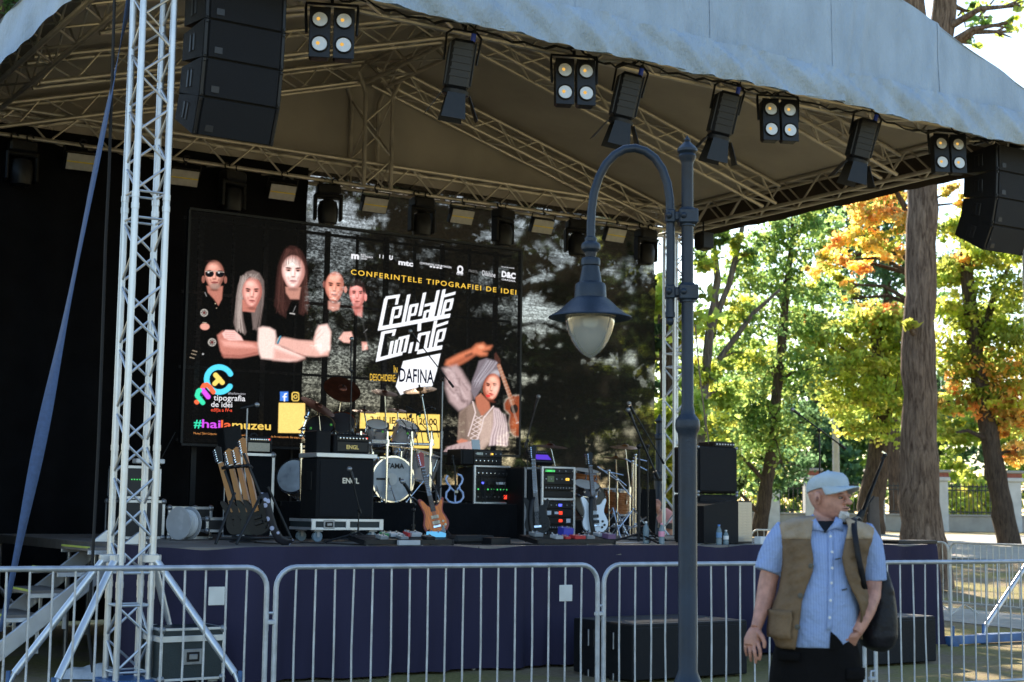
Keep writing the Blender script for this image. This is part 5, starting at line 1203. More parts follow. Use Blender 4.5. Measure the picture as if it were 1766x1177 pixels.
# ---- amp on a tall case behind the guitar rack
YB1 = 2.6
a0, a1 = ony(414, 800, YB1).x, ony(474, 800, YB1).x; zt1 = ony(444, 782, YB1).z
t = thing('combo_amp', 'beige fronted combo amplifier on a tall silver edged case behind the guitar rack', 'amplifier', ((a0+a1)/2, YB1+.2, ZS))
flight_case(t, ((a0+a1)/2, YB1+.22, ZS+.02), (a1-a0, .44, zt1-ZS-.02), DCLOTH, True, None)
b = amp_head(t, a0+.06, a1-.02, YB1+.03, zt1, ony(440, 752, YB1).z-zt1, .3, AMPBEIGE)
q = MB(); c = ony(408, 770, YB1-.1); q.box((c.x, YB1+.1, zt1+.14), (.2, .22, .28), (.0, -.16, 0), .01); q.build('wedge_box', TOLEX, t)
# ---- cases far left on the stage
CSE = mat('dark_rack_case', (.016, .016, .018), .5, 0, .2, 8)
t = thing('rack_case', 'silver edged rack case behind the white cable reel', 'case', (ony(326, 900, 3.3).x, 3.5, ZS))
x0, x1 = ony(290, 900, 3.3).x, ony(366, 900, 3.3).x; flight_case(t, ((x0+x1)/2, 3.55, ZS), (x1-x0, .5, ony(330, 874, 3.3).z-ZS), CSE)
t = thing('rack_case', 'double decked rack case with green lights behind the bright tower', 'case', (ony(246, 900, 3.3).x, 3.5, ZS))
x0, x1 = ony(206, 900, 3.3).x, ony(284, 900, 3.3).x; h1 = .42
flight_case(t, ((x0+x1)/2, 3.55, ZS), (x1-x0, .5, h1), CSE); flight_case(t, ((x0+x1)/2-.02, 3.55, ZS+h1+.01), (x1-x0-.06, .46, .36), CSE, False)
q = MB()
for k in range(5): q.box((x0+.12+k*.03, 3.31, ZS+h1+.22), (.012, .008, .012))
q.build('indicator', GREEN_E, t)
q = MB(); q.box((x0+.3, 3.31, ZS+h1+.42), (.32, .14, .05), None, .008); q.build('radio_unit', WHITEP, t); q = MB(); q.cyl((x1-.08, 3.4, ZS+h1+.36), (x1+.1, 3.35, ZS+h1+.75), .006, 6); q.build('aerial', BLACK, t)
t = thing('road_case', 'small open silver edged case on the floor left of the guitar rack', 'case', (ony(382, 905, 3).x, 3, ZS)); flight_case(t, (ony(384, 905, 3).x, 3.2, ZS+.08), (.36, .35, .16), CSE)
t = thing('cable_reel', 'reel wound with white cable standing on the stage at the left', 'cable reel', (ony(318, 910, 2.7).x, 2.7, ZS))
rc = Vector((ony(317, 900, 2.7).x, 2.7, ZS+.18)); RM = facing(R_(28)) @ Matrix.Rotation(R_(90), 4, 'Y')
for k, zz in enumerate((-.085, .075)):
    q = MB(); q.lathe([(.04, zz), (.170, zz), (.175, zz+.006), (.170, zz+.012), (.04, zz+.012)], rc, 30, RM); q.build('flange', mat('clear_reel_flange', (.4, .42, .45), .25, 0, .1, 6), t)
q = MB(); prof = [(.05, -.072)]
for k in range(26): a = -.07+.14*k/25; prof += [(.138+.010*math.sin(k*2.2), a)]
q.lathe(prof+[(.05, .072)], rc, 30, RM); q.build('wound_cable', WHITEP, t)
# green case and blue leg on the ground before the stage
YC = -.32
c0, c1 = ony(277, 1110, YC).x, ony(388, 1110, YC).x; zc = ony(330, 1083, YC).z
t = thing('flight_case', 'dark green flight case on the ground behind the left tower', 'flight case', ((c0+c1)/2, YC+.25, 0))
flight_case(t, ((c0+c1)/2, YC+.25, .13), (c1-c0, .5, zc-.13), CASE, True, .09, edge=.022); latch(t, ((c0+c1)/2, YC-.004, .13+(zc-.13)*.45), .16, .13)
for dx in (.08, c1-c0-.08):
    for dy in (.08, .42):
        q = MB(); q.box((c0+dx, YC+dy, .115), (.09, .07, .02), None, .003); q.box((c0+dx, YC+dy, .08), (.02, .05, .07)); k = q.build('caster', STEEL, t)
        q = MB(); q.lathe([(.02, -.016), (.045, -.016), (.045, .016), (.02, .016)], (c0+dx, YC+dy, .045), 16, Matrix.Rotation(R_(90), 4, 'X')); q.build('wheel', RUBBER, k)
# ---- racks
def rack(label, px0, px1, pyt, y, zb, name='equipment_rack', dep=.45):
    x0, x1 = ony(px0, 850, y).x, ony(px1, 850, y).x; z1 = ony((px0+px1)/2, pyt, y).z
    t = thing(name, label, 'equipment rack', ((x0+x1)/2, y+dep/2, zb)); q = MB(); w = .028
    q.box(((x0+x1)/2, y+dep/2+.02, (zb+z1)/2), (x1-x0-.05, dep-.04, z1-zb-.05), None, .01); q.build('case_body', CSE, t)
    q = MB()
    for x in (x0+w/2, x1-w/2): q.box((x, y+.01, (zb+z1)/2), (w, .04, z1-zb), None, .006)
    for z in (zb+w/2, z1-w/2): q.box(((x0+x1)/2, y+.01, z), (x1-x0-2*w, .04, w), None, .006)
    q.build('edge_angle', ALU, t); return t, x0+w, x1-w, z1
def unit(t, x0, x1, y, za, zb, m=BLACKM, knobs=0, km=None, lights=(), name='rack_unit'):
    q = MB(); q.box(((x0+x1)/2, y+.008, (za+zb)/2), (x1-x0-.006, .03, zb-za-.008), None, .003); u = q.build(name, m, t)
    if knobs:
        q = MB()
        for k in range(knobs): q.lathe([(.009, 0), (.009, .010), (.0, .011)], (x0+.03+(x1-x0-.06)*k/max(1, knobs-1), y-.008, (za+zb)/2), 8, Matrix.Rotation(R_(90), 4, 'X'))
        q.build('knob', km or CHROME, u)
    for f, w, h, m2 in lights:
        q = MB(); q.box((x0+(x1-x0)*f, y-.010, (za+zb)/2), (w, .008, h)); q.build('display', m2, u)
    return u
t, x0, x1, zt = rack('silver edged rack with patch cables on the drum riser', 817, 880, 803, YR+.25, ZR)
hh = (zt-ZR-.06)
unit(t, x0, x1, YR+.25, ZR+hh*.80, ZR+hh*1., BLACKM, 8); unit(t, x0, x1, YR+.25, ZR+hh*.55, ZR+hh*.68, BLACKM, 0, None, ((.2, .05, .025, BLUE_E), (.75, .14, .03, mat('white_patch_label', (.55, .6, .65), .6))))
unit(t, x0, x1, YR+.25, ZR+hh*.34, ZR+hh*.52, BLACKM, 10, GREEN_E); unit(t, x0, x1, YR+.25, ZR+hh*.12, ZR+hh*.3, BLACKM, 8, STEEL, ((.9, .05, .05, RED_E),))
q = MB(); rc_ = random.Random(9)
for k in range(16):
    a = x0+rc_.uniform(.05, x1-x0-.05); b = a+rc_.uniform(-.15, .15); q.tube([(a, YR+.24, ZR+rc_.uniform(.2, .4)), ((a+b)/2, YR+.16, ZR+rc_.uniform(.0, .2)), (b, YR+.2, ZR+rc_.uniform(.05, .35))], .006, 5)
q.build('patch_cable', RUBBER, t)
xa, xb = ony(797, 790, YR+.3).x, ony(868, 790, YR+.3).x
t = thing('keyboard_module', 'black sound module with small lit displays on the riser rack', 'sound module', ((xa+xb)/2, YR+.5, zt))
q = MB(); q.box(((xa+xb)/2, YR+.5, zt+.10), (xb-xa, .36, .2), None, .01); q.build('housing', BLACKM, t); unit(t, xa+.17, xb-.02, YR+.30, zt+.10, zt+.19, BLACKM, 6, STEEL, ((.2, .09, .03, mat('lcd_face', (.45, .5, .45), .4)), (.62, .04, .02, AMBER_E))); unit(t, xa+.17, xb-.02, YR+.30, zt+.01, zt+.10, BLACK, 7)
q = MB(); q.box((xa+.085, YR+.3, zt+.10), (.16, .02, .19), None, .01); q.build('monitor_speaker', TOLEX, t)
q = MB(); q.box((ony(822, 768, YR+.4).x, YR+.42, zt+.2+.065), (.125, .012, .13), (R_(-12), 0, 0), .006); tag(q.build('tablet', mat('pale_screen', (.45, .50, .53), .3)), 'pale tablet propped on top of the sound module', 'tablet')
YQ = 3.0
t, x0, x1, zt = rack('tall white edged rack of glowing effects units by the white guitar', 934, 992, 805, YQ, ZS+.03)
H = zt-ZS-.03
def u2(a, b, *k): return unit(t, x0, x1, YQ, ZS+.03+H*a, ZS+.03+H*b, *k)
u2(.90, .97, BLACKM, 5, STEEL, ((.2, .14, .025, GREEN_E),)); u2(.74, .90, BLACKM, 6, STEEL, ((.22, .10, .075, mat('dim_green_display', (.10, .16, .08), .3)), (.78, .05, .03, AMBER_E))); u2(.66, .73, BLACK, 10, STEEL); u2(.56, .65, BLACKM, 0)
q = MB(); q.box(((x0+x1)/2, YQ-.002, ZS+.03+H*.535), (x1-x0, .04, .03), None, .004); q.build('edge_angle', ALU, t)
WL = mat('white_label', (.6, .65, .72), .6); u2(.40, .50, BLACKM, 6, STEEL, ((.55, .05, .03, BLUE_E),)); u2(.28, .40, BLACKM, 0, None, ((.18, .06, .05, WL), (.42, .06, .03, WL), (.56, .05, .04, RED_E))); u2(.18, .28, BLACKM, 0, None, ((.56, .05, .035, RED_E), (.82, .06, .05, WL))); u2(.10, .17, BLACK, 12, STEEL); u2(.02, .09, BLACKM, 5, WHITEP)
t = thing('speaker_cabinet', 'black cabinet standing left of the glowing effects rack behind the black guitar', 'speaker cabinet', (ony(918, 900, 3.2).x, 3.3, ZS))
xa, xb = ony(903, 850, 3.2).x, ony(932, 850, 3.2).x; zt3 = ony(915, 806, 3.2).z
q = MB(); q.box(((xa+xb)/2, 3.42, (ZS+zt3)/2), (xb-xa, .44, zt3-ZS), None, .015); q.build('cabinet', TOLEX, t); q = MB(); q.box((xa+.02, 3.19, (ZS+zt3)/2), (.03, .02, zt3-ZS), None, .004); q.box(((xa+xb)/2, 3.19, zt3-.015), (xb-xa, .02, .03), None, .004); q.build('edge_angle', STEEL, t); q = MB(); q.box(((xa+xb)/2+.02, 3.19, (ZS+zt3)/2), (xb-xa-.07, .016, zt3-ZS-.08)); q.build('grille', GRILLE, t)
t = thing('synth_module', 'small tilted synthesizer with purple display above the black guitar', 'synthesizer', (ony(938, 790, 3.15).x, 3.2, zt3+.02))
c = ony(937, 790, 3.1); M = Matrix.Translation((c.x, 3.2, c.z)) @ Matrix.Rotation(R_(38), 4, 'X')
q = MB(); q.M = M; q.box((0, 0, 0), (.32, .24, .07), None, .01); q.build('housing', BLACKM, t); q = MB(); q.M = M; q.box((.02, -.03, .037), (.22, .10, .006)); q.build('display', PURP_E, t)
q = MB(); q.M = M
for k in range(8): q.box((-.13+k*.037, .07, .038), (.02, .03, .01))
q.build('key', STEEL, t); q = MB(); q.cyl((c.x, 3.28, zt3-.02), (c.x, 3.25, c.z-.03), .02, 8); q.build('stand', BLACK, t)
# ---- bass cabinets and diamond plate wedge at the right
YV = 1.55
v0, v1 = ony(1203, 850, YV).x, ony(1272, 850, YV).x; zm, zt4 = ony(1236, 852, YV).z, ony(1236, 771, YV).z
for lb, za, zb in (('lower of two black bass cabinets right of the lamp post', ZS+.01, zm-.008), ('upper of two black bass cabinets right of the lamp post', zm+.008, zt4)):
    t = thing('bass_cabinet', lb, 'speaker cabinet', ((v0+v1)/2, YV+.22, za), 'stacked bass cabinets')
    q = MB(); q.box(((v0+v1)/2, YV+.23, (za+zb)/2), (v1-v0, .46, zb-za), None, .015); q.build('cabinet', TOLEX, t); q = MB(); q.box(((v0+v1)/2, YV-.01, (za+zb)/2), (v1-v0-.05, .018, zb-za-.05), None, .004); q.build('grille', GRILLE, t)
    q = MB()
    for sx in (v0+.012, v1-.012):
        for z in (za+.012, zb-.012): q.ball((sx, YV+.004, z), .022, 8, 6)
    q.build('corner', STEEL, t)
    q = MB()
    for k in range(2): q.box(((v0+v1)/2-.12+k*.24, YV+.23, za-.004), (.08, .3, .008))
    q.build('foot', RUBBER, t)
t = thing('bass_amplifier', 'small bass amplifier head on top of the black bass cabinets', 'amplifier', ((v0+v1)/2, YV+.2, zt4)); xa, xb = ony(1236, 768, YV).x, v1-.01
q = MB(); q.box(((xa+xb)/2, YV+.2, zt4+.035), (xb-xa, .3, .07), None, .008); q.build('housing', BLACKM, t); unit(t, xa, xb, YV+.04, zt4+.005, zt4+.066, BLACKM, 7, WHITEP)
YW_ = .62
def dia_mat():
    m, t, out = nodes('diamond_plate'); b = N(t, 'ShaderNodeBsdfPrincipled'); t.links.new(b.outputs[0], out.inputs[0]); b.inputs['Base Color'].default_value = (.40, .39, .37, 1); b.inputs['Metallic'].default_value = .9; b.inputs['Roughness'].default_value = .38
    tc = N(t, 'ShaderNodeTexCoord'); mp = N(t, 'ShaderNodeMapping'); mp.inputs['Rotation'].default_value = (R_(45), 0, 0); mp.inputs['Scale'].default_value = (1, 44, 44); t.links.new(tc.outputs['Object'], mp.inputs[0])
    ch = N(t, 'ShaderNodeTexChecker'); ch.inputs['Scale'].default_value = 1; t.links.new(mp.outputs[0], ch.inputs[0]); bp = N(t, 'ShaderNodeBump'); bp.inputs['Strength'].default_value = .8; bp.inputs['Distance'].default_value = .01; t.links.new(ch.outputs['Fac'], bp.inputs['Height']); t.links.new(bp.outputs[0], b.inputs['Normal'])
    rp = N(t, 'ShaderNodeMapRange'); rp.inputs['To Min'].default_value = .34; rp.inputs['To Max'].default_value = .42; t.links.new(ch.outputs['Fac'], rp.inputs[0]); t.links.new(rp.outputs[0], b.inputs['Roughness']); return m
t = thing('wedge_monitor', 'black wedge monitor with a bright diamond plate end', 'stage monitor', (ony(1250, 930, YW_).x, YW_+.2, ZS))
g0, g1, g2 = ony(1214, 900, YW_).x, ony(1273, 900, YW_).x, 0
zl, zr = ony(1214, 873, YW_).z, ony(1273, 864, YW_).z
x2 = ony(1295, 900, YW_+.12).x
q = MB(); q.prism([(g0, ZS+.01), (g1, ZS+.01), (g1, zr), (g1-.09, zr), (g0, zl)], -.5, 0, Matrix.Translation((0, YW_, 0)) @ Matrix.Rotation(R_(90), 4, 'X')); q.build('cabinet', TOLEX, t)
q = MB(); yy = YW_+.03; q.add([(g1+.012, yy-.02, ZS+.03), (x2, yy+.07, ZS+.03), (x2, yy+.07, zr-.015), (g1+.012, yy-.02, zr-.015)], [(0, 1, 2, 3)]); 
q.add([(g1+.012, yy-.02+.03, ZS+.03), (x2, yy+.07+.03, ZS+.03), (x2, yy+.07+.03, zr-.015), (g1+.012, yy-.02+.03, zr-.015)], [(3, 2, 1, 0)]); q.add([(g1+.012, yy-.02, zr-.015), (x2, yy+.07, zr-.015), (x2, yy+.10, zr-.015), (g1+.012, yy+.01, zr-.015)], [(0, 1, 2, 3)]); q.build('plate_end', dia_mat(), t, False)
q = MB(); q.add([(g1, yy-.012, ZS+.008), (x2+.01, yy+.085, ZS+.008), (x2+.01, yy+.4, ZS+.008), (g1, yy+.4, ZS+.008), (g1, yy-.012, zr), (x2+.01, yy+.085, zr), (x2+.01, yy+.4, zr), (g1, yy+.4, zr)], [(0, 3, 2, 1), (4, 5, 6, 7), (0, 1, 5, 4), (1, 2, 6, 5), (2, 3, 7, 6), (3, 0, 4, 7)]); q.build('end_housing', BLACK, t)
# ---- things lying on the stage
def small_box(name, label, cat, c, d, m, rz_=0., b=.008): q = MB(); q.box((0, 0, d[2]/2), d, None, b); o = q.build(name, m); o.location = c; o.rotation_euler = (0, 0, rz_); return tag(o, label, cat)
small_box('instrument_case', 'flat black instrument case lying on the floor by the orange guitar', 'case', at_floor(808, 1.2), (.52, .30, .09), RUBBER, .05, .03)
small_box('stage_box', 'black cable stage box on the floor right of the flat case', 'stage box', at_floor(856, 1.0), (.26, .18, .07), BLACKM, .1)
PAPER = mat('paper', (.7, .72, .75), .8, 0, .04)
for lb, px, y, r in (('white sheet of paper on the stage left of the pink bottle', 1085, 1.3, .3), ('white sheet of paper on the stage right of the lamp post', 1216, .75, -.2), ('white sheet of paper by the wedge monitor', 1309, .9, .1)): small_box('paper_sheet', lb, 'paper', at_floor(px, y, ZS+.002), (.3, .21, .003), PAPER, r, .0005)
def bottle(label, px, y, h, r, body, capm, lab=None, clear=True):
    p = at_floor(px, y); t = thing('bottle', label, 'bottle', p)
    q = MB(); q.lathe([(r*.8, 0), (r, .008), (r, h*.25), (r*.93, h*.3), (r, h*.36), (r, h*.62), (r*.85, h*.74), (r*.4, h*.88), (r*.38, h*.93)], p, 18); q.build('body', body, t)
    q = MB(); q.lathe([(r*.46, h*.92), (r*.46, h*1.0), (r*.4, h*1.005)], p, 14); q.build('cap', capm, t)
    if lab: q = MB(); q.lathe([(r*1.02, h*.36), (r*1.03, h*.37), (r*1.03, h*.60), (r*1.02, h*.61)], p, 18, cap=False); q.build('label_band', lab, t)
BG = nodes('clear_plastic'); _b = N(BG[1], 'ShaderNodeBsdfTransparent'); _b.inputs[0].default_value = (.62, .72, .78, 1); _g = N(BG[1], 'ShaderNodeBsdfPrincipled'); _g.inputs['Base Color'].default_value = (.35, .45, .5, 1); _g.inputs['Roughness'].default_value = .15; _x = N(BG[1], 'ShaderNodeMixShader'); _x.inputs[0].default_value = .45; BG[1].links.new(_b.outputs[0], _x.inputs[1]); BG[1].links.new(_g.outputs[0], _x.inputs[2]); BG[1].links.new(_x.outputs[0], BG[2].inputs[0]); BG = BG[0]
PINK = mat('pink_plastic', (.75, .30, .42), .4); BLUC = mat('blue_cap', (.05, .2, .55), .4)
bottle('water bottle with pink cap and pink label standing at the stage edge', 1141, .75, .235, .034, BG, PINK, PINK); bottle('tall clear bottle with water behind the microphone stand foot', 1114, 1.0, .25, .035, BG, WHITEP)
bottle('clear water bottle with dark cap beside the wedge monitor', 1240, .45, .225, .032, BG, BLUC, mat('blue_label', (.12, .25, .45), .5)); bottle('short water bottle with white label beside the wedge monitor', 1252, .43, .165, .030, BG, WHITEP, WHITEP); bottle('clear bottle standing beside the orange guitar', 764, 1.5, .19, .03, BG, STEEL)
# ---- pedalboards
def pedalboard(label, pxa, pxb, y, pedals):
    xa, xb = ony(pxa, 945, y).x, ony(pxb, 945, y).x; t = thing('pedalboard', label, 'pedalboard', ((xa+xb)/2, y+.15, ZS)); w = xb-xa
    q = MB()
    for k in range(4): q.box(((xa+xb)/2, y+.03+k*.09, ZS+.05+k*.012), (w, .06, .02), (R_(8), 0, 0), .004)
    for s in (xa+.01, xb-.01): q.box((s, y+.16, ZS+.05), (.02, .36, .05), (R_(8), 0, 0), .004)
    q.box(((xa+xb)/2, y-.005, ZS+.035), (w, .012, .05), None, .004); q.build('frame', BLACKM, t)
    q = MB()
    for k in range(4): q.cyl((xa+.05+(w-.1)*k/3, y+.02+.3*(k % 2), ZS), (xa+.05+(w-.1)*k/3, y+.02+.3*(k % 2), ZS+.045), .012, 8)
    q.build('foot', STEEL, t)
    for px, row, pw, ph, m in pedals:
        ph *= .72; pw *= .88
        x = ony(px, 935, y+.1).x; yy = y+.06+row*.16; z = ZS+.066+row*.022
        q = MB(); q.M = Matrix.Translation((x, yy, z)) @ Matrix.Rotation(R_(8), 4, 'X'); q.box((0, 0, ph/2), (pw, .12, ph), None, .005); p = q.build('effect_pedal', m, t)
        q = MB(); q.M = Matrix.Translation((x, yy, z)) @ Matrix.Rotation(R_(8), 4, 'X')
        for s in (-.25, .25): q.cyl((pw*s, .03, ph), (pw*s, .03, ph+.014), .008, 8)
        q.cyl((0, -.035, ph), (0, -.035, ph+.016), .010, 8); q.build('switch', CHROME, p)
PW = mat('white_pedal', (.42, .44, .47), .4); PG = mat('grey_pedal', (.2, .22, .24), .4); PR = mat('red_pedal', (.5, .04, .04), .4); PB = mat('blue_pedal', (.05, .06, .45), .4); PGr = mat('green_pedal', (.05, .25, .1), .4); PP = mat('purple_pedal', (.16, .09, .18), .4)
pedalboard('pedalboard with white pedals and a glowing blue unit before the orange guitar', 627, 782, .55, [(655, 0, .10, .05, PG), (672, 1, .06, .05, PGr), (690, 1, .16, .05, PW), (712, 1, .05, .06, PR), (722, 1, .17, .06, PW), (762, 1, .19, .055, CYAN_E), (690, 0, .10, .04, PG), (735, 0, .12, .04, BLACKM)])
q = MB(); c = at_floor(705, .5, ZS+.03); q.box(c, (.24, .05, .05), None, .004); tag(q.build('power_supply', PW), 'white power supply under the front rail of the left pedalboard', 'power supply')
pedalboard('long pedalboard with red, blue and white pedals before the white guitar', 925, 1061, .62, [(935, 1, .13, .055, PG), (956, 0, .11, .05, PW), (971, 0, .08, .04, PR), (986, 1, .15, .13, PB), (992, 0, .16, .05, PR), (1010, 0, .12, .05, PG), (1022, 1, .09, .05, BLACKM), (1046, 0, .12, .075, PP), (1044, 1, .1, .05, PW)])
# ---- loose cables on the stage floor
CBL = [((826, 1.7), (848, 1.0), (862, 1.1), (884, .8), (912, .55), (934, .62)), ((800, .75), (850, .6), (900, .7), (926, .6)), ((648, 2.0), (655, 1.2), (690, .9), (760, 1.3), (830, 1.0)), ((1090, 2.4), (1120, 2.0), (1160, 2.1), (1200, 1.6), (1215, 1.5)), ((1010, 3.4), (1050, 2.6), (1095, 2.9), (1140, 2.6), (1165, 3.0)), ((440, 1.6), (480, 1.2), (520, 1.5), (560, 1.3), (625, .7)), ((1300, .9), (1330, .7), (1360, .9), (1420, .7))]
cl = ['thin black cable looping from the riser to the right pedalboard', 'black cable lying along the front edge between the pedalboards', 'black cable running from the amplifier stack along the stage', 'black cable running under the tall microphone stand to the bass cabinets', 'tangle of black cable before the small drum set', 'black cable from the guitar rack to the left pedalboard', 'black cable on the stage behind the man']
rc_ = random.Random(12)
for pts, lb in zip(CBL, cl):
    P = [at_floor(px, y, ZS+.007) for px, y in pts]; out = []
    for i in range(len(P)-1):
        for k in range(6): u = k/6; out.append(P[i].lerp(P[i+1], u*u*(3-2*u))+Vector((rc_.uniform(-.02, .02), .06*math.sin(u*6.28)+rc_.uniform(-.01, .01), 0)))
    q = MB(); q.tube(out+[P[-1]], .0065, 6); tag(q.build('stage_cable', RUBBER), lb, 'cable', 'cables on the stage floor')
# ================================================================ drums
HEADC = mat('clear_drum_head', (.36, .40, .44), .3, 0, .35, 5); SHELLS = mat('silver_shell', (.42, .38, .37), .3, .3, .15, 5); SHELLW = mat('amber_wood_shell', (.28, .09, .025), .28, 0, .35, 9, stretch=(1, 1, 5)); HEADW = mat('coated_head', (.5, .5, .48), .6)
def axis_m(c, d, up=None):
    d = Vector(d).normalized(); return Matrix.Translation(c) @ d.to_track_quat('Z', 'Y').to_matrix().to_4x4()
def drum(parent, c, d, r, h, shell, head, name='drum', lugs=8, hoopm=None):
    """drum whose playing head sits at c, axis d pointing out of the head"""
    M = axis_m(c, d)
    q = MB(); q.lathe([(r*.96, -h), (r, -h+.004), (r, -.004), (r*.96, 0)], n=32, M=M, cap=True); s = q.build(name, shell, parent)
    q = MB(); q.lathe([(r*.985, .004), (r*.6, .006), (0, .006)], n=32, M=M); q.build('drum_head', head, s)
    q = MB()
    for z in (-h, -.012):
        q.lathe([(r+.002, z-.012), (r+.014, z-.012), (r+.014, z+.018), (r-.004, z+.018)], n=32, M=M, cap=False)
    q.build('hoop', hoopm or CHROME, s)
    q = MB()
    for k in range(lugs):
        a = 2*math.pi*k/lugs+.2; p = Vector((math.cos(a)*(r+.015), math.sin(a)*(r+.015), 0))
        q.tube([M @ (p+Vector((0, 0, .004))), M @ (p+Vector((0, 0, -h*.45)))], .005, 6); q.tube([M @ (p*.99+Vector((0, 0, -h*.35))), M @ (p*.99+Vector((0, 0, -h*.55)))], .013, 6)
    q.build('lug', CHROME, s); return s
def cymbal_mb(c, d, r):
    q = MB(); q.lathe([(r, 0), (r*.7, r*.05), (r*.24, r*.09), (r*.2, r*.16), (r*.08, r*.21), (.006, r*.215)], n=40, M=axis_m(c, d), cap=False)
    q.lathe([(r, -.003), (r*.7, r*.05-.003), (r*.24, r*.09-.003), (r*.2, r*.16-.003), (.006, r*.21)], n=40, M=axis_m(c, d), cap=False); return q
def tripod(t, p, r, hz, m=CHROME, n=3, a0=.3, rad=.009):
    for k in range(n):
        a = a0+2*math.pi*k/n; e = p+Vector((math.cos(a)*r, math.sin(a)*r, .012)); q = MB()
        q.tube([p+Vector((0, 0, hz)), e], rad, 8); q.tube([p+Vector((0, 0, hz*.35)), p.lerp(e, .55)+Vector((0, 0, hz*.45*.9))], rad*.7, 6); q.ball(e, .017, 8, 6); q.build('leg', m, t)
def cymbal_stand(label, pc, y, r, tilt, m, base_px, zfloor, boom=None):
    """pc: picture place of the cymbal; base_px: column of the foot"""
    c = ony(*pc, y); b = ony(base_px, 900, y+.05); b = Vector((b.x, y+.05, zfloor)); t = thing('cymbal_stand', label, 'cymbal stand', b, 'cymbals of the drum sets')
    top = boom and ony(*boom, y) or c
    q = MB(); q.tube([b+Vector((0, 0, .02)), Vector((b.x, b.y, b.z+.55*(top.z-b.z)))], .013, 10); q.tube([Vector((b.x, b.y, b.z+.53*(top.z-b.z))), top], .009, 8)
    q.tube([Vector((b.x, b.y, b.z+.5*(top.z-b.z))), Vector((b.x, b.y, b.z+.56*(top.z-b.z)))], .02, 10)
    if boom: q.tube([top+(top-c)*.35, c], .008, 8); q.ball(top, .024, 8, 6)
    q.build('pole', CHROME, t); tripod(t, b, .28, .36, CHROME, 3, .5, .008)
    cymbal_mb(c, tilt, r).build('cymbal', m, t)
    q = MB(); q.tube([c, c+Vector(tilt).normalized()*.075], .012, 8); q.build('wing_nut', BLACKM, t); return t
YD = 3.85
bc = ony(678, 826, YD); rb = .275
dt = thing('drum_kit', 'drum kit with pale clear bass drum and silver toms on the riser', 'drum kit', (bc.x, YD+.3, ZR))
bc.z = ZR+rb+.015
bd = drum(dt, bc, (-.12, -1, 0), rb, .42, mat('smoke_shell', (.16, .17, .19), .25, .1, .2, 4), HEADC, 'bass_drum', 10)
bdx = Vector((1, -.12, 0)).normalized(); bn = Vector((-.12, -1, 0)).normalized()
q = MB(); q.lathe([(.075, .008), (0, .009)], n=28, M=axis_m(bc-bdx*.02, bn)); q.build('head_spot', HEADW, bd)
letters('TAMA', bc-bdx*.10+Vector((0, 0, .135))+bn*.012, .24, BLACK, bd, bdx, (0, 0, 1), .035); q = MB(); q.box(bc-bdx*.14+bn*.01, (.17, .006, .025), (0, 0, math.atan2(bdx.y, bdx.x))); q.box(bc+bdx*.085+bn*.01, (.022, .006, .045), (0, 0, math.atan2(bdx.y, bdx.x))); q.build('head_print', BLACK, bd)
for s in (-1, 1): q = MB(); q.tube([bc+bdx*s*.22+Vector((0, .15, -.12)), Vector((bc.x+s*.36, YD-.02, ZR+.01))], .008, 6); q.build('spur', CHROME, dt)
for px, py, r, h, d in ((651, 741, .135, .22, (-.15, -.55, 1)), (703, 741, .14, .23, (.12, -.5, 1)), (612, 765, .17, .3, (-.3, -.4, 1)), (735, 790, .19, .34, (.2, -.25, 1))):
    c = ony(px, py-8, YD+.1); drum(dt, c, d, r, h, SHELLS, HEADW, 'tom_drum', 6)
c = ony(690, 770, YD+.45); drum(dt, c, (0, -.2, 1), .178, .14, CHROME, HEADW, 'snare_drum', 8)
q = MB(); cA, cB = ony(618, 764, YD-.05), ony(748, 767, YD-.05)
q.tube([cA, cB], .019, 10)
for px in (622, 668, 710, 744): p = ony(px, 764, YD-.05); q.tube([Vector((p.x, p.y, ZR)), Vector((p.x, p.y, p.z+.14))], .016, 10); q.tube([Vector((p.x, p.y, p.z-.04)), Vector((p.x, p.y, p.z+.04))], .03, 10)
q.build('rack_bar', CHROME, dt); q = MB(); p = ony(655, 762, YD-.08); q.box(p, (.22, .012, .05), None, .003); rp_ = q.build('rack_plate', STEEL, dt); letters('Gibraltar', p+Vector((-.09, -.010, -.015)), .18, CHL, rp_, bold=.01)
for px, a in ((700, -.5), (718, .4), (735, 1.2), (709, 2.)):                          # clamped microphones and arms above the kit
    c = ony(px, 708+8*math.sin(a*4), YD-.1); e = c+Vector((.16*math.cos(a), -.1, .1*math.sin(a*3)))
    q = MB(); q.tube([c, e], .016, 8); q.ball(e, .022, 8, 6); q.tube([c, Vector((c.x+.03, c.y, c.z-.2))], .006, 6); q.build('drum_microphone', BLACKM, dt)
q = MB()
for k in range(7): p = ony(690+k*9, 722+((k*37) % 20), YD-.15); q.tube([p, p+Vector((.10, .04, -.07)), p+Vector((.12, .02, -.22))], .006, 5)
q.build('microphone_cable', RUBBER, dt)
for k, (px, py) in enumerate(((660, 745), (703, 748), (724, 718), (536, 739), (571, 733))): q = MB(); q.ball(ony(px, py, YD-.25), (.016, .012, .016), 8, 6); q.build('clip', mat('green_clip', (.12, .5, .06), .5), dt)
cymbal_stand('large reddish cymbal seen flat on above the black amplifier stack', (590, 672), YD+.2, .235, (-.1, -.75, .75), CYMD, 575, ZR); cymbal_stand('dark cymbal beside the yellow square of the screen', (548, 702), YD, .23, (.3, -.45, .85), CYMD, 552, ZR)
cymbal_stand('round reddish cymbal below the white lettering', (663, 678), YD, .165, (0, -.32, .95), CYMD, 664, ZR); cymbal_stand('tilted bronze cymbal on a slanting boom right of the white lettering', (724, 674), YD-.35, .21, (-.22, -.16, .96), CYM, 740, ZR, (727, 682))
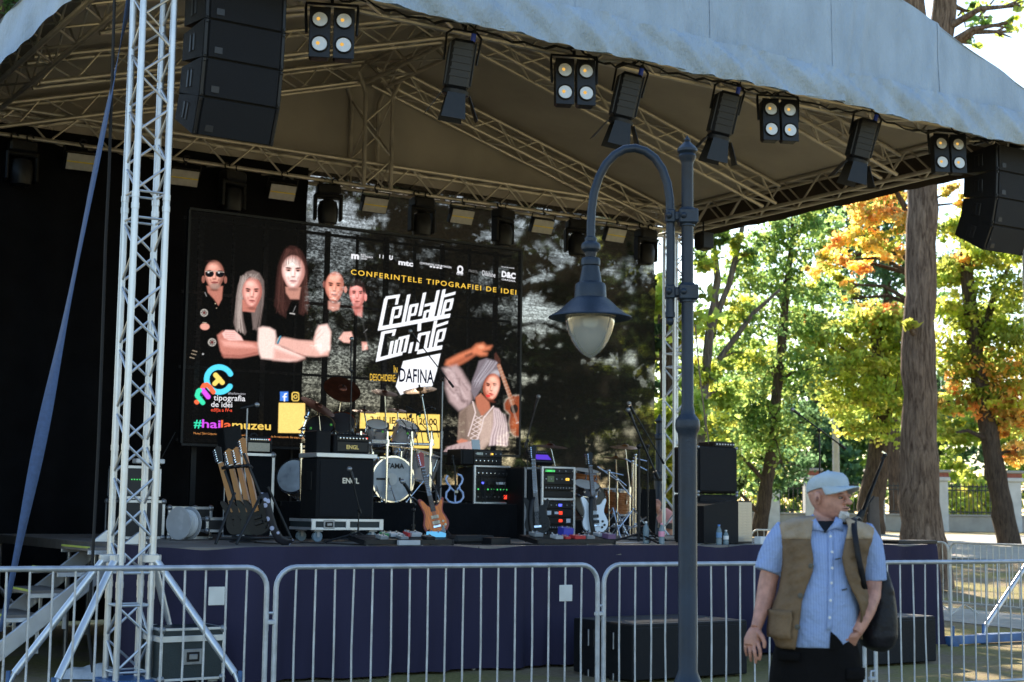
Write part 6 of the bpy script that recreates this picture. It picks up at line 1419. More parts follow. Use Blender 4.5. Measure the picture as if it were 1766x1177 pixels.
cymbal_stand('dark small cymbal before the left end of the date panel', (628, 710), YD+.1, .15, (0, -.2, .95), CYMD, 640, ZR); cymbal_stand('dark small cymbal before the middle of the date panel', (685, 708), YD+.25, .12, (0, -.25, .95), CYMD, 690, ZR)
t = thing('floor_tom', 'clear shelled drum lying tilted left of the amplifier stack', 'drum', ony(515, 860, YD).to_tuple(), 'spare drums')
c = ony(505, 822, YD); t.location = (c.x, YD, ZR); SHC = mat('clear_acrylic_shell', (.20, .21, .23), .12, 0, .3, 4, spec=.8); drum(t, Vector((c.x, YD, ZR+.30)), (-.72, -.62, .25), .20, .30, SHC, HEADC, 'shell', 6)
q = MB(); q.tube([ony(519, 765, YD-.2), Vector((ony(519, 860, YD-.2).x, YD-.2, ZR))], .016, 10); q.build('stand_pole', CHROME, t)
t = thing('rack_toms', 'two black edged toms tilted on chrome arms above the amplifier head', 'drum', (ony(560, 740, YD+.1).x, YD, ZR), 'spare drums')
for px, py, r in ((552, 735, .17), (588, 729, .17)): drum(t, ony(px, py, YD+.1), (-.35, -.62, .6), r, .22, BLACKM, mat('dark_clear_head', (.03, .032, .036), .15, 0, .2, 4, spec=.8), 'drum', 8)
q = MB(); a = ony(535, 790, YD); q.tube([Vector((a.x, YD, ZR)), ony(532, 765, YD), ony(520, 745, YD), ony(535, 705, YD)], .013, 8)
for px, py in ((522, 740), (533, 762), (528, 720), (545, 755), (518, 752)): q.ball(ony(px, py, YD-.02), .03, 8, 6)
for k in range(6): p = ony(515+k*8, 742+((k*29) % 22), YD-.04); q.tube([p, p+Vector((.09, 0, .05*(-1)**k))], .008, 6)
q.build('clamp_arm', CHROME, t)
# ---- small drum set at the right
YS2 = 4.1
t = thing('small_drum_kit', 'small amber wood drum set with chrome stands at the right rear', 'drum kit', (ony(1020, 900, YS2).x, YS2, ZS))
drum(t, ony(1011, 812, YS2), (0, -.22, 1), .185, .17, SHELLW, HEADW, 'tom_drum', 8); c = ony(1062, 850, YS2+.3); drum(t, Vector((c.x, YS2+.3, ZS+.66)), (0, -.1, 1), .20, .34, SHELLW, HEADW, 'floor_tom_drum', 8)
c = ony(1018, 868, YS2); drum(t, Vector((c.x, YS2, ZS+.50)), (0, -1, .05), .25, .34, SHELLW, mat('dark_bass_head', (.02, .02, .022), .35), 'bass_drum', 8, BLACKM)
drum(t, ony(1012, 836, YS2-.25), (-.05, -.4, .9), .175, .13, CHROME, HEADW, 'snare_drum', 8)
q = MB()
for px, py0, py1 in ((1050, 812, 915), (1064, 828, 915), (1091, 796, 915), (1096, 785, 915)): b = ony(px, py0, YS2-.2); q.tube([b, Vector((b.x, YS2-.2, ZS+.05))], .012, 8); q.ball(b, .022, 8, 6)
for a, b in (((1030, 805), (1066, 830)), ((1040, 812), (1075, 820)), ((1066, 830), (1092, 862)), ((1078, 792), (1116, 812)), ((1092, 790), (1116, 796)), ((1052, 815), (1080, 838))): q.tube([ony(*a, YS2-.15), ony(*b, YS2-.15)], .008, 6)
q.build('stand_pole', CHROME, t)
for px, k in ((1056, .2), (1093, .9)): b = at_floor(px, YS2-.2); tripod(t, b, .33, .40, CHROME, 3, k, .011)
q = MB()
for k in range(8): p = at_floor(1040+k*9, YS2-.4-.05*(k % 3), ZS+.08+.05*(k % 4)); q.ball(p, .017, 8, 6); q.tube([p, p+Vector((.12, .0, .05))], .009, 6)
q.build('pedal_hardware', CHROME, t)
for px, py, r, tl, m, bp, lb in ((949, 771, .24, (0, -.12, .98), CYMD, 966, 'dark flat cymbal above the glowing effects rack'), (1078, 772, .22, (-.06, -.14, .98), CYM, 1086, 'upper bronze cymbal beside the boom microphone'), (1062, 791, .17, (0, -.1, 1), CYM, 1064, 'lower bronze cymbal behind the white guitar neck')): cymbal_stand(lb, (px, py), YS2+.05, r, tl, m, bp, ZS)
# ================================================================ microphone stands
def mic(t, p, d, r=.024, l=.17, m=BLACKM):
    d = Vector(d).normalized(); q = MB(); q.tube([p-d*l, p-d*.03], [.013, .02], 10); q.build('microphone_body', m, t); q = MB(); q.ball(p, r*1.15, 12, 8); q.build('microphone_grille', STEEL, t)
def mic_stand(label, px, y, top_py, boom=None, micd=None, zf=ZS, base='tripod', col=BLACKM, thick=.009, group='microphone stands'):
    b = at_floor(px, y, zf); top = ony(px, top_py, y); b.x = top.x = (b.x+top.x)/2
    t = thing('microphone_stand', label, 'microphone stand', b, group)
    q = MB(); q.tube([b+Vector((0, 0, .02)), b.lerp(top, .55)], thick*1.35, 10); q.tube([b.lerp(top, .5), top], thick, 8); q.tube([b.lerp(top, .52), b.lerp(top, .58)], thick*2, 10); q.build('pole', col, t)
    if base == 'tripod': tripod(t, b, .34, .11, BLACKM, 3, .55, .012)
    else: q = MB(); q.lathe([(.14, 0), (.14, .012), (.05, .03), (.02, .05)], b, 24); q.build('base_plate', BLACKM, t)
    if boom:
        p0, p1 = ony(*boom[0], y-.02), ony(*boom[1], y-.02); q = MB(); q.tube([p0, p1], thick*.9, 8); q.tube([p0.lerp(p1, .0), p0.lerp(p1, .12)], thick*1.8, 8); q.ball(top, thick*2.6, 8, 6); q.build('boom_arm', BLACKM, t)
        if micd: mic(t, p1+(p1-p0).normalized()*.08, (p1-p0).normalized()+Vector(micd)*.4)
    elif micd: mic(t, top+Vector(micd).normalized()*.10, micd)
    return t
mic_stand('straight microphone stand before the coloured hashtag on the screen', 423, 1.9, 702, None, (.9, -.3, .25), base='round', col=STEEL)
mic_stand('thin pole microphone stand before the fourth figure on the screen', 603, YD-.3, 640, ((604, 640), (606, 596)), (0, 0, .2), zf=ZR, base='round')
mic_stand('tall overhead microphone stand with a boom across the white lettering', 761, YR+.4, 655, ((782, 668), (714, 580)), (-.3, 0, .4), zf=ZR, base='round', col=STEEL)
mic_stand('boom microphone stand leaning right behind the black guitar', 909, 3.9, 760, ((905, 772), (926, 694)), (.2, 0, .4))
mic_stand('tripod microphone stand with a downward boom in front of the small drum set', 1102, 1.1, 770, ((1135, 826), (1088, 718)), (-.7, -.5, .2), thick=.013)
mic_stand('second boom microphone stand just behind the tripod one', 1117, 2.6, 770, ((1145, 800), (1090, 705)), (-.2, 0, .5))
mic_stand('low microphone stand aimed at the bass drum', 713, 1.15, 880, ((716, 872), (700, 842)), (-.6, .4, .3), zf=ZS)
mic_stand('short microphone stand before the amplifier stack', 618, 1.4, 880, ((622, 886), (606, 822)), (-.1, .5, .1), thick=.007)
mic_stand("boom microphone stand right of the bass cabinets, behind the man's head", 1414, 1.2, 742, ((1458, 774), (1374, 712)), (-.8, -.3, .25), thick=.011)
# ================================================================ guitars
def strat(w, h, k=0):
    P = [(.0, .0), (.16, .012), (.30, .06), (.40, .16), (.43, .28), (.38, .42), (.33, .52), (.33, .62), (.38, .74), (.44, .86), (.42, .92), (.36, .90), (.27, .80), (.18, .755), (-.06, .755), (-.17, .80), (-.26, .92), (-.36, .995), (-.42, .96), (-.40, .84), (-.35, .68), (-.34, .56), (-.38, .44), (-.44, .30), (-.42, .17), (-.32, .06), (-.16, .012)]
    out = []; n = len(P)
    for i in range(n):               # round the outline (Catmull-Rom)
        p0, p1, p2, p3 = [np.array(P[(i+j-1) % n]) for j in range(4)]
        for s in (0, .33, .66): out.append(tuple(.5*((2*p1)+(-p0+p2)*s+(2*p0-5*p1+4*p2-p3)*s*s+(-p0+3*p1-3*p2+p3)*s**3)*np.array([w, h])))
    return out
def guitar(name, label, cat, body, neckm, base, lean=(0, 0), bw=.34, bh=.42, nl=.50, flip=1, pick=2, guard=None, boardm=None, headm=None, strap=False, group='guitars on stands', top2=None, bridge=True, board=True):
    """local: body in the XZ plane facing -Y, bottom at the origin"""
    t = thing(name, label, cat, (0, 0, 0), group); FM = Matrix(((1, 0, 0, 0), (0, 0, -1, 0), (0, 1, 0, 0), (0, 0, 0, 1)))
    ol = [(x*flip, z) for x, z in strat(bw, bh)]
    q = MB(); q.prism(ol, -.02, .02, FM); b = q.build('body', body, t, ang=50)
    if top2: q = MB(); q.prism([(x*.86, bh*.47+(z-bh*.47)*.88) for x, z in ol], .021, .024, FM); q.build('body_top', top2, b, ang=50)
    if guard: q = MB(); q.prism([(x*.62+.015*flip, bh*.5+(z-bh*.5)*.62) for x, z in ol], .021, .024, FM); q.build('pickguard', guard, b, ang=50)
    z0, z1 = bh*.60, bh*.60+nl
    q = MB(); q.prism([(-.028, z0), (.028, z0), (.021, z1), (-.021, z1)], .0205, .032, FM); f = q.build('fretboard', boardm or WOODD, t); q = MB(); q.prism([(-.026, bh*.72), (.026, bh*.72), (.021, z1), (-.021, z1)], -.004, .0203, FM); q.build('neck', neckm, t)
    q = MB()
    for k in range(14 if board else 1): zz = z1-(z1-z0)*(1-.5**(k/9)); q.box((0, -.0326, zz), (.046, .002, .0025))
    q.build('frets', CHROME, f)
    q = MB(); q.prism([(-.021, z1), (.021, z1), (.030*flip, z1+.05), (.046*flip, z1+.15), (.018*flip, z1+.175), (-.036*flip, z1+.155), (-.030*flip, z1+.06)], .004, .018, FM); h = q.build('headstock', headm or neckm, t)
    q = MB()
    for k in range(6): zz = z1+.03+.022*k; xx = (-.034-.003*(k % 2))*flip; q.cyl((xx, -.012, zz), (xx-.018*flip, -.012, zz), .0075, 6); q.cyl((xx*.55, -.02, zz), (xx*.55, -.028, zz), .006, 6)
    q.build('tuners', CHROME, h)
    for k in range(pick): q = MB(); q.box((0, -.028, bh*(.30+.15*k)), (.085, .014, .038), None, .004); q.build('pickup', CREAM if top2 else BLACK, b)
    if bridge: q = MB(); q.box((0, -.027, bh*.20), (.09, .016, .03), None, .004); q.build('bridge', CHROME, b)
    q = MB()
    for x, z in ((.24, .30), (.29, .20), (.20, .14)): q.lathe([(.014, 0), (.013, .014), (.0, .015)], (x*bw*flip*1.0, -.0205, z*bh), 10, Matrix.Rotation(R_(90), 4, 'X'))
    q.build('knob', BLACK if not top2 else CREAM, b)
    if board: q = MB()
    for k in range(6 if board else 0): x = -.019+.0076*k; q.tube([(x, -.036, bh*.2), (x*.8, -.034, z1)], .0012, 4, cap=False)
    if board: q.build('strings', STEEL, t)
    if strap:
        q = MB(); rows = []
        for i in range(13): u = i/12; x = -.03*flip-.10*math.sin(u*3)*flip*.4; z = bh*.98-u*bh*1.15; rows.append([(x-.028, -.045-.03*math.sin(u*3.1), z), (x+.028, -.045-.03*math.sin(u*3.1), z)])
        q.grid(rows); s = q.build('strap', BLACKM if strap is True else strap, t); s.modifiers.new('thick', 'SOLIDIFY').thickness = .004
    t.location = base; t.rotation_euler = Euler((R_(lean[0]), R_(lean[1]), R_(lean[2] if len(lean) > 2 else -18)), 'XYZ'); return t
def g_stand(label, base, m=BLACKM, h=.62, rot=-18):
    t = thing('guitar_stand', label, 'guitar stand', (0, 0, 0), 'guitar stands'); q = MB(); q.tube([(0, .10, h*.45), (0, .15, h)], .010, 8); q.tube([(-.05, .08, h), (-.05, .14, h-.02), (.05, .14, h-.02), (.05, .08, h)], .008, 6); q.build('neck_rest', m, t)
    for s in (-1, 1): q = MB(); q.tube([(0, .10, h*.5), (s*.17, -.08, .01)], .010, 8); q.tube([(s*.09, .0, .09), (s*.09, -.08, .08), (s*.09, -.085, .11)], .009, 6); q.build('leg', m, t)
    q = MB(); q.tube([(0, .10, h*.5), (0, .30, .01)], .010, 8); q.build('leg', m, t)
    t.location = base; t.rotation_euler = (0, 0, R_(rot)); return t
ORB = mat('sunburst_edge', (.24, .022, .006), .3, 0, .3, 5); ORT = mat('amber_flame_top', (.70, .17, .010), .35, 0, .28, 9, stretch=(9, 1, 1)); WHB = mat('white_lacquer', (.74, .80, .86), .22, 0, .04, 5); BLB = mat('black_lacquer', (.008, .0085, .009), .42, 0, .3, 5, spec=.25); OLV = mat('dark_green_lacquer', (.008, .012, .010), .45, spec=.3)
og = at_floor(756, 1.75, ZS+.09); g_stand('black stand under the orange guitar', at_floor(755, 1.75)); guitar('electric_guitar', 'orange sunburst electric guitar with red headstock on a stand before the drums', 'guitar', ORB, WOODD, og, (-9, -13), .33, .42, .50, 1, 2, None, WOODD, mat('red_headstock', (.30, .03, .015), .3), False, top2=ORT)
wg = at_floor(1028, 1.9, ZS+.10); g_stand('black stand under the white guitar', at_floor(1028, 1.9)); guitar('electric_guitar', 'white electric guitar with dark neck and black strap beside the effects rack', 'guitar', WHB, WOODD, wg, (-9, -3), .36, .44, .54, 1, 2, None, WOODD, BLB, True)
bg_ = at_floor(928, 1.6, ZS+.09); g_stand('black stand under the black guitar', at_floor(928, 1.6)); guitar('electric_guitar', 'black electric guitar with pale edges and long neck left of the effects rack', 'guitar', BLB, WOODD, bg_, (-9, -5, -40), .33, .43, .60, 1, 2, None, mat('grey_fretboard', (.13, .12, .11), .4), BLB, True)
# guitar rack at the left with instruments leaning in it
gx, gy = at_floor(440, 1.25).x, 1.25
t = thing('guitar_rack', 'black tubular folding rack holding several guitars', 'guitar rack', (gx, gy, ZS))
for px0, px1, yy in ((372, 405, .95), (408, 452, .85), (505, 462, 1.55)):
    q = MB(); q.tube([Vector((at_floor(px0, yy).x, yy, ZS+.012)), ony(px1, 850 if px0 < 500 else 840, yy+.1)], .014, 8); q.build('leg', BLACKM, t)
for a, b in (((452, 860), (420, 782)), ((405, 862), (388, 812))): q = MB(); q.tube([ony(*a, gy-.2), ony(*b, gy-.1)], .014, 8); q.build('upright', BLACKM, t)
q = MB(); q.tube([ony(382, 808, gy-.15), ony(430, 803, gy-.2), ony(434, 807, gy+.1)], .016, 8)
for k in range(4): p = ony(386+k*13, 806, gy-.17); q.tube([p, p+Vector((0, -.08, .01))], .012, 6)
q.build('neck_bar', BLACKM, t); q = MB(); q.tube([at_floor(378, .95, ZS+.06), at_floor(500, 1.4, ZS+.06)], .014, 8); q.tube([at_floor(400, 1.5, ZS+.06), at_floor(500, 1.5, ZS+.06)], .014, 8); q.build('base_bar', BLACKM, t)
NAT = mat('natural_maple_back', (.40, .155, .025), .35, 0, .15, 4)
for k, (px, l2_, bm, nm, lb, hd, nn) in enumerate(((452, -17, BLB, NAT, 'bass guitar with broad maple headstock, frontmost in the guitar rack', NAT, .58), (440, -18, OLV, NAT, 'dark green guitar with maple neck, second in the guitar rack', NAT, .49), (428, -19, BLB, WOODN, 'guitar with slim maple neck, third in the guitar rack', WOODN, .48), (415, -21, BLB, WOODN, 'guitar with thin light neck, farthest left in the guitar rack', BLB, .52))):
    g_ = guitar('rack_guitar', lb, 'guitar', bm, nm, at_floor(px, 1.05+.13*k, ZS+.10), (-4, l2_, -50), .28, .38, nn, 1, 2, None, nm, hd, False, 'guitars in the rack', board=False, bridge=False)
BATS = nodes('black_strap_with_white_print'); _t = BATS[1]; _b = N(_t, 'ShaderNodeBsdfPrincipled'); _t.links.new(_b.outputs[0], BATS[2].inputs[0]); _c = N(_t, 'ShaderNodeTexCoord'); _v = N(_t, 'ShaderNodeTexVoronoi'); _v.inputs['Scale'].default_value = 16; _t.links.new(_c.outputs['Object'], _v.inputs['Vector']); _r = N(_t, 'ShaderNodeValToRGB'); _r.color_ramp.elements[0].position = .34; _r.color_ramp.elements[1].position = .38; _r.color_ramp.elements[0].color = (.42, .45, .62, 1); _r.color_ramp.elements[1].color = (.012, .012, .018, 1); _t.links.new(_v.outputs['Distance'], _r.inputs[0]); _t.links.new(_r.outputs[0], _b.inputs['Base Color']); BATS = BATS[0]
q = MB(); rows = []
sp = [ony(x, y, .82) for x, y in ((456, 850), (461, 870), (467, 895), (473, 915), (482, 930), (492, 938), (502, 941))]
for i, p in enumerate(sp): wv = RH*.034+Vector((0, 0, .006*i)); p.z = max(p.z, ZS+.02+.012*(6-i)*(i > 3)); rows.append([p-wv, p-wv*.33, p+wv*.33, p+wv])
q.grid(rows); s = q.build('guitar_strap', BATS); s.modifiers.new('thick', 'SOLIDIFY').thickness = .004; tag(s, 'black guitar strap with white print trailing from the rack to the floor', 'guitar strap')
# electric violin frame at the riser front
vx = ony(785, 850, YR+.18); VB = mat('pale_blue_lacquer', (.42, .55, .85), .25, 0, .06, 6)
t = thing('electric_violin', 'pale blue electric violin with open frame body standing on the riser', 'violin', (vx.x, YR+.18, ZR)); k = .32/.46
def vp(px, py): p = ony(px, py, YR+.18); return p
q = MB(); zb_ = vp(785, 865).z-ZR
fr = [(772, 818), (769, 824), (771, 831), (776, 836), (775, 842), (770, 847), (769, 856), (774, 863), (784, 866), (794, 863), (799, 856), (798, 847), (793, 842), (792, 836), (796, 831), (798, 824), (795, 818), (789, 816)]
q.tube([vp(*p)-Vector((0, 0, zb_-.01)) for p in fr], .014, 8, closed=False); q.tube([vp(776, 838)-Vector((0, 0, zb_-.01)), vp(785, 846)-Vector((0, 0, zb_-.01)), vp(792, 838)-Vector((0, 0, zb_-.01))], .013, 8); q.tube([vp(785, 846)-Vector((0, 0, zb_-.01)), vp(785, 864)-Vector((0, 0, zb_-.01))], .012, 8); q.build('frame', VB, t)
q = MB(); q.tube([vp(785, 852)-Vector((0, .02, zb_-.01)), vp(783, 800)-Vector((0, .02, zb_-.01))], [.016, .011], 8, flat=.6); q.build('fingerboard', BLACK, t); q = MB(); q.tube([vp(783, 801)-Vector((0, 0, zb_-.01)), vp(781, 786)-Vector((0, -.01, zb_-.01))], [.011, .009], 8); q.ball(vp(781, 785)-Vector((0, -.01, zb_-.01)), (.016, .02, .018), 8, 6)
for s in (-1, 1):
    for z in (0, 1): p = vp(782, 790+z*6)-Vector((0, 0, zb_-.01)); q.cyl(p, p+Vector((s*.035, 0, 0)), .004, 6)
q.build('scroll', BLACK, t); q = MB(); q.box(vp(785, 846)-Vector((0, .03, zb_-.01)), (.05, .006, .028)); q.build('bridge', CREAM, t)
# upright electric bass at the right, partly behind the man
YU = 1.0
def up(px, py): return ony(px, py, YU)
t = thing('upright_bass', 'slim black upright electric bass leaning behind the man', 'upright bass', (at_floor(1496, YU).x, YU, ZS))
q = MB(); q.tube([up(1480, 905), up(1500, 852), up(1523, 793)], [.040, .030, .022], 10, flat=.7); q.build('neck', BLACK, t); q = MB(); q.tube([up(1523, 793)+Vector((0, .02, 0)), up(1526, 787)], [.03, .024], 8); q.ball(up(1526, 786), (.035, .03, .03), 8, 6)
q.build('scroll', BLACK, t); q = MB(); q.box(up(1524, 783)+Vector((0, 0, .012)), (.08, .02, .02), (0, .4, 0)); q.build('tuners', CHROME, t); q = MB(); q.tube([up(1474, 925)+Vector((0, 0, 0)), up(1480, 900), up(1488, 882)], [.05, .07, .05], 10, flat=.6); q.build('body', BLB, t); q = MB(); q.tube([up(1487, 892), up(1496, 872), up(1505, 860), up(1507, 856)], .014, 8); q.tube([up(1496, 885), up(1497, 905)], .012, 6); q.build('rest_frame', BLACKM, t)
b = at_floor(1474, YU); q = MB(); q.cyl(b, up(1474, 925), .010, 8); q.build('end_pin', CHROME, t)
q = MB(); p = at_floor(1507, 1.5); rows = []
for i in range(9): u = i/8; rows.append([(p.x+(.07+.05*u)*math.cos(a)+.02*math.sin(3*a+u), p.y+(.07+.03*u)*math.sin(a), ZS+.58*(1-u)+.01) for a in [k*2*math.pi/18 for k in range(19)]])
q.grid(rows); tag(q.build('draped_cloth', mat('grey_brown_cloth', (.09, .075, .065), .9, 0, .2, 5)), 'grey brown cloth cover hanging beside the upright bass', 'cloth')
small_box('effects_board', 'low black effects board at the right end of the stage', 'pedalboard', at_floor(1566, .6), (.75, .32, .045), BLACKM, .05)
small_box('white_box', 'small white box on the stage edge beside the wedge monitor', 'box', at_floor(1312, .55), (.13, .10, .09), WHITEP, .2)
# iron post and seated person seen in the gap behind the stage
c = ond(1137, 930, 29.); gz = ground_z(c.x, c.y)
def gz_(py): return float(ond(1137, py, 29.).z)
t = thing('iron_post', 'dark ornamental iron post in the gap beside the rear tower', 'post', (c.x, c.y, gz)); q = MB(); q.lathe([(.14, gz), (.14, gz+.1), (.11, gz+.3), (.10, gz_(830)), (.15, gz_(826)), (.15, gz_(818)), (.08, gz_(815)), (.075, gz_(760)), (.12, gz_(757)), (.12, gz_(751)), (.07, gz_(748)), (.065, gz_(730)), (.10, gz_(726)), (.04, gz_(721)), (.005, gz_(714))], (c.x, c.y, 0), 18); q.build('shaft', LAMPP, t)

# strap beside the bass cabinets and cable loops under the front truss
q = MB(); q.tube([ony(1199, 560, 1.7), ony(1206, 640, 1.7), ony(1215, 715, 1.7), ony(1224, 772, 1.7)], .012, 6, flat=.3); tag(q.build('tie_strap', mat('tan_webbing', (.16, .12, .08), .8)), 'thin tan strap running down to the black bass cabinets', 'strap')
rc_ = random.Random(31); tx = [1.2, 2.0, 3.1, 4.5, 5.3, 6.6, 7.4, 8.8, 10.2, 11.2]
for i in range(len(tx)-1):
    a, b = tx[i], tx[i+1]; s_ = rc_.uniform(.06, .16); q = MB()
    for o_ in (0, .03): q.tube([(a+(b-a)*k/10, -.16-o_+.02*math.sin(k), 6.40-o_*.6-s_*math.sin(math.pi*k/10)+.02*math.sin(k*2.3+i)) for k in range(11)], .009, 5)
    tag(q.build('truss_cable', RUBBER), ['black cable pair looping from the left line array to the first blinder', 'black cable pair between the leftmost blinder and the first barn door spot', 'black cable pair right of the leftmost barn door spot', 'black cable pair between the second blinder and the spot above the arch', 'black cable pair above the lamp post arch', 'black cable pair above the lamp post finial', 'black cable pair right of the third blinder', 'black cable pair right of the rightmost barn door spot', 'black cable pair beside the right line array'][i], 'cable', 'cables slung under the front truss')
# ================================================================ the man in the cap
MD = 7.0
def m3(zx, zy, d=0.): return ond(1250+zx/2.966, 780+zy/2.966, MD+d)
mf = ond(1410, 1400, MD); man = thing('person', 'man in a pale cap, striped blue shirt and brown waistcoat, hand in pocket', 'person', (mf.x, mf.y, 0))
def skin_mat():
    m = mat('skin', (.42, .20, .145), .5, 0, .14, 26, .15, 160, col2=(.50, .245, .18)); return m
SKIN = skin_mat()
SH_B = nodes('striped_blue_shirt'); _t = SH_B[1]; _b = N(_t, 'ShaderNodeBsdfPrincipled'); _b.inputs['Roughness'].default_value = .9; _b.inputs['Specular IOR Level'].default_value = .1; _t.links.new(_b.outputs[0], SH_B[2].inputs[0])
_c = N(_t, 'ShaderNodeTexCoord'); _mp = N(_t, 'ShaderNodeMapping'); _mp.inputs['Rotation'].default_value = (0, 0, YAW); _w = N(_t, 'ShaderNodeTexWave'); _w.inputs['Scale'].default_value = 26; _w.inputs['Distortion'].default_value = 1.2; _w.inputs['Detail Scale'].default_value = .6
_t.links.new(_c.outputs['Object'], _mp.inputs[0]); _t.links.new(_mp.outputs[0], _w.inputs['Vector'])
_r = N(_t, 'ShaderNodeValToRGB'); _e = _r.color_ramp.elements; _e[0].position = .03; _e[0].color = (.245, .33, .57, 1); _e[1].position = .3; _e[1].color = (.30, .395, .64, 1); _t.links.new(_w.outputs['Fac'], _r.inputs[0]); _t.links.new(_r.outputs[0], _b.inputs['Base Color'])
_n = N(_t, 'ShaderNodeTexNoise'); _n.inputs['Scale'].default_value = 7; _n.inputs['Detail'].default_value = 4; _t.links.new(_c.outputs['Object'], _n.inputs['Vector']); _bp = N(_t, 'ShaderNodeBump'); _bp.inputs['Strength'].default_value = .8; _bp.inputs['Distance'].default_value = .06; _t.links.new(_n.outputs['Fac'], _bp.inputs['Height']); _t.links.new(_bp.outputs[0], _b.inputs['Normal']); SHIRT = SH_B[0]
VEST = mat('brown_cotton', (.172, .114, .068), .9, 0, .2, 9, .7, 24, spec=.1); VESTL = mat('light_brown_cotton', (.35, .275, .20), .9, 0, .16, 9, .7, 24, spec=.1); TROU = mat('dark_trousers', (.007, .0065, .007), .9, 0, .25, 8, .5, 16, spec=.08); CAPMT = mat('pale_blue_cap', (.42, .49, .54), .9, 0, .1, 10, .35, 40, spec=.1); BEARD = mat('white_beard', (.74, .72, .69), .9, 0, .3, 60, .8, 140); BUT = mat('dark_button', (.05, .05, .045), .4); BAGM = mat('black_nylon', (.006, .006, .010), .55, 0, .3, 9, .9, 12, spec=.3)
def ring(c, ax, ay, n=28, p=2.0, front=None):
    """closed ring round c: ax to the right, ay in depth (front can differ)"""
    out = []
    for k in range(n):
        a = 2*math.pi*k/n; ca_, sa = math.cos(a), math.sin(a); x = math.copysign(abs(ca_)**(2/p), ca_)*ax; y = math.copysign(abs(sa)**(2/p), sa)*(ay if sa > 0 else (front or ay)); out.append(c+RH*x+FH*y)
    return out
PXM = MD/F_PX/2.966
def lev(zx, zy, hw, back, front=None, d=0., p=2.3): return ring(m3(zx, zy, d), hw*PXM, back, 32, p, front)
def remesh(o, v, sm=4, f=.5):
    r = o.modifiers.new('remesh', 'REMESH'); r.mode = 'VOXEL'; r.voxel_size = v; r.use_smooth_shade = True
    s = o.modifiers.new('smooth', 'SMOOTH'); s.iterations = sm; s.factor = f; return o
# ---- body: one continuous surface
PSI = R_(50); fv = RH*math.sin(PSI)-FH*math.cos(PSI); sv = RH*math.cos(PSI)+FH*math.sin(PSI)
HCX = 532
def hd(zy, f, b, w, sh=0.):
    c = m3(HCX, zy, .0)+fv*sh; out = []; f = f*.86
    for k in range(28):
        a = 2*math.pi*k/28; ca_, sa = math.cos(a), math.sin(a); out.append(c+fv*(ca_*(f if ca_ > 0 else b))+sv*(sa*w))
    return out
q = MB()
q.loft([hd(112, .03, .03, .03), hd(122, .065, .065, .052), hd(145, .088, .092, .069), hd(185, .100, .102, .077), hd(220, .102, .100, .078), hd(236, .094, .096, .075), hd(252, .094, .09, .073), hd(270, .096, .08, .071), hd(288, .097, .066, .066), hd(305, .096, .05, .060), hd(322, .093, .03, .050), hd(336, .082, .01, .036), hd(342, .06, 0, .02)])
def hp_(zy, f, s): return m3(HCX, zy)+fv*(f*.86)+sv*s
q.tube([hp_(226, .099, 0), hp_(240, .111, 0), hp_(254, .124, 0), hp_(263, .112, 0)], [.009, .0105, .0125, .009], 10); q.ball(hp_(257, .124, 0), (.0135, .0135, .012), 10, 8)
for s in (-1, 1): q.ball(hp_(259, .106, s*.0135), (.010, .010, .009), 10, 8); q.ball(hp_(221, .094, s*.031), (.020, .018, .009), 10, 8)
q.ball(hp_(283, .097, 0), (.020, .020, .0065), 10, 8); q.ball(hp_(295, .095, 0), (.019, .019, .0075), 10, 8)
for s in (-1, 1):
    for dz, r in ((-13, .019), (0, .020), (15, .014)): q.ball(hp_(240+dz, -.014, s*.087), (r*.6, r*.95, r*1.2), 10, 8)
q.tube([m3(522, 300, .02), m3(514, 350, .02), m3(508, 420, .03)], [.058, .060, .072], 16)
q.loft([lev(508, 380, 120, .07, .07), lev(505, 430, 180, .09, .09), lev(500, 600, 185, .11, .12), lev(490, 800, 190, .13, .15), lev(475, 1000, 185, .13, .13), lev(470, 1180, 200, .13, .13)])
for sx in (-1, 1): q.tube([m3(470+sx*100, 1150), m3(470+sx*108, 1500), m3(470+sx*110, 1930)], [.10, .065, .045], 14); q.tube([m3(470+sx*110, 1930), m3(470+sx*125, 1960, -.14)], [.045, .035], 12)
q.tube([m3(345, 410, .03), m3(283, 500, .052), m3(238, 590, .055), m3(222, 660, .05), m3(212, 720, .04), m3(198, 780, .02), m3(176, 850, -.01), m3(160, 900, -.03)], [.052, .048, .046, .045, .045, .040, .030, .025], 16)
q.loft([ring(m3(157, 897, -.03), .026, .022, 14), ring(m3(150, 925, -.035), .036, .024, 14), ring(m3(143, 955, -.04), .041, .023, 14), ring(m3(140, 985, -.045), .038, .019, 14)])
def finger(ps, rs): q.tube([m3(*p) for p in ps], rs, 10); q.ball(m3(*ps[-1]), rs[-1]*1.02, 8, 6)
finger([(168, 970, -.06), (179, 1010, -.082), (182, 1038, -.080), (178, 1060, -.066)], [.0098, .0090, .0082, .0074]); finger([(147, 980, -.05), (153, 1024, -.072), (157, 1054, -.068), (158, 1076, -.052)], [.0100, .0092, .0084, .0076]); finger([(126, 980, -.035), (129, 1018, -.055), (132, 1046, -.050), (135, 1066, -.034)], [.0096, .0088, .0080, .0072]); finger([(107, 968, -.02), (106, 998, -.034), (108, 1020, -.030), (112, 1038, -.016)], [.0086, .0078, .0072, .0066]); finger([(170, 918, -.05), (192, 946, -.078), (203, 974, -.088), (202, 996, -.088)], [.0135, .0118, .0098, .0084])
q.tube([m3(690, 410, .03), m3(742, 520, .046), m3(757, 640, .04), m3(749, 735, .005), m3(725, 810, -.05), m3(698, 870, -.08), m3(668, 925, -.10)], [.050, .046, .044, .044, .040, .035, .030], 16)
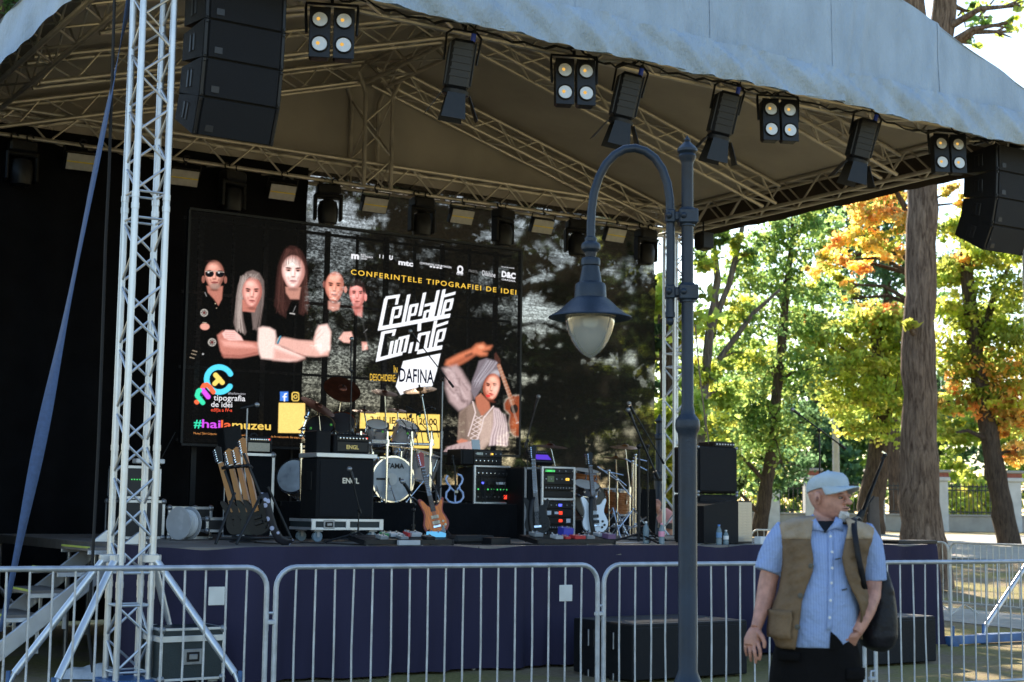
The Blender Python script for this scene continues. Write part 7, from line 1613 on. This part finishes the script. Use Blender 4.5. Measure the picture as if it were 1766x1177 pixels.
q.loft([ring(m3(668, 923, -.10), .030, .024, 14), ring(m3(650, 945, -.10), .038, .025, 14), ring(m3(630, 985, -.075), .038, .024, 14), ring(m3(612, 1030, -.06), .032, .018, 14)])
for k in range(4): finger([(634-k*14, 1020+k*3, -.06), (628-k*14, 1052, -.055), (628-k*13, 1078-k*3, -.05)], [.010, .0092, .008])
finger([(622, 950, -.12), (606, 972, -.105), (600, 1000, -.08)], [.013, .011, .009])
remesh(q.build('body', SKIN, man), .0031, 3, .5)
# face details
q = MB()
for s in (-1, 1): q.ball(hp_(234, .087, s*.031), (.0105, .0105, .0062), 12, 8)
e = q.build('eyes', mat('eye_white', (.20, .17, .15), .3), man); q = MB()
for s in (-1, 1): q.ball(hp_(234, .0975, s*.0315), .0048, 8, 6)
q.build('pupils', BLACK, e)
q = MB()
for s in (-1, 1): q.tube([hp_(224, .099, s*.014), hp_(220, .101, s*.030), hp_(223, .090, s*.048)], [.0035, .0045, .003], 6)
q.build('eyebrows', mat('grey_eyebrow', (.22, .18, .15), .9), man)
q = MB(); q.tube([hp_(289, .098, -.026), hp_(288, .113, -.010), hp_(288, .114, .010), hp_(289, .098, .026)], [.001, .0030, .0030, .001], 8); q.build('mouth', mat('dark_mouth', (.09, .025, .02), .5), man)
rb_ = random.Random(6); q = MB()
for k in range(150):
    a = rb_.uniform(-1, 1); zy = rb_.uniform(303, 338); p = hp_(zy, .083+.014*math.cos(a*1.1)-.0002*(zy-305), a*.036); q.tube([p, p+fv*.010+Vector((0, 0, -.010-rb_.uniform(0, .012)))+sv*rb_.uniform(-.005, .005)], [.0042, .001], 5)
q.ball(hp_(320, .086, 0), (.030, .030, .019), 12, 8)
q.build('beard', BEARD, man)
q = MB()
for k in range(120):
    a = rb_.uniform(R_(100), R_(260)); zy = rb_.uniform(206, 250); w = 1-(zy-200)/160; p = m3(HCX, zy)+fv*(math.cos(a)*.098*w)+sv*(math.sin(a)*.0765); q.tube([p, p+Vector((0, 0, -.012))], [.0022, .001], 4)
q.build('hair', mat('grey_stubble_hair', (.25, .22, .2), .9), man)
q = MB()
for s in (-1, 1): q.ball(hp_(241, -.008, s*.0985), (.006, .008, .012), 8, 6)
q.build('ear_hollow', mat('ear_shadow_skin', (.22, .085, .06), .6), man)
# ---- cap
q = MB()
def cp(zy, f, b, w): 
    out = []
    for k in range(40):
        a = 2*math.pi*k/40; ca_, sa = math.cos(a), math.sin(a); fr = f if ca_ > 0 else b; out.append(m3(HCX-4, zy)+fv*(ca_*fr)+sv*(sa*w)+Vector((0, 0, -.026*max(0, -ca_)-.0018*math.cos(a*6)*0)))
    return out
q.loft([cp(184, .098, .103, .083), cp(174, .099, .105, .084), cp(152, .098, .105, .084), cp(133, .093, .101, .080), cp(118, .082, .091, .072), cp(107, .070, .074, .057), cp(100, .036, .038, .03), cp(98, .008, .008, .008)], True)
c = q.build('cap', CAPMT, man, ang=60); q = MB(); rows = []
for j in range(7):
    r = []; u = j/6
    for i in range(25):
        a = R_(-82+164*i/24); ca_, sa = math.cos(a), math.sin(a); L = .060*u*max(0, ca_)**.55
        p = m3(HCX-4, 177)+fv*(ca_*.096+L)+sv*(sa*(.083+.002*u))+Vector((0, 0, -.003-.034*abs(sa)**2.0*u**.7-.004*u*u+.004*ca_*u)); r.append(p)
    rows.append(r)
q.grid(rows); b = q.build('brim', CAPMT, c, ang=70); b.modifiers.new('thick', 'SOLIDIFY').thickness = .005
q = MB(); q.ball(m3(HCX-4, 98), (.008, .008, .005), 10, 6); q.build('cap_button', CAPMT, c)
# ---- shirt
SL_ = [(368, 510, 110, .085, .060), (378, 510, 160, .09, .085), (395, 508, 190, .10, .10), (430, 505, 198, .115, .118), (500, 500, 194, .125, .138), (600, 496, 192, .125, .155), (700, 492, 196, .13, .172), (800, 482, 202, .142, .178), (880, 472, 198, .14, .170), (950, 462, 186, .138, .158), (990, 458, 180, .137, .150)]
q = MB(); q.loft([lev(zx, zy, hw, bk, fr) for zy, zx, hw, bk, fr in SL_])
q.tube([m3(335, 405, .03), m3(285, 470, .05), m3(244, 545, .055), m3(220, 615, .05)], [.075, .076, .070, .066], 20); q.tube([m3(685, 405, .03), m3(735, 480, .045), m3(756, 570, .045), m3(767, 664, .035)], [.072, .070, .062, .056], 20)
sh = remesh(q.build('shirt', SHIRT, man), .007, 5, .5)
def on_front(zx, zy, off=.004):
    zs = [s[0] for s in SL_]; k = max(0, min(len(SL_)-2, next((i for i in range(len(zs)-1) if zs[i+1] >= zy), len(zs)-2))); u = (zy-zs[k])/(zs[k+1]-zs[k]); a, b = SL_[k], SL_[k+1]
    cx, hw, fr = [a[i]*(1-u)+b[i]*u for i in (1, 2, 4)]; t_ = min(.995, abs(zx-cx)/hw); return m3(zx, zy)-FH*(fr*(1-t_**2.3)**(1/2.3)+off)
q = MB(); q.grid([[on_front(514-(zy-400)*.045+dx, zy, .003) for dx in (-13, 0, 13)] for zy in range(392, 905, 24)]); p_ = q.build('placket', SHIRT, sh, ang=70); p_.modifiers.new('thick', 'SOLIDIFY').thickness = .003
q = MB()
for zx, zy in ((512, 428), (514, 506), (511, 586), (505, 660), (498, 746), (494, 832)): q.lathe([(.0062, 0), (.0062, .003), (.002, .004)], n=12, M=axis_m(on_front(zx, zy, .006), -FH))
q.build('buttons', WHITEP, sh)
for sg, P in ((-1, [(452, 316), (412, 346), (414, 412), (458, 396), (506, 404), (470, 350)]), (1, [(566, 330), (598, 350), (602, 408), (566, 390), (520, 404), (556, 360)])):
    q = MB(); vs = [m3(x, y, -(.092+.050*(1-abs(x-508)/110)) if y > 340 else -.055) for x, y in P]; q.add(vs, [tuple(range(6))]); cl = q.build('collar', SHIRT, sh); cl.modifiers.new('thick', 'SOLIDIFY').thickness = .006
q = MB(); q.add([m3(466, 352, -.085), m3(562, 352, -.085), m3(512, 416, -.128)], [(0, 1, 2)]); q.build('undershirt', BLACK, man)
q = MB(); q.add([on_front(x, y, .007) for x, y in ((500, 900), (500, 1000), (535, 996), (578, 984), (566, 962), (536, 930))], [tuple(range(6))]); q.build('shirt_opening', TROU, sh)
# ---- waistcoat
def interp(tab, y): 
    for (y0, x0), (y1, x1) in zip(tab[:-1], tab[1:]):
        if y <= y1: return x0+(x1-x0)*max(0, (y-y0)/(y1-y0))
    return tab[-1][1]
LI = [(322, 440), (360, 424), (450, 408), (530, 416), (600, 410), (680, 378), (750, 354), (830, 345), (1000, 322)]; LO = [(322, 400), (345, 330), (362, 276), (450, 284), (560, 292), (640, 286), (720, 268), (800, 236), (860, 224), (920, 234), (1000, 262)]
RI = [(340, 590), (380, 600), (450, 580), (540, 556), (620, 572), (700, 606), (760, 640), (810, 656), (885, 664)]; RO = [(340, 612), (365, 690), (385, 752), (450, 738), (560, 704), (640, 694), (700, 708), (760, 716), (830, 694), (885, 668)]
vest = None
for nm, I_, O_, ya, yb in (('left', LI, LO, 326, 994), ('right', RI, RO, 344, 882)):
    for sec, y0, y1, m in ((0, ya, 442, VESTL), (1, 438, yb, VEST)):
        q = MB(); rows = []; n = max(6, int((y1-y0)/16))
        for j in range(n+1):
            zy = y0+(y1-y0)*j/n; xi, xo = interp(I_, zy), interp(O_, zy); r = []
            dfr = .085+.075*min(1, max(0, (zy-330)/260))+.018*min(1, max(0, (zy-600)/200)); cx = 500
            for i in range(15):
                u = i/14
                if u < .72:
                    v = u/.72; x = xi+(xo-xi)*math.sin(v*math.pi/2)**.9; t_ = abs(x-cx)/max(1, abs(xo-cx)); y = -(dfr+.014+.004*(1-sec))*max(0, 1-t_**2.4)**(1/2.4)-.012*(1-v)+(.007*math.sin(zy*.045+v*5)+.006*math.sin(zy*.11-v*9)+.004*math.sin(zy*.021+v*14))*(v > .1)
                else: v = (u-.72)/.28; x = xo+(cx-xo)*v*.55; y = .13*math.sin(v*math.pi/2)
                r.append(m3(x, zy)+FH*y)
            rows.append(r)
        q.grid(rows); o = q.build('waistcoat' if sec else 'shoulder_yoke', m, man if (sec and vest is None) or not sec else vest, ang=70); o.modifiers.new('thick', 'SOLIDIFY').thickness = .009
        if sec and vest is None: vest = o
q = MB(); rows = []
for j in range(20):
    zy = 340+(960-340)*j/19; a, b = interp(LO, zy)+6, interp(RO, min(zy, 760))-6; rows.append([m3(a+(b-a)*i/20, zy)+FH*(.02+.15*math.sin(math.pi*i/20)**.5) for i in range(21)])
q.grid(rows); o = q.build('back_panel', VEST, vest, ang=70); o.modifiers.new('thick', 'SOLIDIFY').thickness = .008
q = MB()
for zx, zy, d in ((404, 576, -.168), (348, 724, -.178), (334, 880, -.176)): q.lathe([(.0125, 0), (.0125, .005), (.004, .006)], n=14, M=axis_m(m3(zx, zy)+FH*(d), -FH))
q.build('vest_buttons', BUT, vest)
q = MB()
for P in (((566, 548), (592, 544)), ((600, 706), (626, 700))): q.tube([m3(*P[0], -.176), m3(*P[1], -.172)], .0035, 6)
q.build('buttonholes', BUT, vest)
q = MB(); q.grid([[m3(226+(308-226)*i/8+4*math.sin(j), 800+140*j/6)-FH*(.02+.142*math.sin(math.pi*.5*i/8)**.7) for i in range(9)] for j in range(7)]); o = q.build('pocket', VEST, vest, ang=70); o.modifiers.new('thick', 'SOLIDIFY').thickness = .012
# ---- trousers and shoes
q = MB(); q.loft([lev(470, 905, 180, .13, .13), lev(470, 960, 196, .14, .145), lev(468, 1040, 218, .145, .145), lev(466, 1130, 232, .15, .145), lev(466, 1230, 238, .145, .14)])
for sx in (-1, 1): q.loft([lev(466+sx*112, 1180, 124, .12, .12, 0, 2.1), lev(466+sx*114, 1400, 112, .10, .10, 0, 2.1), lev(466+sx*114, 1600, 98, .09, .09, 0, 2.1), lev(466+sx*114, 1900, 92, .08, .08, 0, 2.1)])
tr_ = remesh(q.build('trousers', TROU, man), .011, 5)
q = MB(); q.grid([[m3(588+100*i/6, 1092+60*j/3)-FH*(.128-.045*(i/6)**2) for i in range(7)] for j in range(4)]); o = q.build('cargo_pocket', TROU, tr_, ang=70); o.modifiers.new('thick', 'SOLIDIFY').thickness = .01
q = MB(); q.grid([[m3(258+95*i/6, 1010+46*j/3)-FH*(.095+.045*i/6) for i in range(7)] for j in range(4)]); o = q.build('pocket_flap', TROU, tr_, ang=70); o.modifiers.new('thick', 'SOLIDIFY').thickness = .01
q = MB()
for sx in (-1, 1): b = m3(466+sx*118, 1930); q.box((b.x, b.y, .05), (.10, .27, .09), (0, 0, ca), .03)
q.build('shoes', RUBBER, man)
# ---- shoulder bag
t = thing('shoulder_bag', "soft black bag slung from the man's shoulder by a black strap", 'bag', m3(800, 900, .12).to_tuple())
q = MB(); q.loft([lev(796, 572, 12, .02, .02, .06), lev(800, 620, 36, .05, .05, .08), lev(806, 700, 54, .075, .075, .09), lev(800, 790, 74, .09, .09, .10), lev(790, 870, 90, .10, .10, .10), lev(782, 940, 98, .105, .105, .10), lev(780, 990, 82, .09, .09, .10), lev(792, 1018, 36, .05, .05, .10)])
b = q.build('body', BAGM, t); remesh(b, .009, 3)
q = MB(); rows = []
for zx, zy, d in ((690, 350, .06), (672, 334, .0), (660, 345, -.09), (662, 400, -.150), (672, 470, -.168), (684, 540, -.172), (697, 600, -.168), (706, 650, -.150), (716, 700, -.13)): p = m3(zx, zy, d); rows.append([p-RH*.013, p+RH*.013])
q.grid(rows); s = q.build('strap', BAGM, t); s.modifiers.new('thick', 'SOLIDIFY').thickness = .004
# ---- small seated figure far behind in the gap
PDD = 27.; 
def f3(px, py, d=0.): return ond(px, py, PDD+d)
zb0 = f3(1150, 926).z
fg = thing('person', 'person in red and pink bending over in the gap behind the stage', 'person', (f3(1148, 930).x, f3(1148, 930).y, ground_z(f3(1148, 930).x, f3(1148, 930).y)))
q = MB(); q.ball(f3(1130, 873), .10, 14, 10); q.tube([f3(1134, 880), f3(1140, 886)], [.055, .06], 10); q.tube([f3(1140, 884), f3(1148, 892), f3(1151, 908)], [.12, .15, .14], 14)
q.tube([f3(1143, 886), f3(1139, 900), f3(1142, 912)], [.05, .045, .035], 10); q.tube([f3(1150, 888), f3(1153, 902), f3(1149, 914)], [.05, .045, .035], 10)
for dx in (-4, 5): q.tube([f3(1150+dx, 906), f3(1148+dx*1.4, 922), f3(1150+dx*1.6, 962)], [.09, .075, .05], 12); q.tube([f3(1150+dx*1.6, 960), f3(1145+dx*1.6, 966, -.1)], [.05, .04], 8)
for k, (px, py) in enumerate(((1142, 913), (1149, 915))):
    for j in range(5): q.tube([f3(px, py), f3(px-1.5+j*.8, py+6)], .011, 6)
remesh(q.build('body', SKIN, fg), .016, 2)
q = MB(); q.tube([f3(1141, 885), f3(1148, 892), f3(1151, 903)], [.13, .165, .16], 14); q.build('top', mat('pink_top', (.55, .25, .25), .9), fg)
q = MB(); q.ball(f3(1130, 870, .03), (.115, .115, .10), 12, 8); q.build('hair', mat('reddish_hair', (.35, .16, .12), .9), fg)
q = MB(); q.tube([f3(1151, 902), f3(1150, 912)], [.165, .17], 14); q.build('shorts', BLACK, fg)
